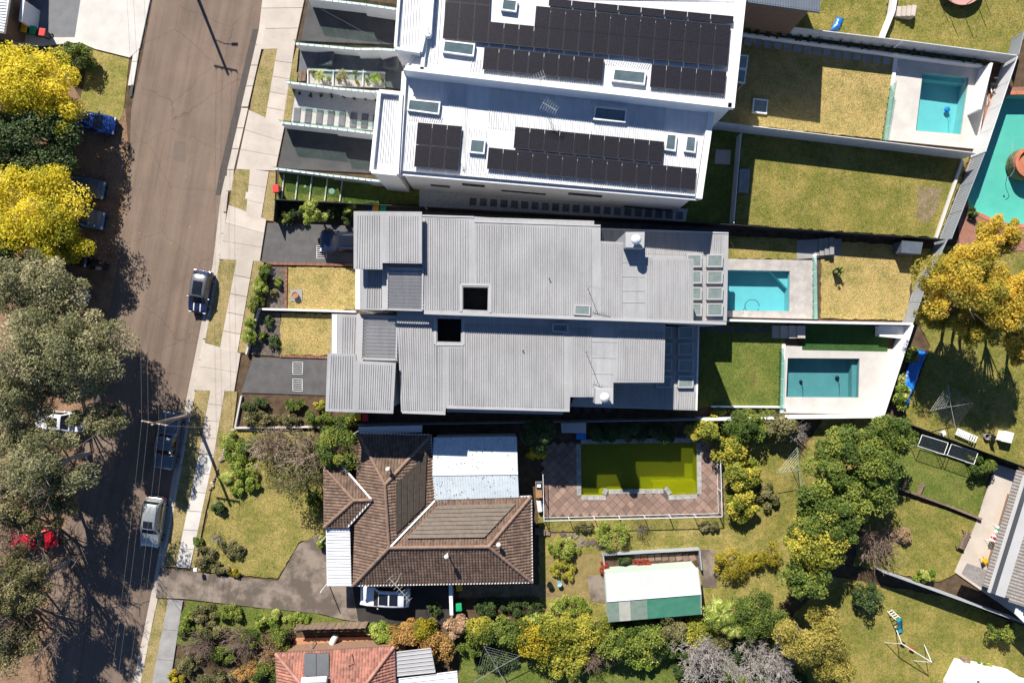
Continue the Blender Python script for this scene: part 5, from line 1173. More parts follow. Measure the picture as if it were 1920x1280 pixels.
tree('dense_tree', 'dark green understorey tree at the left edge below the wattles', 10, 490, 4.2, 70, 74, 'dark', 6000, (.24, .13), 24, 8, .16, base=(80, 500), group=ST)
tree('gum_tree', 'grey-green gum crown above the pale blue car', 78, 548, 6.4, 92, 80, 'gum', 11500, (.26, .08), 60, 9, .2, base=(165, 560), group=ST, hang=.3, cr=.26, hollow=.35)
tree('gum_tree', 'broad grey-green gum crown reaching over the road, widest street tree', 112, 655, 7.4, 124, 92, 'gum', 22000, (.26, .08), 90, 10, .28, base=(205, 665), group=ST, hang=.3, cr=.24, hollow=.3)
tree('gum_tree', 'grey-green gum crown above the white car', 40, 745, 6.8, 95, 70, 'gum', 9500, (.26, .08), 54, 11, .22, base=(150, 730), group=ST, hang=.3, cr=.25, hollow=.3)
tree('gum_tree', 'gum branch hanging over the road beside the white car', 190, 785, 6.2, 55, 40, 'gum', 4200, (.26, .08), 26, 12, .14, base=(185, 740), group=ST, hang=.3, cr=.28, hollow=.2, bark=BARKG)
tree('gum_tree', 'thin grey gum crown below the white car with pale bare limbs', 90, 868, 7.2, 124, 80, 'gum', 10500, (.26, .08), 42, 13, .24, base=(165, 850), group=ST, hang=.3, cr=.24, hollow=.2, bark=BARKG, tint=(0, .8), sub=5)
tree('gum_tree', 'olive-green gum crown above the red car', 62, 948, 6.5, 88, 50, 'olive', 6000, (.24, .09), 32, 14, .2, base=(140, 940), group=ST, hang=.3, cr=.26, hollow=.3, bark=BARKG)  # darker olive leaves put the shade of the lower-left crowns into colour
tree('gum_tree', 'sparse gum crown below the red car', 42, 1085, 7.5, 70, 60, 'olive', 4200, (.24, .09), 30, 15, .2, base=(130, 1050), group=ST, hang=.3, cr=.26, hollow=.2, bark=BARKG, sub=6)
tree('gum_tree', 'small leafy gum crown at the bottom left corner', 25, 1195, 5, 55, 55, 'olive', 4500, (.22, .1), 26, 16, .14, base=(70, 1190), group=ST, tint=(.2, 1))
bare('bare_tree', 'leafless street tree throwing dappled shade over the lower road', 30, 985, 150, 90, 10, 17, BARK, 7, .13, 4, base=(105, 985), cat='tree', depth=4, tw=.022)
bare('bare_tree', 'leafless street tree at the lower left edge', -30, 1120, 150, 100, 10, 18, BARK, 7, .13, 4, base=(55, 1130), cat='tree', depth=4, tw=.022)
bush('grey-green bush beside the three bins', 140, 104, 34, 27, 2.4, 'hedge', 2600, (.16, .08), 20, k=22)
# ---- hedge and garden of the grey pair
for k, (u, v, a, b, lab) in enumerate(((497, 508, 11, 16, 'topmost shrub of the clipped street hedge'), (489, 538, 14, 19, 'second shrub of the clipped street hedge from the top'), (481, 572, 17, 20, 'third shrub of the clipped street hedge, beside the wall end'), (470, 622, 12, 30, 'lowest shrub of the clipped street hedge'))): bush(lab, u, v, a, b, 1.5, 'lime' if k % 2 else 'hedge', 1300, (.12, .07), 30 + k, group='clipped hedge along the footpath', tint=(.2, .95))
tree('lime_tree', 'pale-leaved small tree beside the charcoal fence', 588, 396, 2.3, 26, 25, 'lime', 2600, (.17, .10), 20, 36, .06, tint=(.3, 1), cat='tree')
for k, (u, v, r, h, sp, lab) in enumerate(((538, 408, 18, 1.0, 'hedge', 'low dark shrub at the fence corner'), (558, 398, 14, 1.3, 'dark', 'dark shrub left of the pale-leaved tree'), (622, 400, 14, 1.3, 'dark', 'dark shrub right of the pale-leaved tree'), (655, 393, 14, 1.4, 'lime', 'pale flowering shrub beside the orange bin'), (648, 412, 12, .9, 'dark', 'low dark shrub in front of the SUV garage'))): bush(lab, u, v, r, r * .85, h, sp, 700, (.14, .08), 40 + k)
for k, (u, v, r, sp, lab) in enumerate(((521, 530, 9, 'lime', 'bright green groundcover clump in the mulch bed'), (512, 550, 7, 'olive', 'small grey clump in the mulch bed'), (503, 603, 10, 'dark', 'dark shrub in the middle lot front bed'), (512, 640, 13, 'dark', 'spreading dark shrub near the middle lot driveway'), (495, 630, 9, 'hedge', 'small shrub inside the front hedge'))): bush(lab, u, v, r, r * 1.2, .7, sp, 420, (.12, .07), 50 + k)
for k, (u, v, a, b, h, sp, lab) in enumerate(((478, 758, 26, 14, 1.0, 'dark', 'dark low shrub at the driveway corner'), (482, 786, 34, 16, 1.3, 'olive', 'straggly olive shrub in the overgrown bed'), (550, 756, 20, 14, 1.0, 'hedge', 'green shrub below the drain grates'), (602, 762, 16, 12, .9, 'yellow', 'yellow-green shrub below the drain grates'), (600, 785, 34, 14, 1.6, 'hedge', 'leafy shrub in front of the grey front block'), (540, 786, 26, 12, 1.2, 'olive', 'olive shrub in the middle of the overgrown bed'), (650, 788, 22, 14, 1.7, 'hedge', 'dark green shrub beside the red bin of the grey house'))): bush(lab, u, v, a, b, h, sp, 1100, (.14, .07), 60 + k)
# ---- brown house front
bare('bare_shrub', 'pale tangled half-bare shrub at the edge of the brown house garden', 508, 838, 78, 56, 2.8, 76, M('bark_pale', (.42, .31, .25), (.28, .20, .16), scale=4, rough=.95, fine=.3), 26, .07, 5, leafmix='olive', nl=2600, tw=.018)
bare('bare_shrub', 'large tangled half-bare shrub in front of the brown roof', 580, 848, 96, 60, 3.6, 71, M('bark_pale', (.42, .31, .25), (.28, .20, .16), scale=4, rough=.95, fine=.3), 28, .08, 5, leafmix='olive', nl=3600, tw=.018)
tree('leafy_tree', 'dense green small tree touching the brown roof corner', 632, 838, 3.0, 42, 46, 'hedge', 4200, (.17, .09), 28, 72, .1)
tree('leafy_tree', 'stand-in tree for the shadow on the front lawn beside the brown house', 545, 900, 3.2, 66, 32, 'olive', 1300, (.17, .08), 30, 73, .12, tint=(0, .6), bark=BARKR, sub=5)  # thin crown added where a bare tree's shadow crosses the lawn
for k, (u, v, a, b, h, sp, lab) in enumerate(((432, 838, 22, 30, 1.2, 'lime', 'lime green shrub at the rock border'), (455, 872, 26, 28, 1.3, 'lime', 'lime green shrub above the spiky plant'), (446, 915, 15, 14, .8, 'lime', 'small bright shrub beside the spiky plant'), (410, 950, 16, 12, .9, 'dark', 'dark shrub by the footpath beside the front lawn'), (594, 935, 14, 36, 1.6, 'hedge', 'green climber shrub beside the tiled bay'), (603, 1015, 9, 12, 1.0, 'lime', 'small leafy shrub beside the white awning'), (382, 1040, 18, 24, 1.0, 'olive', 'white-flecked shrub beside the old driveway'), (415, 1066, 26, 12, .7, 'olive', 'low olive groundcover at the driveway edge'), (440, 1072, 12, 9, .6, 'gold', 'yellow flowering clump at the driveway edge'), (372, 1010, 12, 14, .7, 'hedge', 'small green shrub beside the footpath end'))): bush(lab, u, v, a, b, h, sp, 1000, (.14, .07), 80 + k)
bare('bare_shrub', 'small bare shrub on the front lawn beside the footpath', 400, 1012, 26, 24, 1.6, 91, BARKG, 14, .03, 4, depth=2)
palm('spiky yucca plant at the rock border', 424, 896, .5, .75, 26, 92, 'lime', 'yucca', cat='yucca')
# ---- bottom front gardens
for k, (u, v, a, b, h, sp, lab) in enumerate(((380, 1150, 26, 20, 1.0, 'olive', 'dark olive shrub beside the bottom footpath'), (430, 1150, 30, 16, 1.0, 'hedge', 'green shrub below the old driveway, left'), (500, 1160, 34, 14, .9, 'lime', 'lime shrub below the old driveway, right'), (530, 1195, 26, 30, 1.8, 'hedge', 'green shrub left of the paling fence'), (470, 1195, 22, 20, 1.5, 'hedge', 'dense shrub between the bare pink bushes'), (500, 1262, 36, 24, 1.8, 'hedge', 'leafy shrub beside the red roof corner'), (330, 1272, 18, 14, 1.2, 'gold', 'golden shrub beside the bottom footpath end'), (400, 1270, 40, 16, .9, 'olive', 'olive shrub at the bottom edge'))): bush(lab, u, v, a, b, h, sp, 1300, (.14, .07), 100 + k)
bare('bare_shrub', 'bare pinkish shrub beside the bottom footpath', 372, 1215, 46, 40, 2.2, 111, BARKR, 22, .04, 5, depth=3)
bare('bare_shrub', 'bare pinkish shrub in the red house front garden, middle', 448, 1205, 52, 44, 2.4, 112, BARKR, 22, .04, 5, depth=3)
bare('bare_shrub', 'bare brown shrub beside the red roof', 505, 1225, 40, 34, 2.2, 113, BARKR, 18, .04, 5, depth=3, leafmix='rust', nl=900)
# ---- hedge row at the bottom
HR = 'mixed shrubs along the bottom boundary'
for k, (u, v, a, b, h, sp, lab) in enumerate((
 (715, 1186, 26, 15, 1.6, 'lime', 'pale feathery shrub right of the paling fence'), (760, 1188, 30, 22, 1.9, 'rust', 'rust-tipped shrub beside the carport roof'), (800, 1182, 26, 20, 2.0, 'gold', 'amber shrub between rust-tipped and pink shrubs'), (818, 1212, 34, 26, 2.2, 'rust', 'brown-red shrub overhanging the carport roof'), (855, 1172, 20, 17, 2.3, 'pink', 'pinkish shrub below the green bin'), (900, 1178, 32, 24, 2.4, 'yellow', 'yellow-green shrub right of the pinkish shrub'),
 (950, 1182, 38, 26, 2.6, 'hedge', 'green shrub below the shaded groundcover'), (1000, 1196, 42, 34, 3.0, 'gold', 'tall amber shrub in the bottom hedge row'), (1052, 1188, 40, 36, 2.9, 'yellow', 'bright yellow shrub in the bottom hedge row'), (1108, 1186, 38, 32, 2.8, 'yellow', 'yellow-green shrub left of the green shed corner'), (1158, 1208, 38, 32, 2.6, 'hedge', 'dark green shrub below the green shed corner'), (1212, 1192, 40, 32, 2.8, 'hedge', 'green shrub below the middle of the shed'), (1262, 1178, 36, 26, 2.7, 'olive', 'olive shrub below the right end of the shed'), (1300, 1186, 34, 26, 2.4, 'yellow', 'yellow-tipped shrub left of the fan palm'), (1060, 1232, 46, 26, 2.2, 'yellow', 'yellow shrub overhanging the bottom clothesline'), (1205, 1232, 34, 20, 1.8, 'lime', 'lime shrub in the lower part of the hedge row'))):
    bush(lab, u, v, a * 1.2, b * 1.15, h, sp, 3000, (.17, .10), 120 + k, k=28, group=HR, tint=(.0, 1), hollow=.35)
palm('pale yellow fan palm beside the round green tree', 1352, 1152, 3.2, 1.7, 20, 141, 'lime')
palm('second pale fan palm below the first', 1378, 1178, 2.6, 1.5, 18, 142, 'lime')
tree('round_tree', 'round dark green tree beside the fan palms', 1420, 1148, 2.6, 50, 44, 'hedge', 5200, (.16, .09), 34, 143, .12, tint=(.1, .8))
tree('feathery_tree', 'feathery yellow-green tree left of the swing frame', 1515, 1190, 3.6, 72, 52, 'fern', 8500, (.28, .06), 40, 144, .15, tint=(.1, 1), cr=.3)
tree('feathery_tree', 'smaller feathery tree at the bottom edge left of the swing frame', 1560, 1252, 2.8, 44, 36, 'fern', 3600, (.26, .06), 24, 145, .1, tint=(.1, .9))
bare('bare_tree', 'grey leafless tree at the bottom edge below the fan palms', 1320, 1240, 82, 52, 3.6, 146, BARKG, 9, .09, 5, cat='tree', depth=4, tw=.013)
bare('bare_tree', 'grey leafless tree at the bottom edge right of the other', 1445, 1245, 90, 54, 3.6, 147, BARKG, 9, .1, 5, cat='tree', depth=4, tw=.013)
bare('bare_shrub', 'brown leafless shrub under the bottom hedge row', 1110, 1240, 36, 34, 2.2, 148, BARKR, 20, .04, 5, depth=3)
for k, (u, v, a, b, h, sp, lab) in enumerate(((1400, 1215, 46, 26, 1.6, 'dark', 'dark green understorey below the round tree'), (1290, 1262, 40, 20, 1.4, 'dark', 'dark understorey below the grey leafless tree'), (1500, 1275, 30, 16, 1.2, 'dark', 'dark understorey at the bottom edge beside the feathery tree'), (930, 1240, 50, 26, .8, 'dark', 'shaded low shrub beside the bottom clothesline'))): bush(lab, u, v, a, b, h, sp, 1300, (.16, .09), 150 + k)
# ---- behind the brown house
for k, (u, v, a, b, h, sp, lab) in enumerate(((1148, 1000, 35, 29, 1.9, 'lime', 'round clipped green shrub beside the pool fence'), (1060, 1028, 31, 20, 1.2, 'lime', 'clipped oval shrub near the wooden steps'), (1056, 1066, 26, 24, .8, 'yellow', 'variegated shrub below the clipped oval shrub'), (1370, 1056, 35, 32, 1.9, 'gold', 'large round golden shrub right of the shed'), (1414, 1052, 18, 18, 1.3, 'gold', 'small golden shrub between the two round ones'), (1443, 1036, 22, 26, 1.7, 'gold', 'round golden shrub beside the tall hedge tree'), (1072, 1135, 46, 18, .9, 'lime', 'strappy groundcover in sunlit leaf colour, left of the shed'), (985, 1136, 42, 20, .9, 'dark', 'strappy groundcover in shaded leaf colour, below the brown house'), (920, 1138, 34, 18, 1.0, 'dark', 'dark shrub beside the green bin'), (815, 1140, 16, 18, .9, 'dark', 'dark shrub behind the white car'), (1095, 985, 22, 10, .8, 'olive', 'low brownish shrub below the pool fence'), (1133, 1064, 9, 14, .9, 'red', 'red-leaved shrub at the shed corner'), (1205, 1054, 24, 6, .5, 'red', 'row of red-leaved seedlings in the bed frame'), (1170, 1050, 14, 8, .8, 'dark', 'dark shrub in the bed frame'))): bush(lab, u, v, a, b, h, sp, 1500 if a > 24 else 700, (.11, .06), 160 + k, k=26, hollow=.62 if a > 30 else .5, cr=.3, tint=(.2, .9))  # lime and dark leaves put sun and shade into one strappy groundcover
bare('bare_shrub', 'small bare shrub right of the round clipped shrub', 1205, 992, 28, 20, 1.5, 176, BARK, 12, .03, 4, depth=2)
tree('leafy_tree', 'dark palm-like tree above the pink pavers', 1008, 815, 3.0, 40, 30, 'dark', 2400, (.3, .07), 20, 177, .1, tint=(.2, 1))
bush('yellow feathery shrub left of the pink pavers', 1005, 848, 22, 12, 1.9, 'wattle', 800, (.22, .07), 178, tint=(.3, .9))
hd = [('left section of the dark hedge above the green pool', 1130), ('middle section of the dark hedge above the green pool', 1186), ('right section of the dark hedge above the green pool', 1242)]
for k, (lab, u) in enumerate(hd): bush(lab, u, 812, 30, 15, 2.0, 'dark', 2200, (.22, .05), 180 + k, name='hedge', cat='hedge', k=20)
for k, (u, v, a, b, h, sp, lab) in enumerate(((1322, 806, 34, 22, 2.8, 'yellow', 'yellow-leaved shrub at the green pool corner'), (1400, 798, 46, 26, 3.0, 'hedge', 'dark leafy shrub below the white south wall'), (1372, 846, 32, 30, 2.6, 'yellow', 'yellow-green shrub above the pool fence'), (1392, 886, 36, 34, 2.6, 'yellow', 'bright shrub beside the pool fence, middle'), (1388, 946, 32, 30, 2.3, 'yellow', 'bright shrub beside the pool fence, lowest'), (1462, 800, 40, 24, 2.6, 'olive', 'olive shrub left of the shed roof corner'))): bush(lab, u, v, a, b, h, sp, 2400, (.18, .11), 190 + k, k=24)
bare('bare_shrub', 'bare grey shrub under the white terrace wall', 1500, 810, 36, 26, 2.4, 198, BARKG, 14, .03, 4, depth=3)
HT = 'tall evergreen hedge trees between the rear yards'
for k, (u, v, z, a, b, sp, lab, n) in enumerate(((1600, 862, 4.2, 88, 68, 'hedge', 'largest hedge tree, beside the rotary clothesline', 15000), (1668, 815, 3.6, 42, 46, 'hedge', 'hedge tree at the charcoal fence end', 4200), (1560, 940, 4.0, 76, 60, 'hedge', 'middle hedge tree above the bare brown shrub', 13000), (1632, 915, 3.4, 44, 44, 'hedge', 'hedge tree beside the timber sleeper wall', 5000), (1545, 985, 3.8, 66, 44, 'hedge', 'hedge tree left of the bare brown shrub', 7000), (1530, 1020, 3.8, 62, 50, 'yellow', 'yellow-tipped hedge tree beside the bare brown shrub', 7500), (1508, 1078, 3.4, 52, 44, 'hedge', 'lowest hedge tree beside the golden shrubs', 5200))): tree('hedge_tree', lab, u, v, z, a, b, sp, n, (.2, .12), 60, 200 + k, .14, group=HT, cr=.26, hollow=.4, rz=2.6, tint=(.1, 1))
bare('bare_shrub', 'large bare brown shrub beside the hedge trees', 1645, 1020, 84, 62, 3.2, 210, BARKR, 26, .05, 5, depth=3, tw=.012)
for k, (u, v, a, b, h, sp, lab) in enumerate(((1622, 1116, 34, 28, 2.2, 'dark', 'dark glossy shrub below the bare brown shrub'), (1735, 1078, 24, 12, 1.0, 'lime', 'flowering shrub along the grey sheet fence'), (1840, 868, 32, 24, 2.2, 'hedge', 'leafy shrub covering the second fold-out clothesline'), (1880, 1182, 34, 24, 1.8, 'hedge', 'shrub on the shaded lawn below the grey fence'), (1845, 1252, 16, 10, .9, 'lime', 'bright shrub on the white corner building edge'), (1706, 666, 14, 16, 1.8, 'hedge', 'green shrub above the blue tarp'), (1690, 742, 16, 34, 1.9, 'lime', 'pale strappy plant along the blue tarp'), (1690, 1000, 26, 14, .8, 'dry', 'dry brush beside the bare brown shrub'))): bush(lab, u, v, a, b, h, sp, 1300, (.17, .08), 220 + k)
# ---- right hand wattles
RW = 'yellow wattles behind the rear fences'
for k, (u, v, z, a, b, sp, n, lab, bs) in enumerate(((1800, 520, 7.6, 92, 76, 'wattle2', 14000, 'broad yellow wattle over the rear fence of the dry lawn', (1790, 600)), (1868, 440, 6.0, 46, 40, 'wattle2', 5500, 'yellow wattle crown beside the free-form pool', (1850, 500)), (1890, 560, 7.6, 60, 70, 'wattle2', 9000, 'yellow wattle crown at the right edge, middle', (1850, 580)), (1760, 585, 4.4, 50, 34, 'wattle2', 4200, 'greenish low wattle crown above the blue tarp yard', (1770, 610)), (1905, 648, 5.0, 32, 40, 'wattle2', 3600, 'orange wattle crown at the right edge, lowest', (1890, 640)), (1835, 610, 6.0, 60, 40, 'wattle2', 5500, 'olive-yellow wattle crown with dark limbs', (1800, 620)))): tree('wattle_tree', lab, u, v, z, a, b, sp, n, (.26, .08), 50, 230 + k, .16, base=bs, group=RW, cr=.26, hollow=.4, tint=((.0, .5) if k in (3, 5) else (.2, 1)), sub=6)
bush('agave clump at the free-form pool edge', 1822, 400, 9, 14, .9, 'dark', 300, (.3, .06), 240)
# ---- white pair planting
PR = 'small shrubs in the raised bed along the white fence'
ords = ['first', 'second', 'third', 'fourth', 'fifth', 'sixth', 'seventh', 'eighth', 'ninth', 'tenth', 'eleventh', 'twelfth', 'thirteenth', 'fourteenth', 'fifteenth', 'sixteenth', 'seventeenth', 'eighteenth', 'nineteenth', 'twentieth', 'twenty-first', 'twenty-second', 'twenty-third', 'twenty-fourth']
for k in range(24): u = 1402 + k * 19.3; bush(ords[k] + ' shrub from the house in the raised bed along the white fence', u, 59 + (u - 1402) * .131, 5.5, 4.5, .7, 'dark', 130, (.14, .06), 250 + k, k=6, group=PR, z0=.6)
palm('cycad-like palm in the planter nearest the street', 599, 142, .9, .62, 16, 281, 'lime', z0=.2); palm('silvery palm in the middle planter', 642, 140, 1.0, .62, 16, 282, 'olive', z0=.2); palm('cycad-like palm in the planter nearest the house', 702, 146, .9, .62, 16, 283, 'lime', z0=.2)
for k, (u, v) in enumerate(((586, 135), (615, 148), (634, 148), (666, 136), (668, 152), (688, 150), (716, 151))): bush(['small succulent at the street end of the pebble planters', 'succulent right of the first palm', 'succulent left of the silvery palm', 'succulent at the upper rim of the middle planter', 'yellowish succulent at the lower rim of the middle planter', 'succulent left of the house-end palm', 'succulent at the house end of the pebble planters'][k], u, v, 4.5, 4.5, .45, 'lime' if k % 2 else 'gold', 90, (.12, .06), 290 + k, k=5, z0=.2, cat='succulent', name='succulent')
for k in range(8): bush(ords[k] + ' dark tuft from the street along the gravel terrace', 562 + k * 20.5, 177 + k * 1.2, 3.2, 4, .5, 'dark', 70, (.14, .05), 300 + k, k=4, group='tufts along the gravel terrace', cat='grass tuft', name='grass_tuft')
for k, (u, lab) in enumerate(((1350, 'clipped low shrub at the middle lot planter, house end'), (1395, 'trailing shrub in the middle of the white planter'), (1440, 'trailing shrub at the planter end near the teal pool'))): bush(lab, u, 772, 22, 6, .8, 'hedge', 380, (.11, .06), 310 + k)

for k, (u, v, a, b, h, sp, lab) in enumerate(((395, 1182, 30, 20, 1.1, 'olive', 'olive groundcover between the bare pinkish shrubs'), (425, 1228, 34, 20, 1.0, 'hedge', 'green groundcover below the bare pinkish shrubs'), (350, 1245, 24, 26, 1.0, 'olive', 'straggly shrub at the bottom footpath edge'), (560, 1160, 36, 9, .6, 'lime', 'low lime groundcover left of the dark carport paving'), (470, 1255, 30, 22, 1.5, 'rust', 'rusty shrub at the bottom edge left of the red roof'), (350, 1170, 16, 26, .9, 'hedge', 'small green shrub at the bottom footpath corner'))): bush(lab, u, v, a, b, h, sp, 1200, (.14, .07), 330 + k)

for k, (u, v, a, b, h, sp, lab) in enumerate(((890, 1212, 30, 16, 1.8, 'hedge', 'green lower shrub left of the amber shrub'), (1140, 1228, 34, 20, 1.6, 'olive', 'olive lower shrub beside the brown leafless shrub'), (1265, 1216, 44, 22, 2.0, 'hedge', 'green lower shrub above the grey leafless tree'), (1460, 1200, 34, 30, 2.2, 'dark', 'dark shrub between round tree and feathery tree'), (1345, 1205, 40, 22, 2.0, 'olive', 'olive shrub below the fan palms'), (1010, 1160, 40, 10, 1.0, 'lime', 'lime strip of foliage above the amber shrub'), (470, 905, 22, 16, 1.0, 'lime', 'lime shrub beside the front lawn tree'), (465, 840, 26, 22, 1.2, 'hedge', 'green shrub between lime shrub and pale tangle'), (440, 1030, 30, 18, .6, 'olive', 'low grey-green clump on the front lawn'), (1330, 985, 20, 12, .7, 'olive', 'small shrub below the pool fence corner'), (1440, 930, 22, 26, 1.0, 'olive', 'small shrub left of the rotary clothesline shade'))): bush(lab, u, v, a, b, h, sp, 1300, (.15, .08), 340 + k)

tree('gum_tree', 'leafy gum branch between the widest crown and the white car', 150, 728, 6.6, 66, 34, 'gum', 4200, (.26, .08), 28, 360, .12, base=(195, 715), group=ST, hang=.3, cr=.28, hollow=.2, bark=BARKG)
tree('gum_tree', 'low gum crown left of the white car', 28, 822, 5.8, 60, 40, 'gum', 4500, (.26, .08), 28, 361, .12, base=(110, 830), group=ST, hang=.3, cr=.28, hollow=.25, bark=BARKG)
tree('gum_tree', 'dull olive crown at the left edge below the red car', 12, 1120, 6.0, 52, 44, 'olive', 4500, (.24, .09), 26, 362, .12, base=(85, 1110), group=ST, tint=(0, .7))
# ------------------------------------------------------------------ vehicles (local x forward)
TYRE = M('tyre', (.015, .015, .016), None, rough=.9, fine=.1); RIM = M('alloy_rim', (.5, .5, .52), None, rough=.3, metal=.8, fine=0)
CGL = M('car_glass', (.012, .014, .018), None, rough=.05, fine=0, spec=.9); LAMP = M('headlight_lens', (.75, .77, .8), None, rough=.1, fine=0); TAIL = M('taillight_lens', (.35, .01, .01), None, rough=.15, fine=0)
def paint(name, c, metal=.25):
    m = M('paint_' + name, c, tuple(x * .95 for x in c), scale=3, rough=.28, fine=0, metal=metal, spec=.6)
    b = m.node_tree.nodes['Principled BSDF']; b.inputs['Coat Weight'].default_value = .4; b.inputs['Coat Roughness'].default_value = .05; return m
SHAPES = { # x/L, half-width factor, belt z, top z
 'hatch': [(-.5, .80, .70, .72), (-.485, .90, .90, .95), (-.45, .95, .95, 1.20), (-.39, .97, .95, 1.43), (-.2, 1, .94, 1.5), (.02, 1, .93, 1.49), (.12, 1, .92, 1.40), (.27, .99, .92, .95), (.38, .96, .84, .88), (.46, .90, .74, .78), (.49, .80, .62, .66), (.5, .66, .5, .53)],
 'suv': [(-.5, .80, .80, .82), (-.488, .92, 1.0, 1.05), (-.45, .96, 1.05, 1.40), (-.40, .98, 1.05, 1.62), (-.2, 1, 1.05, 1.70), (.0, 1, 1.04, 1.68), (.10, 1, 1.03, 1.58), (.22, .99, 1.02, 1.08), (.36, .97, .96, 1.02), (.45, .92, .88, .93), (.49, .84, .74, .80), (.5, .7, .6, .65)],
 'sedan': [(-.5, .76, .72, .74), (-.485, .86, .86, .90), (-.36, .95, .93, .99), (-.30, .97, .93, 1.05), (-.17, .98, .93, 1.38), (-.05, 1, .92, 1.43), (.06, 1, .91, 1.38), (.22, .99, .90, .95), (.36, .96, .84, .89), (.45, .90, .74, .79), (.49, .78, .62, .66), (.5, .62, .5, .53)],
 'ute': [(-.5, .90, .90, .92), (-.495, .95, 1.0, 1.02), (-.2, .97, 1.02, 1.04), (-.12, .98, 1.05, 1.10), (-.085, .98, 1.05, 1.65), (.02, 1, 1.05, 1.76), (.13, 1, 1.04, 1.70), (.245, .99, 1.04, 1.12), (.36, .98, 1.02, 1.10), (.45, .95, .96, 1.02), (.49, .90, .84, .9), (.5, .8, .66, .7)],
}
GL = {'hatch': (2, 3, 6, 7), 'suv': (2, 3, 6, 7), 'sedan': (3, 4, 6, 7), 'ute': (3, 4, 6, 7)}
def section(st, W):
    x, f, b, t_ = st; hw = W / 2 * f; cab = t_ > b + .15; rw = hw * (.76 if cab else .93)
    return [(hw * .90, .24), (hw, .38), (hw, b * .72), (hw * .975, b), (lerp(hw * .97, rw, .55 if cab else .4), lerp(b, t_, .6)), (rw, t_ - (.05 if cab else .015)), (rw * .82, t_ - .008), (rw * .42, t_ + .012), (0, t_ + .018)]
def car(label, u, v, dirpx, L, W, shape, col, z=.0, roof=None, sunroof=(), stripes=False, group=None, name='parked_car', cat='car', rails=False):
    c = P(u, v, .9); ang = math.atan2(-dirpx[1], dirpx[0]); t = thing(name, label, cat, (c.x, c.y, z), ang, group=group)
    sts = SHAPES[shape]; secs = [section(s, W) for s in sts]; n = len(secs[0]); m = MB(); ring = 2 * n - 1
    for s, sec in zip(sts, secs):
        m.v += [(s[0] * L, y, zz) for y, zz in sec] + [(s[0] * L, -y, zz) for y, zz in sec[-2::-1]]
    i0, i1, i2, i3 = GL[shape]
    for a in range(len(sts) - 1):
        for k in range(ring - 1):
            q = k if k < n - 1 else ring - 2 - k
            rf = roof and q >= 4 and i1 <= a < i2
            m.f.append((a * ring + k, a * ring + k + 1, (a + 1) * ring + k + 1, (a + 1) * ring + k)); m.mi.append(1 if rf else 0)
    m.f.append(tuple(range(ring))); m.f.append(tuple((len(sts) - 1) * ring + k for k in range(ring - 1, -1, -1))); m.mi += [0, 0]
    body = m.build('body', [col, roof or col], t, local=True, smooth=True)
    MB().box((0, 0, .24), (L * .9, W * .8, .12)).build('underbody', BLACKM, t, local=True)
    def surf(a, b, f, y): # point on roof surface between stations a,b
        sa, sb = secs[a], secs[b]; x = lerp(sts[a][0], sts[b][0], f) * L; zz = lerp(sts[a][3], sts[b][3], f); return (x, y, zz + .022)
    def glass(nm, a, b, f0, f1, wa, wb, off=0):
        g = MB(); N = 5; rows = []
        for f, wf in ((f0, wa), (f1, wb)):
            base = surf(a, b, f, 0); hw = wf * W / 2
            rows.append([(base[0], -hw + 2 * hw * k / N, base[2] - .05 * abs(2 * k / N - 1) ** 2.5 + off) for k in range(N + 1)])
        g.add(rows[0] + rows[1], [(k, k + 1, N + 2 + k, N + 1 + k) for k in range(N)]); return g.build(nm, CGL, t, local=True, smooth=True)
    glass('windscreen', i2, i3, .06, .93, .70, .84, .012)
    glass('rear_window', i0, i1, .12, .95, .76, .68, .012)
    for s in (1, -1):
        xs = [lerp(sts[i0][0], sts[i1][0], .6) * L, sts[i1][0] * L, lerp(sts[i1][0], sts[i2][0], .5) * L, sts[i2][0] * L, lerp(sts[i2][0], sts[i3][0], .75) * L]
        g = MB(); lo = [(x, s * W / 2 * .985, 1.0 * sts[i2][2] + .03) for x in xs]; tz = sts[i2 - 1][3]
        hi = [(xs[0], s * W / 2 * .93, sts[i2][2] + .06), (xs[1] + .1, s * W / 2 * .825, tz - .14), (xs[2], s * W / 2 * .825, tz - .11), (xs[3], s * W / 2 * .825, tz - .16), (xs[4], s * W / 2 * .95, sts[i2][2] + .06)]
        g.add(lo + hi, [(k, k + 1, 6 + k, 5 + k) for k in range(4)]); g.build('side_window', CGL, t, local=True)
        MB().box((xs[3] + .12, s * (W / 2 + .07), sts[i2][2] + .06), (.12, .2, .13)).build('mirror', col, t, local=True, bevel=.03)
        MB().box((L * .468, s * W * .36, .66 if shape != 'suv' and shape != 'ute' else .82), (.2, W * .17, .13), -s * .35).build('headlight', LAMP, t, local=True, bevel=.03)
        MB().box((-L * .489, s * W * .39, .84), (.1, W * .13, .26)).build('taillight', TAIL, t, local=True, bevel=.03)
        if rails: MB().bar((sts[i1][0] * L + .1, s * W * .36, tz + .05), (sts[i2][0] * L - .1, s * W * .36, tz + .02), .05, .05).build('roof_rail', BLACKM, t, local=True)
        for xw in (-.30, .31):
            w_ = thing('wheel', None, None, (xw * L, s * (W / 2 - .11), .32)); w_.parent = t
            MB().tube([(0, -.1, 0), (0, .1, 0)], .32, 14).build('tyre', TYRE, w_, local=True); MB().tube([(0, s * .06, 0), (0, s * .112, 0)], .2, 10).build('rim', RIM, w_, local=True)
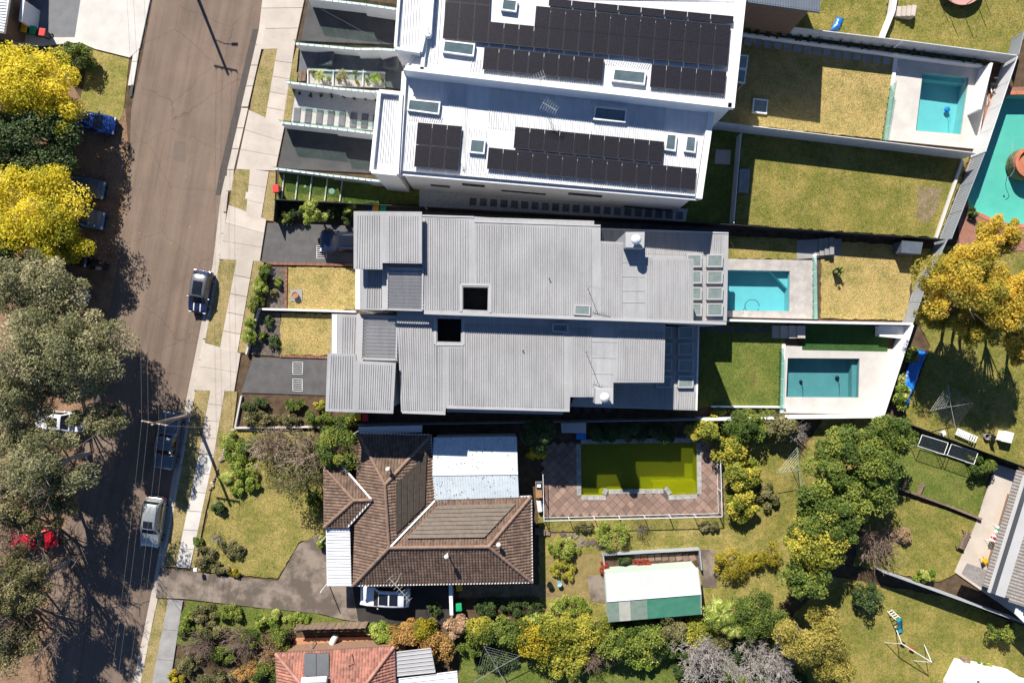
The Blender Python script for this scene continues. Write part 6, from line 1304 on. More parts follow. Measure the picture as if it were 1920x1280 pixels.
    for (x0, x1, wf) in sunroof:
        zt = lambda x: np.interp(x / L, [s[0] for s in sts], [s[3] for s in sts]) + .055
        MB().add([(x0, -wf, zt(x0)), (x1, -wf, zt(x1)), (x1, wf, zt(x1)), (x0, wf, zt(x0)), (x0, 0, zt(x0) + .004), (x1, 0, zt(x1) + .004)], [(0, 1, 5, 4), (4, 5, 2, 3)]).build('sunroof', CGL, t, local=True)
    if stripes:
        for s in (1, -1):
            zt = lambda x: np.interp(x / L, [q[0] for q in sts], [q[3] for q in sts]) + .024
            xs = [L * .275, L * .38, L * .455]; MB().add([(x, s * W * .17 - .05, zt(x)) for x in xs] + [(x, s * W * .17 + .05, zt(x)) for x in xs], [(0, 1, 4, 3), (1, 2, 5, 4)]).build('bonnet_stripe', WSTEEL, t, local=True)
    MB().box((L * .497, 0, .48), (.05, W * .5, .16)).build('grille', BLACKM, t, local=True)
    return t
SN = paint('navy', (.02, .035, .10)); SB = paint('blue', (.015, .055, .24)); SG = paint('slate', (.10, .125, .155)); SS = paint('silver', (.42, .44, .43), .5); SW_ = paint('white', (.72, .73, .76), 0); SR = paint('red', (.50, .012, .025), .1); SK = paint('black', (.012, .013, .016)); SGB = paint('grey_blue', (.085, .11, .15)); SLB = paint('pale_blue', (.32, .40, .52), .4)
car('navy small hatchback with grey roof and white bonnet stripes', 374, 547, (-12, 73), 3.95, 1.78, 'hatch', SN, roof=paint('grey_roof', (.13, .13, .135)), sunroof=[(-.95, -.35, .42), (-.3, .25, .42)], stripes=True)
t = car('dark double-cab pickup parked below the power pole', 314, 826, (-17, 105), 5.35, 1.9, 'ute', SG, cat='pickup', name='pickup_truck')
MB().hexa([(-2.55, -.80, .95), (-.70, -.80, .95), (-.70, .80, .95), (-2.55, .80, .95)], [(-2.55, -.80, 1.075), (-.70, -.80, 1.085), (-.70, .80, 1.085), (-2.55, .80, 1.075)]).build('tonneau_cover', M('tonneau', (.10, .12, .15), (.16, .18, .21), scale=2, rough=.35, fine=.1), t, local=True, bevel=.03)
for s in (1, -1): MB().bar((-2.5, s * .84, 1.1), (-.7, s * .84, 1.1), .05, .06).build('bed_rail', STEEL, t, local=True)
car('silver wagon with dark sunroof in the dappled shade', 285, 979, (-12, 93), 4.65, 1.82, 'suv', SS, sunroof=[(-.3, .35, .42)], rails=True)
PV = 'cars parked nose-out on the dirt verge'
car('bright blue hatchback under the topmost wattle', 171, 228, (40, 7), 4.2, 1.76, 'hatch', SB, group=PV)
car('dark sedan on the dirt verge, upper of the two below the wattle', 146, 348, (52, 10), 4.7, 1.82, 'sedan', SGB, group=PV)
car('blue-grey sedan on the dirt verge, lower of the two below the wattle', 146, 406, (52, 9), 4.6, 1.8, 'sedan', paint('bluegrey', (.10, .14, .20)), group=PV)
car('black car almost hidden under the greener wattle crown', 118, 476, (50, 10), 4.3, 1.78, 'hatch', SK, group=PV)
car('pale blue car half hidden under the gum crown', 118, 547, (50, 14), 4.3, 1.78, 'hatch', SLB, group=PV)
car('white car with dark sunroof under the gum leaves', 112, 790, (52, 4), 4.4, 1.8, 'suv', SW_, sunroof=[(-.6, .2, .42)], group=PV)
car('red car under the olive gum crown', 62, 1012, (50, -2), 4.3, 1.78, 'hatch', SR, group=PV)
car('dark navy SUV with roof glass in the driveway of the upper grey house', 648, 454, (-1, 0), 4.8, 1.92, 'suv', paint('dark_navy', (.012, .02, .05)), z=.14, sunroof=[(-1.1, -.3, .45), (-.25, .4, .45)], rails=True)
car('white SUV with panoramic roof beside the brown house', 722, 1117, (-48, -1.5), 4.6, 1.86, 'suv', SW_, z=.13, sunroof=[(-1.3, -.55, .5), (-.4, .42, .5)])
# ------------------------------------------------------------------ bins
def plastic(n, c): return M('plastic_' + n, c, None, rough=.45, fine=.05)
BINC = {'red': plastic('red', (.62, .02, .02)), 'yellow': plastic('yellow', (.75, .42, .01)), 'green': plastic('green', (.01, .33, .13)), 'orange': plastic('orange', (.75, .33, .01)), 'blue': plastic('blue', (.03, .22, .60)), 'body': plastic('darkgreen', (.02, .05, .03))}
def wbin(label, u, v, lid, rz, z=.14, group=None):
    p = P(u, v, z + 1.0); t = thing('wheelie_bin', label, 'bin', (p.x, p.y, z), rz, group)
    MB().hexa([(-.2, -.24, .08), (.2, -.24, .08), (.2, .24, .08), (-.2, .24, .08)], [(-.28, -.33, .98), (.28, -.33, .98), (.28, .33, .98), (-.28, .33, .98)]).build('body', BINC['body'], t, local=True, bevel=.02)
    MB().hexa([(-.31, -.37, .985), (.31, -.37, .985), (.31, .37, .985), (-.31, .37, .985)], [(-.27, -.33, 1.08), (.27, -.33, 1.08), (.27, .36, 1.04), (-.27, .36, 1.04)]).build('lid', BINC[lid], t, local=True, bevel=.03)
    MB().tube([(-.25, .40, .98), (.25, .40, .98)], .02, 6).build('handle', BINC['body'], t, local=True)
    for s in (-1, 1): MB().tube([(s * .26, .26, .1), (s * .31, .26, .1)], .1, 10).build('wheel', TYRE, t, local=True)
wbin('yellow-lidded bin at the top left driveway', 45, 53, 'yellow', R(-8)); wbin('green-lidded bin between yellow and red ones, top left', 61, 57, 'green', R(-8)); wbin('red-lidded bin in the row at the top left driveway', 79, 61, 'red', R(-8))
wbin('red-lidded bin on the narrow grass strip', 517, 354, 'red', R(5)); wbin('orange-lidded bin behind the charcoal fence', 704, 391, 'orange', R(-4), .1); wbin('green-lidded bin behind the charcoal fence', 718, 392, 'green', R(-4), .1)
wbin('yellow-lidded bin below the lower grey front roof', 671, 781, 'yellow', R(2), .1); wbin('red-lidded bin below the lower grey front roof', 685, 783, 'red', R(2), .1)
wbin('green-lidded bin on the shaded strip below the brown house', 860, 1138, 'green', R(5), .1); wbin('yellow-lidded bin half under the brown eave', 861, 1100, 'yellow', R(5), .1)
bs = thing('storage_box', 'open blue plastic crate beside the orange bin', 'crate', tuple(P(693, 390, .1)))
MB().prism(px([(686, 386), (698, 387), (699, 394), (688, 394)], .4), .1, .5, cap=False).build('sides', BINC['blue'], bs); MB().prism(px([(686, 386), (698, 387), (699, 394), (688, 394)], .4), .1, .14).build('floor', BINC['blue'], bs)
# ------------------------------------------------------------------ poles and wires
POLE = M('pole_timber', (.33, .25, .19), (.22, .165, .125), scale=3, rough=.9, fine=.3)
WIRE = M('wire', (.22, .21, .20), None, rough=.5, fine=0)
def pole(label, b, h, arm_ang, lamp=False):
    p = P(*b); t = thing('power_pole', label, 'pole', (p.x, p.y, 0)); MB().tube([(p.x, p.y, 0), (p.x, p.y, h)], .17, 10, r1=.12).build('shaft', POLE, t, smooth=True)
    d = Vector((math.cos(arm_ang), math.sin(arm_ang), 0)); c = Vector((p.x, p.y, h - .5))
    MB().bar(c - d * 1.1, c + d * 1.1, .1, .12).build('crossarm', POLE, t)
    ends = []
    for s in (-1.0, -.45, .45, 1.0):
        q = c + d * s + Vector((0, 0, .06)); MB().lathe(q, [(.03, 0), (.06, .05), (.03, .1), (.06, .14), (.02, .2)], 8).build('insulator', WSTEEL, t); ends.append(q + Vector((0, 0, .18)))
    if lamp:
        q = Vector((p.x, p.y, h * .68)); e = q + Vector((1.5, .1, .5)); MB().tube([q, lerp(q, e, .5) + Vector((0, 0, .15)), e], .035, 6).build('lamp_arm', STEEL, t); MB().box(e + Vector((.2, 0, 0)), (.6, .25, .12)).build('lamp_head', STEEL, t, bevel=.04)
    return ends
A = pole('timber power pole standing out of view above the road', (346, -66), 9.0, R(-12), lamp=True)
B = pole('timber power pole at the footpath beside the pickup', (365, 776), 7.6, R(-10)); Cc = pole('timber power pole standing out of view below the road', (300, 1345), 8.2, R(-14))
def wire(label, a, b, sag=.5, r=.009, group='street wires'):
    a, b = Vector(a), Vector(b); o = MB().tube([lerp(a, b, k / 16) - Vector((0, 0, 4 * sag * (k / 16) * (1 - k / 16))) for k in range(17)], r, 4).build('power_line', WIRE); return tag(o, label, 'wire', group)
ow = ['outer west', 'inner west', 'inner east', 'outer east']
for k in range(4):
    wire(ow[k] + ' overhead wire along the upper street', A[k], B[k], .6); wire(ow[k] + ' overhead wire along the lower street', B[k], Cc[k], .35)
wire('service wire from the pole across to the upper white house', A[3], P(742, 92, 7.6), .6, .008); wire('service wire from the footpath pole to the grey houses', B[3], P(628, 600, 6.0), .4, .008); wire('service wire from the footpath pole to the brown house', B[3], P(676, 820, 3.2), .4, .008)
# ------------------------------------------------------------------ street furniture and small things
def flat(name, label, cat, poly, z, mat, inner=None):
    c = centre(poly, z); t = thing(name, label, cat, c); MB().prism(px(poly, z), max(0, z - .12), z).build('surround', mat, t)
    if inner: MB().prism(inset(px(poly, z), .05), z, z + .006).build('cover', inner, t)
    return t
flat('pit_lid', 'pale square utility pit lid on the grass strip', 'pit lid', [(461, 360), (474, 361), (473, 374), (460, 373)], .15, CONC_W, CONC)
flat('pit_lid', 'small utility pit lid at the gum verge edge', 'pit lid', [(217, 447), (223, 449), (220, 455), (215, 452)], .03, CONC_W, CONC_G)
def grate(label, q):
    t = thing('drain_grate', label, 'grate', centre(q, .15)); a, b, c, d = [P(*p, .152) for p in q]
    MB().add([a, b, c, d], [(0, 1, 2, 3)]).build('pit', BLACKM, t)
    for k in range(7): s = k / 6; MB().bar(lerp(a, d, s) + Vector((0, 0, .01)), lerp(b, c, s) + Vector((0, 0, .01)), .045, .02).build('bar', WSTEEL, t)
    for s in (a, b): MB().bar(s + Vector((0, 0, .012)), (d if s is a else c) + Vector((0, 0, .012)), .04, .024).build('frame', WSTEEL, t)
grate('upper of two drain grates in the middle driveway', [(549, 679), (568, 679), (567, 701), (549, 701)]); grate('lower of two drain grates in the middle driveway', [(549, 710), (567, 711), (567, 733), (549, 732)]); grate('drain grate in front of the dark navy SUV', [(594, 461), (612, 462), (612, 484), (594, 484)])
for lab, u, v, r in (('large round white lid on the terraced lawn', 622, 359, .28), ('small round white lid on the terraced lawn', 572, 350, .13), ('round green-grey lid in the mulch bed', 511, 511, .25)):
    p = P(u, v, .14); t = thing('manhole_cover', lab, 'manhole cover', tuple(p)); MB().lathe((p.x, p.y, .1), [(r, 0), (r, .05), (r * .92, .065)], 18).build('rim', CONC_W, t); MB().lathe((p.x, p.y, .165), [(r * .8, 0), (r * .78, .008)], 18).build('cover', M('lid_green', (.35, .48, .42), None, rough=.7), t)
p = P(367, 1067, 1.0); t = thing('letterbox', 'small white letterbox beside the old driveway', 'letterbox', (p.x, p.y, .1)); MB().box((p.x, p.y, .5), (.08, .08, .9)).build('post', TIMB, t); MB().box((p.x, p.y, 1.05), (.34, .30, .24), .1).build('box', WSTEEL, t, bevel=.02)
def pot(label, u, v, r, h, mat, sp=None, tray=False, seed=1, leafr=9, z=.12):
    p = P(u, v, z + h); t = thing('plant_pot', label, 'pot', (p.x, p.y, z)); MB().lathe((p.x, p.y, z), [(r * .7, 0), (r, h), (r * .88, h), (r * .86, h - .06)], 16).build('pot', mat, t, smooth=False)
    MB().lathe((p.x, p.y, z + h - .08), [(r * .86, 0), (.01, .01)], 16).build('soil', SOIL, t)
    if tray: MB().box((p.x, p.y, z + .03), (1.1, 1.1, .06), .03).build('slab', CONC_G, t)
    if sp:
        cen, rr = clumps((p.x, p.y, z + h + .3), (leafr * .05, leafr * .05, .3), 6, seed); leaves('foliage', t, cen, rr, 160, LV[sp], (.16, .08), seed)
TERR = M('terracotta', (.42, .20, .10), (.3, .15, .08), rough=.85, fine=.2)
pot('terracotta pot on a square slab in the dry front lawn', 553, 553, .3, .45, TERR, tray=True); pot('black pot with yellow-green plant on the dry rear lawn', 1572, 509, .36, .7, BLACKM, 'lime', seed=3, leafr=10)
pot('empty dark pot at the corner of the brown house', 1031, 1097, .28, .5, BLACKM); pot('pale blue pot at the corner of the brown house', 1049, 1095, .24, .5, M('blue_pot', (.30, .52, .62), None, rough=.4)); pot('barrel at the corner of the white building, bottom right', 1814, 1240, .3, .8, TIMB); pot('white flowerpot by the green pool hedge', 1196, 826, .14, .3, WSTEEL)
def boxthing(name, label, cat, poly, z0, z1, mat, top=None):
    t = thing(name, label, cat, centre(poly, z1)); MB().prism(px(poly, z1), z0, z1 - .06).build('body', mat, t, bevel=.01); MB().prism(inset(px(poly, z1), -.04), z1 - .06, z1).build('lid', top or mat, t, bevel=.015); return t
boxthing('garden_shed', 'low dark metal shed at the corner of the dry rear lawn', 'shed', [(1692, 452), (1730, 455), (1726, 476), (1691, 473)], .1, 1.6, M('bluegrey_sheet', (.10, .12, .15), None, rough=.5, fine=.1))
boxthing('storage_cabinet', 'white storage box in the corner behind the teal pool', 'cabinet', [(1650, 611), (1700, 612), (1692, 634), (1650, 630)], .14, 1.0, WSTEEL)
hq = [(1413, 184), (1441, 187), (1438, 214), (1410, 211)]; t = thing('ground_hatch', 'white framed square hatch on the straw lawn', 'hatch', centre(hq, .1)); skylight(t, hq, .1, .25, WSTEEL, SKYPALE, name='frame')
boxthing('concrete_pad', 'pale concrete pad on the shaded strip of lawn', 'pad', [(1343, 281), (1370, 282), (1368, 308), (1341, 306)], .05, .2, CONC)
hq = [(1386, 102), (1404, 104), (1397, 157), (1380, 154)]; t = thing('window_hood', 'white framed glass awning over the straw lawn, beside the white house', 'awning', centre(hq, 2.4))
hm = [lerp(Vector(hq[0]), Vector(hq[3]), .5), lerp(Vector(hq[1]), Vector(hq[2]), .5)]
skylight(t, [hq[0], hq[1], tuple(hm[1]), tuple(hm[0])], 2.3, .12, WSTEEL, SKYPALE, name='frame'); skylight(t, [tuple(hm[0]), tuple(hm[1]), hq[2], hq[3]], 2.3, .12, WSTEEL, SKYPALE, name='frame')
for q in (hq[1], hq[2]): c = P(*q, 2.3); MB().tube([(c.x - .15, c.y, .1), (c.x - .15, c.y, 2.3)], .04, 6).build('post', WSTEEL, t)
boxthing('laundry_sink', 'white sink cabinet beside the charcoal fence', 'cabinet', [(1884, 808), (1901, 812), (1896, 830), (1878, 826)], .1, .9, WSTEEL)
# ------------------------------------------------------------------ pool things
def disc(label, u, v, z, r, mat, name='pool_cleaner', cat='pool cleaner'):
    p = P(u, v, z); t = thing(name, label, cat, tuple(p)); MB().lathe((p.x, p.y, p.z), [(r * .5, 0), (r, .05), (r * .9, .14), (r * .4, .2)], 14).build('shell', mat, t, smooth=True); MB().tube([(p.x, p.y, p.z + .15), (p.x + .1, p.y - .6, p.z + .3), (p.x, p.y - 1.4, p.z + .5)], .02, 6).build('hose', mat, t)
disc('round blue cleaner on the floor of the topmost pool', 1775, 206, -.9, .28, BINC['blue']); disc('dark cleaner on the floor of the teal pool, right', 1569, 708, -1.05, .2, BLACKM); disc('dark cleaner on the floor of the teal pool, left', 1501, 715, -1.05, .16, BLACKM)
p = P(1410, 574, -.02); t = thing('pool_hose', 'coiled dark hose floating in the bright blue pool', 'hose', tuple(p)); MB().tube([(p.x + math.cos(a) * .68, p.y + math.sin(a) * .62, .0) for a in [k * .33 for k in range(19)]], .025, 6).build('coil', BLACKM, t); MB().tube([(p.x - .62, p.y, 0), (p.x - .8, p.y - .3, .05), (p.x - .9, p.y - .7, .15)], .025, 6).build('tail', BLACKM, t)
t = thing('pool_pump', 'black pool pump and white pipes behind the screen wall', 'pump', tuple(P(1866, 170, 0))); rnd = random.Random(5)
for k in range(7): a = P(1862 + rnd.uniform(-6, 10), 135 + k * 11, .5); MB().tube([a, a + Vector((rnd.uniform(-.3, .3), rnd.uniform(-.5, .5), 0)), a + Vector((rnd.uniform(-.3, .3), rnd.uniform(-.5, .5), -.3))], .05, 6).build('pipe', WSTEEL if k % 2 else BLACKM, t)
q = P(1862, 160, .4); MB().tube([q - Vector((.3, 0, 0)), q + Vector((.3, 0, 0))], .22, 12).build('filter', BLACKM, t)
p = P(1919, 300, .3); t = thing('pool_rail', 'curved metal pool rail at the right edge', 'rail', tuple(p)); MB().tube([p + Vector((-1.4 + .2 * math.sin(k), -1.6 + k * .4, .2 + .5 * math.sin(k * .4))) for k in range(9)], .025, 6).build('tube', STEEL, t); MB().box(p + Vector((-1.4, -1.6, -.1)), (.12, .12, .1)).build('foot', STEEL, t)
isl = thing('spa_island', 'round orange-rimmed spa at the right edge of the free-form pool', 'spa', tuple(P(1930, 305, 0))); c = P(1932, 305, .2); MB().lathe((c.x, c.y, -.9), [(1.5, 0), (1.5, 1.25), (1.2, 1.27), (1.2, 1.0)], 26).build('rim', MATS['coping_orange'], isl); MB().lathe((c.x, c.y, .05), [(1.22, 0), (.01, .0)], 26).build('water', WAT_E, isl); MB().lathe((c.x, c.y, -.5), [(1.22, 0), (.01, .0)], 26).build('floor', TILE_E, isl)
# ------------------------------------------------------------------ clotheslines
def rotary(label, u, v, z, r, rot, mat=None, z0=.1):
    p = P(u, v, z); t = thing('rotary_clothesline', label, 'clothesline', (p.x, p.y, z0)); m = mat or STEEL
    MB().tube([(p.x, p.y, z0), (p.x, p.y, z + .1)], .035, 8).build('pole', m, t); tips = []
    for k in range(4):
        a = rot + k * math.pi / 2; e = Vector((p.x + math.cos(a) * r, p.y + math.sin(a) * r, z + .12)); tips.append(e); MB().bar((p.x, p.y, z), e, .04, .04).build('arm', m, t)
    w_ = MB(); c = Vector((p.x, p.y, z))
    for s in (.35, .48, .61, .74, .87, .99):
        for k in range(4): w_.tube([lerp(c, tips[k], s), lerp(c, tips[(k + 1) % 4], s)], .005, 3)
    w_.build('lines', STEEL, t, kind='stuff')
rotary('rotary clothesline beside the largest hedge tree', 1498, 881, 2.0, 2.1, R(6), M('green_steel', (.22, .34, .30), None, rough=.4)); rotary('rotary clothesline in the yard under the wattles', 1783, 762, 2.0, 2.0, R(10)); rotary('rotary clothesline at the bottom edge below the hedge row', 932, 1252, 2.0, 2.4, R(30))
def foldline(label, q, z):
    t = thing('fold_clothesline', label, 'clothesline', centre(q, 0)); a, b, c, d = [P(*p, z) for p in q]
    for s, e in ((a, b), (b, c), (c, d), (d, a)): MB().tube([s, e], .03, 6).build('frame_bar', WSTEEL, t)
    m = MB()
    for k in range(1, 11): m.tube([lerp(a, d, k / 11), lerp(b, c, k / 11)], .009, 3)
    m.build('lines', STEEL, t, kind='stuff')
    for s in (d, c): MB().tube([Vector((s.x, s.y, .1)), s], .03, 6).build('leg', WSTEEL, t)
foldline('fold-out clothesline beside the charcoal fence, clear of leaves', [(1729, 815), (1778, 830), (1770, 852), (1721, 836)], 1.5); foldline('fold-out clothesline half covered by the leafy shrub', [(1784, 832), (1834, 848), (1826, 870), (1776, 853)], 1.5)
# ------------------------------------------------------------------ garden furniture and play things
def lounger(label, u, v, rz, mat):
    p = P(u, v, .4); t = thing('sun_lounger', label, 'lounger', (p.x, p.y, .1), rz)
    for s in (-1, 1): MB().bar((-.95, s * .3, .3), (.95, s * .3, .3), .06, .08).build('side_rail', mat, t, local=True)
    for k in range(11): MB().bar((-.9 + k * .17, -.3, .33 + max(0, k - 7) * .1), (-.9 + k * .17, .3, .33 + max(0, k - 7) * .1), .12, .03).build('slat', mat, t, local=True)
    for x in (-.8, .7):
        for s in (-1, 1): MB().bar((x, s * .28, 0), (x, s * .28, .3), .06).build('leg', mat, t, local=True)
lounger('white slatted sun lounger beside the charcoal fence', 1811, 816, R(-24), WSTEEL)
def chair(label, u, v, rz, mat, z=.12, name='garden_chair'):
    p = P(u, v, .5); t = thing(name, label, 'chair', (p.x, p.y, z), rz); MB().box((0, 0, .42), (.48, .46, .05)).build('seat', mat, t, local=True, bevel=.02); MB().hexa([(-.26, -.23, .45), (-.22, -.23, .45), (-.22, .23, .45), (-.26, .23, .45)], [(-.34, -.22, .9), (-.30, -.22, .9), (-.30, .22, .9), (-.34, .22, .9)]).build('backrest', mat, t, local=True)
    for x in (-.2, .2):
        for y in (-.2, .2): MB().bar((x, y, 0), (x, y, .42), .04).build('leg', mat, t, local=True)
chair('blue plastic chair above the green pool, left', 1085, 818, R(-90), BINC['blue']); chair('blue plastic chair above the green pool, right', 1094, 818, R(-90), BINC['blue']); chair('white plastic chair beside the sun lounger', 1768, 812, R(20), WSTEEL); chair('dark metal chair by the laundry sink', 1862, 820, R(60), BLACKM); chair('yellow toddler chair on the concrete patio', 1846, 1050, R(30), BINC['yellow'], .15)
p = P(1850, 818, .3); t = thing('plant_ring', 'pale round tub beside the sun lounger', 'tub', tuple(p)); MB().lathe((p.x, p.y, .1), [(.26, 0), (.3, .35), (.24, .35), (.22, .05)], 16).build('tub', CONC_G, t); MB().lathe((p.x, p.y, .2), [(.22, 0), (.01, .0)], 12).build('soil', SOIL, t)
p = P(1808, 1012, .5); t = thing('picnic_bench', 'weathered timber bench between lawn and patio', 'bench', (p.x, p.y, .1), R(66))
for k in range(4): MB().bar((-.85, -.24 + k * .16, .44), (.85, -.24 + k * .16, .44), .13, .04).build('slat', TIMB, t, local=True)
for x in (-.8, .8): MB().bar((x, -.4, .4), (x, .4, .4), .08, .08).build('bearer', TIMB, t, local=True); MB().bar((x, -.3, 0), (x, -.3, .4), .08).build('leg', TIMB, t, local=True); MB().bar((x, .3, 0), (x, .3, .4), .08).build('leg', TIMB, t, local=True)
p = P(1868, 1002, .9); t = thing('drying_rack', 'drying rack with coloured washing on the patio', 'drying rack', (p.x, p.y, .15), R(62)); rnd = random.Random(8)
for y in (-.3, .3): MB().tube([(-.8, y, .9), (.8, y, .9)], .015, 6).build('rail', WSTEEL, t, local=True)
for x in (-.8, .8): MB().tube([(x, -.3, 0), (x, .3, .9)], .015, 6).build('leg', WSTEEL, t, local=True); MB().tube([(x, .3, 0), (x, -.3, .9)], .015, 6).build('leg', WSTEEL, t, local=True)
for k, c in enumerate((WSTEEL, BINC['red'], WSTEEL, M('cloth_pink', (.6, .3, .3), None, rough=.9), WSTEEL, BINC['green'], WSTEEL)): x = -.7 + k * .22; m = MB(); m.add([(x, -.3 + i * .1, .92 - .05 * (i % 2) - (.25 if i in (0, 6) else 0)) for i in range(7)] + [(x + .17, -.3 + i * .1, .93 - .04 * ((i + k) % 2) - (.25 if i in (0, 6) else 0)) for i in range(7)], [(i, i + 1, i + 8, i + 7) for i in range(6)]); m.build('garment', c, t, local=True)
def crumple(name, label, quad, z, mat, n=14, m_=6, amp=.12, seed=1):
    a, b, c, d = [P(*q, z) for q in quad]; rnd = random.Random(seed); t = thing(name, label, 'tarp', tuple((a + c) / 2)); vs = []
    for i in range(n + 1):
        for j in range(m_ + 1): p = lerp(lerp(a, b, j / m_), lerp(d, c, j / m_), i / n); e = min(i, n - i, j, m_ - j); vs.append(p + Vector((rnd.uniform(-.05, .05), rnd.uniform(-.05, .05), rnd.uniform(-amp, amp) - (.25 if e == 0 else 0))))
    MB().add(vs, [(i * (m_ + 1) + j, i * (m_ + 1) + j + 1, (i + 1) * (m_ + 1) + j + 1, (i + 1) * (m_ + 1) + j) for i in range(n) for j in range(m_)]).build('sheet', mat, t, smooth=True)
    MB().tube([a - Vector((0, 0, .2)), b - Vector((0, 0, .2))], .04, 6).build('edge_pole', TIMB, t)
TARP = M('blue_tarp', (.012, .14, .52), (.02, .20, .62), scale=3, rough=.32, fine=.15, spec=.6)
crumple('blue_tarp', 'crumpled bright blue tarp behind the white rear wall', [(1718, 652), (1742, 659), (1704, 762), (1684, 752)], .6, TARP); crumple('blue_tarp', 'small dark blue tarp on the grass beside the topmost house', [(1572, 30), (1584, 33), (1576, 56), (1558, 56)], .35, TARP, 8, 4, .08, 3)
c = P(1805, -32, .9); t = thing('trampoline', 'round trampoline with pink rim pad at the top edge', 'trampoline', (c.x, c.y, .1))
MB().lathe((c.x, c.y, .85), [(1.75, 0), (2.05, 0), (2.05, .06), (1.75, .06)], 30).build('rim_pad', M('pad_pink', (.55, .30, .26), None, rough=.6, fine=.1), t); MB().lathe((c.x, c.y, .84), [(1.75, 0), (.01, .0)], 30).build('jumping_mat', BLACKM, t)
for k in range(8): a = k * math.pi / 4 + .2; e = Vector((c.x + math.cos(a) * 2.0, c.y + math.sin(a) * 2.0, 0)); MB().tube([e, e + Vector((0, 0, 2.6))], .03, 6).build('net_post', BLACKM, t)
c = P(1695, 1205, 0); t = thing('swing_set', 'metal swing frame with teal slide on the lawn', 'swing set', (c.x, c.y, .1), R(-32))
MB().tube([(-1.6, 0, 1.9), (1.6, 0, 1.9)], .04, 8).build('top_bar', WSTEEL, t, local=True)
for x in (-1.6, 1.6):
    for s in (-1, 1): MB().tube([(x, s * .9, 0), (x, 0, 1.9)], .035, 6).build('leg', WSTEEL, t, local=True)
for x in (-.5, .5):
    MB().box((x, 0, .45), (.45, .2, .04)).build('swing_seat', BLACKM if x < 0 else BINC['red'], t, local=True)
    for s in (-.2, .2): MB().tube([(x + s, 0, .45), (x + s, 0, 1.88)], .01, 4).build('chain', STEEL, t, local=True)
c = P(1686, 1172, .8); t = thing('slide', 'teal plastic slide beside the swing frame', 'slide', (c.x, c.y, .1), R(-65)); TEAL = plastic('teal', (.03, .35, .42))
m = MB(); pr = [(-.9, 1.2), (-.6, 1.15), (0, .7), (.6, .3), (.95, .22)]
m.add([(x, y, z + e) for x, z in pr for y, e in ((-.24, .14), (-.2, 0), (.2, 0), (.24, .14))], [(i * 4 + k, i * 4 + k + 1, (i + 1) * 4 + k + 1, (i + 1) * 4 + k) for i in range(4) for k in range(3)]); m.build('chute', TEAL, t, local=True)
for s in (-.22, .22): MB().tube([(-.9, s, 1.2), (-1.25, s, 0)], .03, 6).build('ladder_rail', WSTEEL, t, local=True)
for k in range(4): MB().bar((-.97 - k * .08, -.22, .95 - k * .27), (-.97 - k * .08, .22, .95 - k * .27), .05).build('rung', WSTEEL, t, local=True)
# beside the pool paving
c = P(1010, 917, .7); t = thing('work_table', 'timber potting table beside the pink pavers', 'table', (c.x, c.y, .1), R(-88))
for k in range(3): MB().bar((-.75, -.2 + k * .2, .72), (.75, -.2 + k * .2, .72), .19, .04).build('board', M('warm_timber', (.36, .20, .10), (.26, .14, .07), rough=.8, fine=.3), t, local=True)
for x in (-.68, .68):
    for y in (-.24, .24): MB().bar((x, y, 0), (x, y, .7), .07).build('leg', TIMB, t, local=True)
p = P(1009, 910, .9); t = thing('plastic_tub', 'blue-white plastic tub on the potting table', 'tub', (p.x, p.y, .84)); MB().prism(px([(1005, 903), (1014, 903), (1014, 913), (1005, 913)], 1.0), .84, 1.08, cap=False).build('sides', M('tub_blue', (.35, .5, .56), None, rough=.4), t); MB().prism(px([(1005, 903), (1014, 903), (1014, 913), (1005, 913)], 1.0), .84, .86).build('base', WSTEEL, t)
a, b = P(1010, 938, .4), P(1013, 958, .4); t = thing('water_cylinder', 'white cylinder lying beside the pink pavers', 'tank', tuple((a + b) / 2)); MB().tube([a, b], .24, 14).build('drum', WSTEEL, t); MB().tube([b, b + (b - a).normalized() * .08], .08, 8).build('cap', STEEL, t)
a, b = P(622, 1206, .5), P(630, 1190, .5); t = thing('water_cylinder', 'white gas cylinder lying on the terracotta path', 'tank', tuple((a + b) / 2)); MB().tube([a, b], .3, 14).build('drum', WSTEEL, t); MB().tube([b, b + (b - a).normalized() * .08], .1, 8).build('cap', STEEL, t)
steps('timber steps beside the brown house corner', [(1003, 990), (1042, 996), (1041, 1006), (1003, 1000)], 4, .7, .1, TIMB)
antenna((741, 1096), 2.9, 3.4, R(-48), 2.6, 'large pale antenna above the white SUV', n=9, el=.42, mat=M('cream_alloy', (.62, .60, .52), None, rough=.4, metal=.3, fine=0))
p = P(586, 1207, 1.0); t = thing('clothes_prop', 'short metal post beside the paling fence', 'post', (p.x, p.y, .1)); MB().tube([(p.x, p.y, .1), (p.x, p.y, 1.4)], .05, 8).build('shaft', STEEL, t); MB().box((p.x, p.y, 1.42), (.16, .16, .05)).build('cap', STEEL, t)
boxthing('side_gate', 'pale narrow side gate beside the white SUV', 'gate', [(842, 1096), (847, 1096), (849, 1152), (844, 1152)], .1, 1.7, WSTEEL)
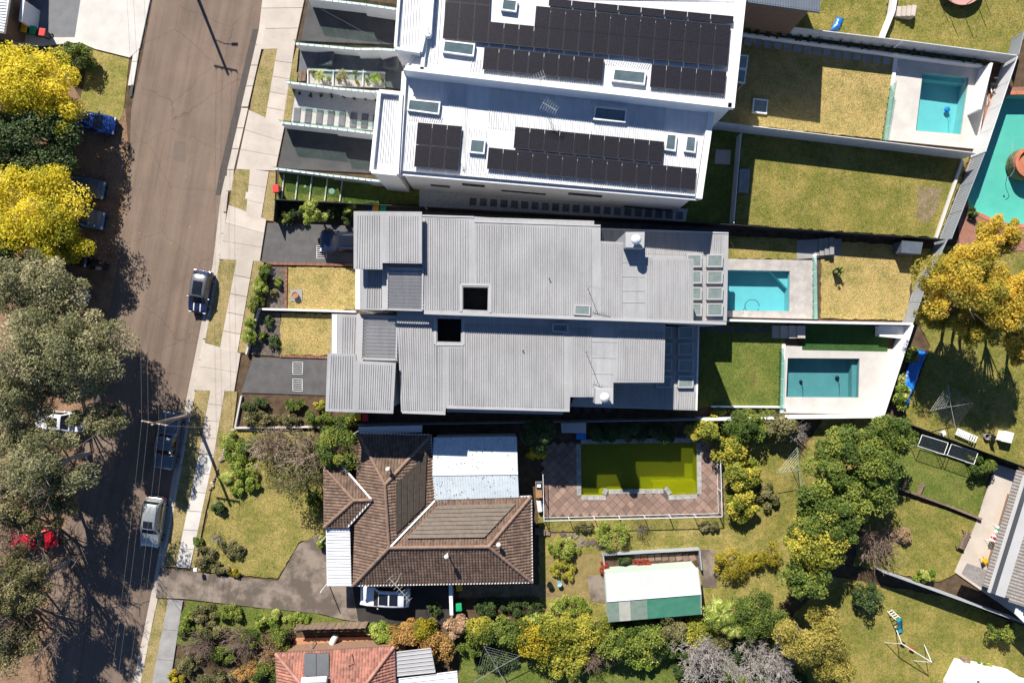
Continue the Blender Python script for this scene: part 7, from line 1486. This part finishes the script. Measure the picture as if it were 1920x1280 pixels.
# motorbike and scooter on the verge
def bike(label, u, v, rz, col, name, L=1.3):
    p = P(u, v, .5); t = thing(name, label, name, (p.x, p.y, .01), rz)
    for x in (-L / 2, L / 2): w_ = MB().tube([(x, -.06, .3), (x, .06, .3)], .3, 14).build('wheel', TYRE, t, local=True)
    MB().hexa([(-.55, -.13, .45), (.35, -.13, .45), (.35, .13, .45), (-.55, .13, .45)], [(-.5, -.1, .75), (.25, -.16, .82), (.25, .16, .82), (-.5, .1, .75)]).build('body', col, t, local=True, bevel=.04); MB().box((-.3, 0, .82), (.6, .26, .1)).build('seat', BLACKM, t, local=True, bevel=.03)
    MB().tube([(L / 2, 0, .3), (.42, 0, .95)], .035, 6).build('fork', STEEL, t, local=True); MB().tube([(.4, -.36, .98), (.45, 0, 1.0), (.4, .36, .98)], .018, 6).build('handlebar', BLACKM, t, local=True)
bike('dark motorbike parked on the dirt verge', 184, 490, R(-20), BLACKM, 'motorbike'); bike('pale pink scooter parked beside the motorbike', 183, 503, R(-4), M('scooter_pink', (.55, .38, .36), None, rough=.4), 'scooter', 1.1)
# ------------------------------------------------------------------ grass blades on every lawn and litter on the verge
def scatter(poly, dens, rs, excl=()):
    pts = np.array([[p[0], p[1]] for p in poly]); lo, hi = np.maximum(pts.min(0), -50), np.minimum(pts.max(0), 50)
    if (hi <= lo).any(): return np.zeros((0, 2))
    n = int((hi - lo).prod() * dens); q = rs.uniform(size=(n, 2)) * (hi - lo) + lo
    def ins(q, poly):
        r = np.zeros(len(q), bool); j = len(poly) - 1
        for i in range(len(poly)):
            xi, yi = poly[i]; xj, yj = poly[j]; c = (yi > q[:, 1]) != (yj > q[:, 1])
            with np.errstate(divide='ignore', invalid='ignore'): c &= q[:, 0] < (xj - xi) * (q[:, 1] - yi) / (yj - yi) + xi
            r ^= c; j = i
        return r
    k = ins(q, pts)
    for e in excl: k &= ~ins(q, np.array([[p[0], p[1]] for p in e]))
    return q[k]
def blades(name, label, q, z, mat, rs, h=.055, w_=.035, flat_=.0):
    n = len(q)
    if not n: return
    a = rs.uniform(0, 6.283, n); t = np.stack([np.cos(a), np.sin(a)], 1); hh = h * rs.uniform(.5, 1.5, n); lean = rs.uniform(-.6, .6, (n, 2)) * hh[:, None]
    v = np.zeros((n, 3, 3)); v[:, 0, :2] = q - t * w_ * .5; v[:, 1, :2] = q + t * w_ * .5; v[:, 2, :2] = q + lean; v[:, :2, 2] = z - .005; v[:, 2, 2] = z + hh
    if flat_: v[:, 2, :2] = q + np.stack([-t[:, 1], t[:, 0]], 1) * w_ * 1.3; v[:, 2, 2] = z + .03 * rs.uniform(.2, 1, n); v[:, 0, 2] = z + .02
    me = bpy.data.meshes.new(name); me.vertices.add(3 * n); me.vertices.foreach_set('co', v.ravel()); me.loops.add(3 * n); me.loops.foreach_set('vertex_index', np.arange(3 * n)); me.polygons.add(n); me.polygons.foreach_set('loop_start', np.arange(0, 3 * n, 3)); me.polygons.foreach_set('loop_total', np.full(n, 3)); me.update(calc_edges=True)
    if flat_: at = me.attributes.new('tint', 'FLOAT', 'FACE'); at.data.foreach_set('value', rs.uniform(0, 1, n))
    o = link(name, me, mat); return tag(o, label, kind='stuff', cat=None)
rs = NPR(5); big = [px(p, .12) for p in (COVER)]
for i, (poly, mat, z, label) in enumerate(LAWNS):
    q = scatter(px(poly, z), 130, rs, [c for c in big])
    blades('grass', 'grass blades of the ' + label, q, z, mat, rs)
vg = px([(-60, 200), (200, 215), (235, 205), (243, 300), (237, 345), (222, 480), (205, 585), (172, 760), (140, 930), (112, 1010), (92, 1110), (100, 1280), (-60, 1280)])
blades('leaf_litter', 'fallen leaves and twigs on the dirt verge', scatter(vg, 14, rs), .01, LV['dry'], rs, w_=.12, flat_=1)
rd = px([(250, 220), (420, 300), (380, 600), (300, 1000), (240, 1280), (110, 1280), (150, 930), (215, 585)])
blades('leaf_litter', 'scattered fallen leaves on the road', scatter(rd, .5, rs), .016, LV['lime'], rs, w_=.08, flat_=1)
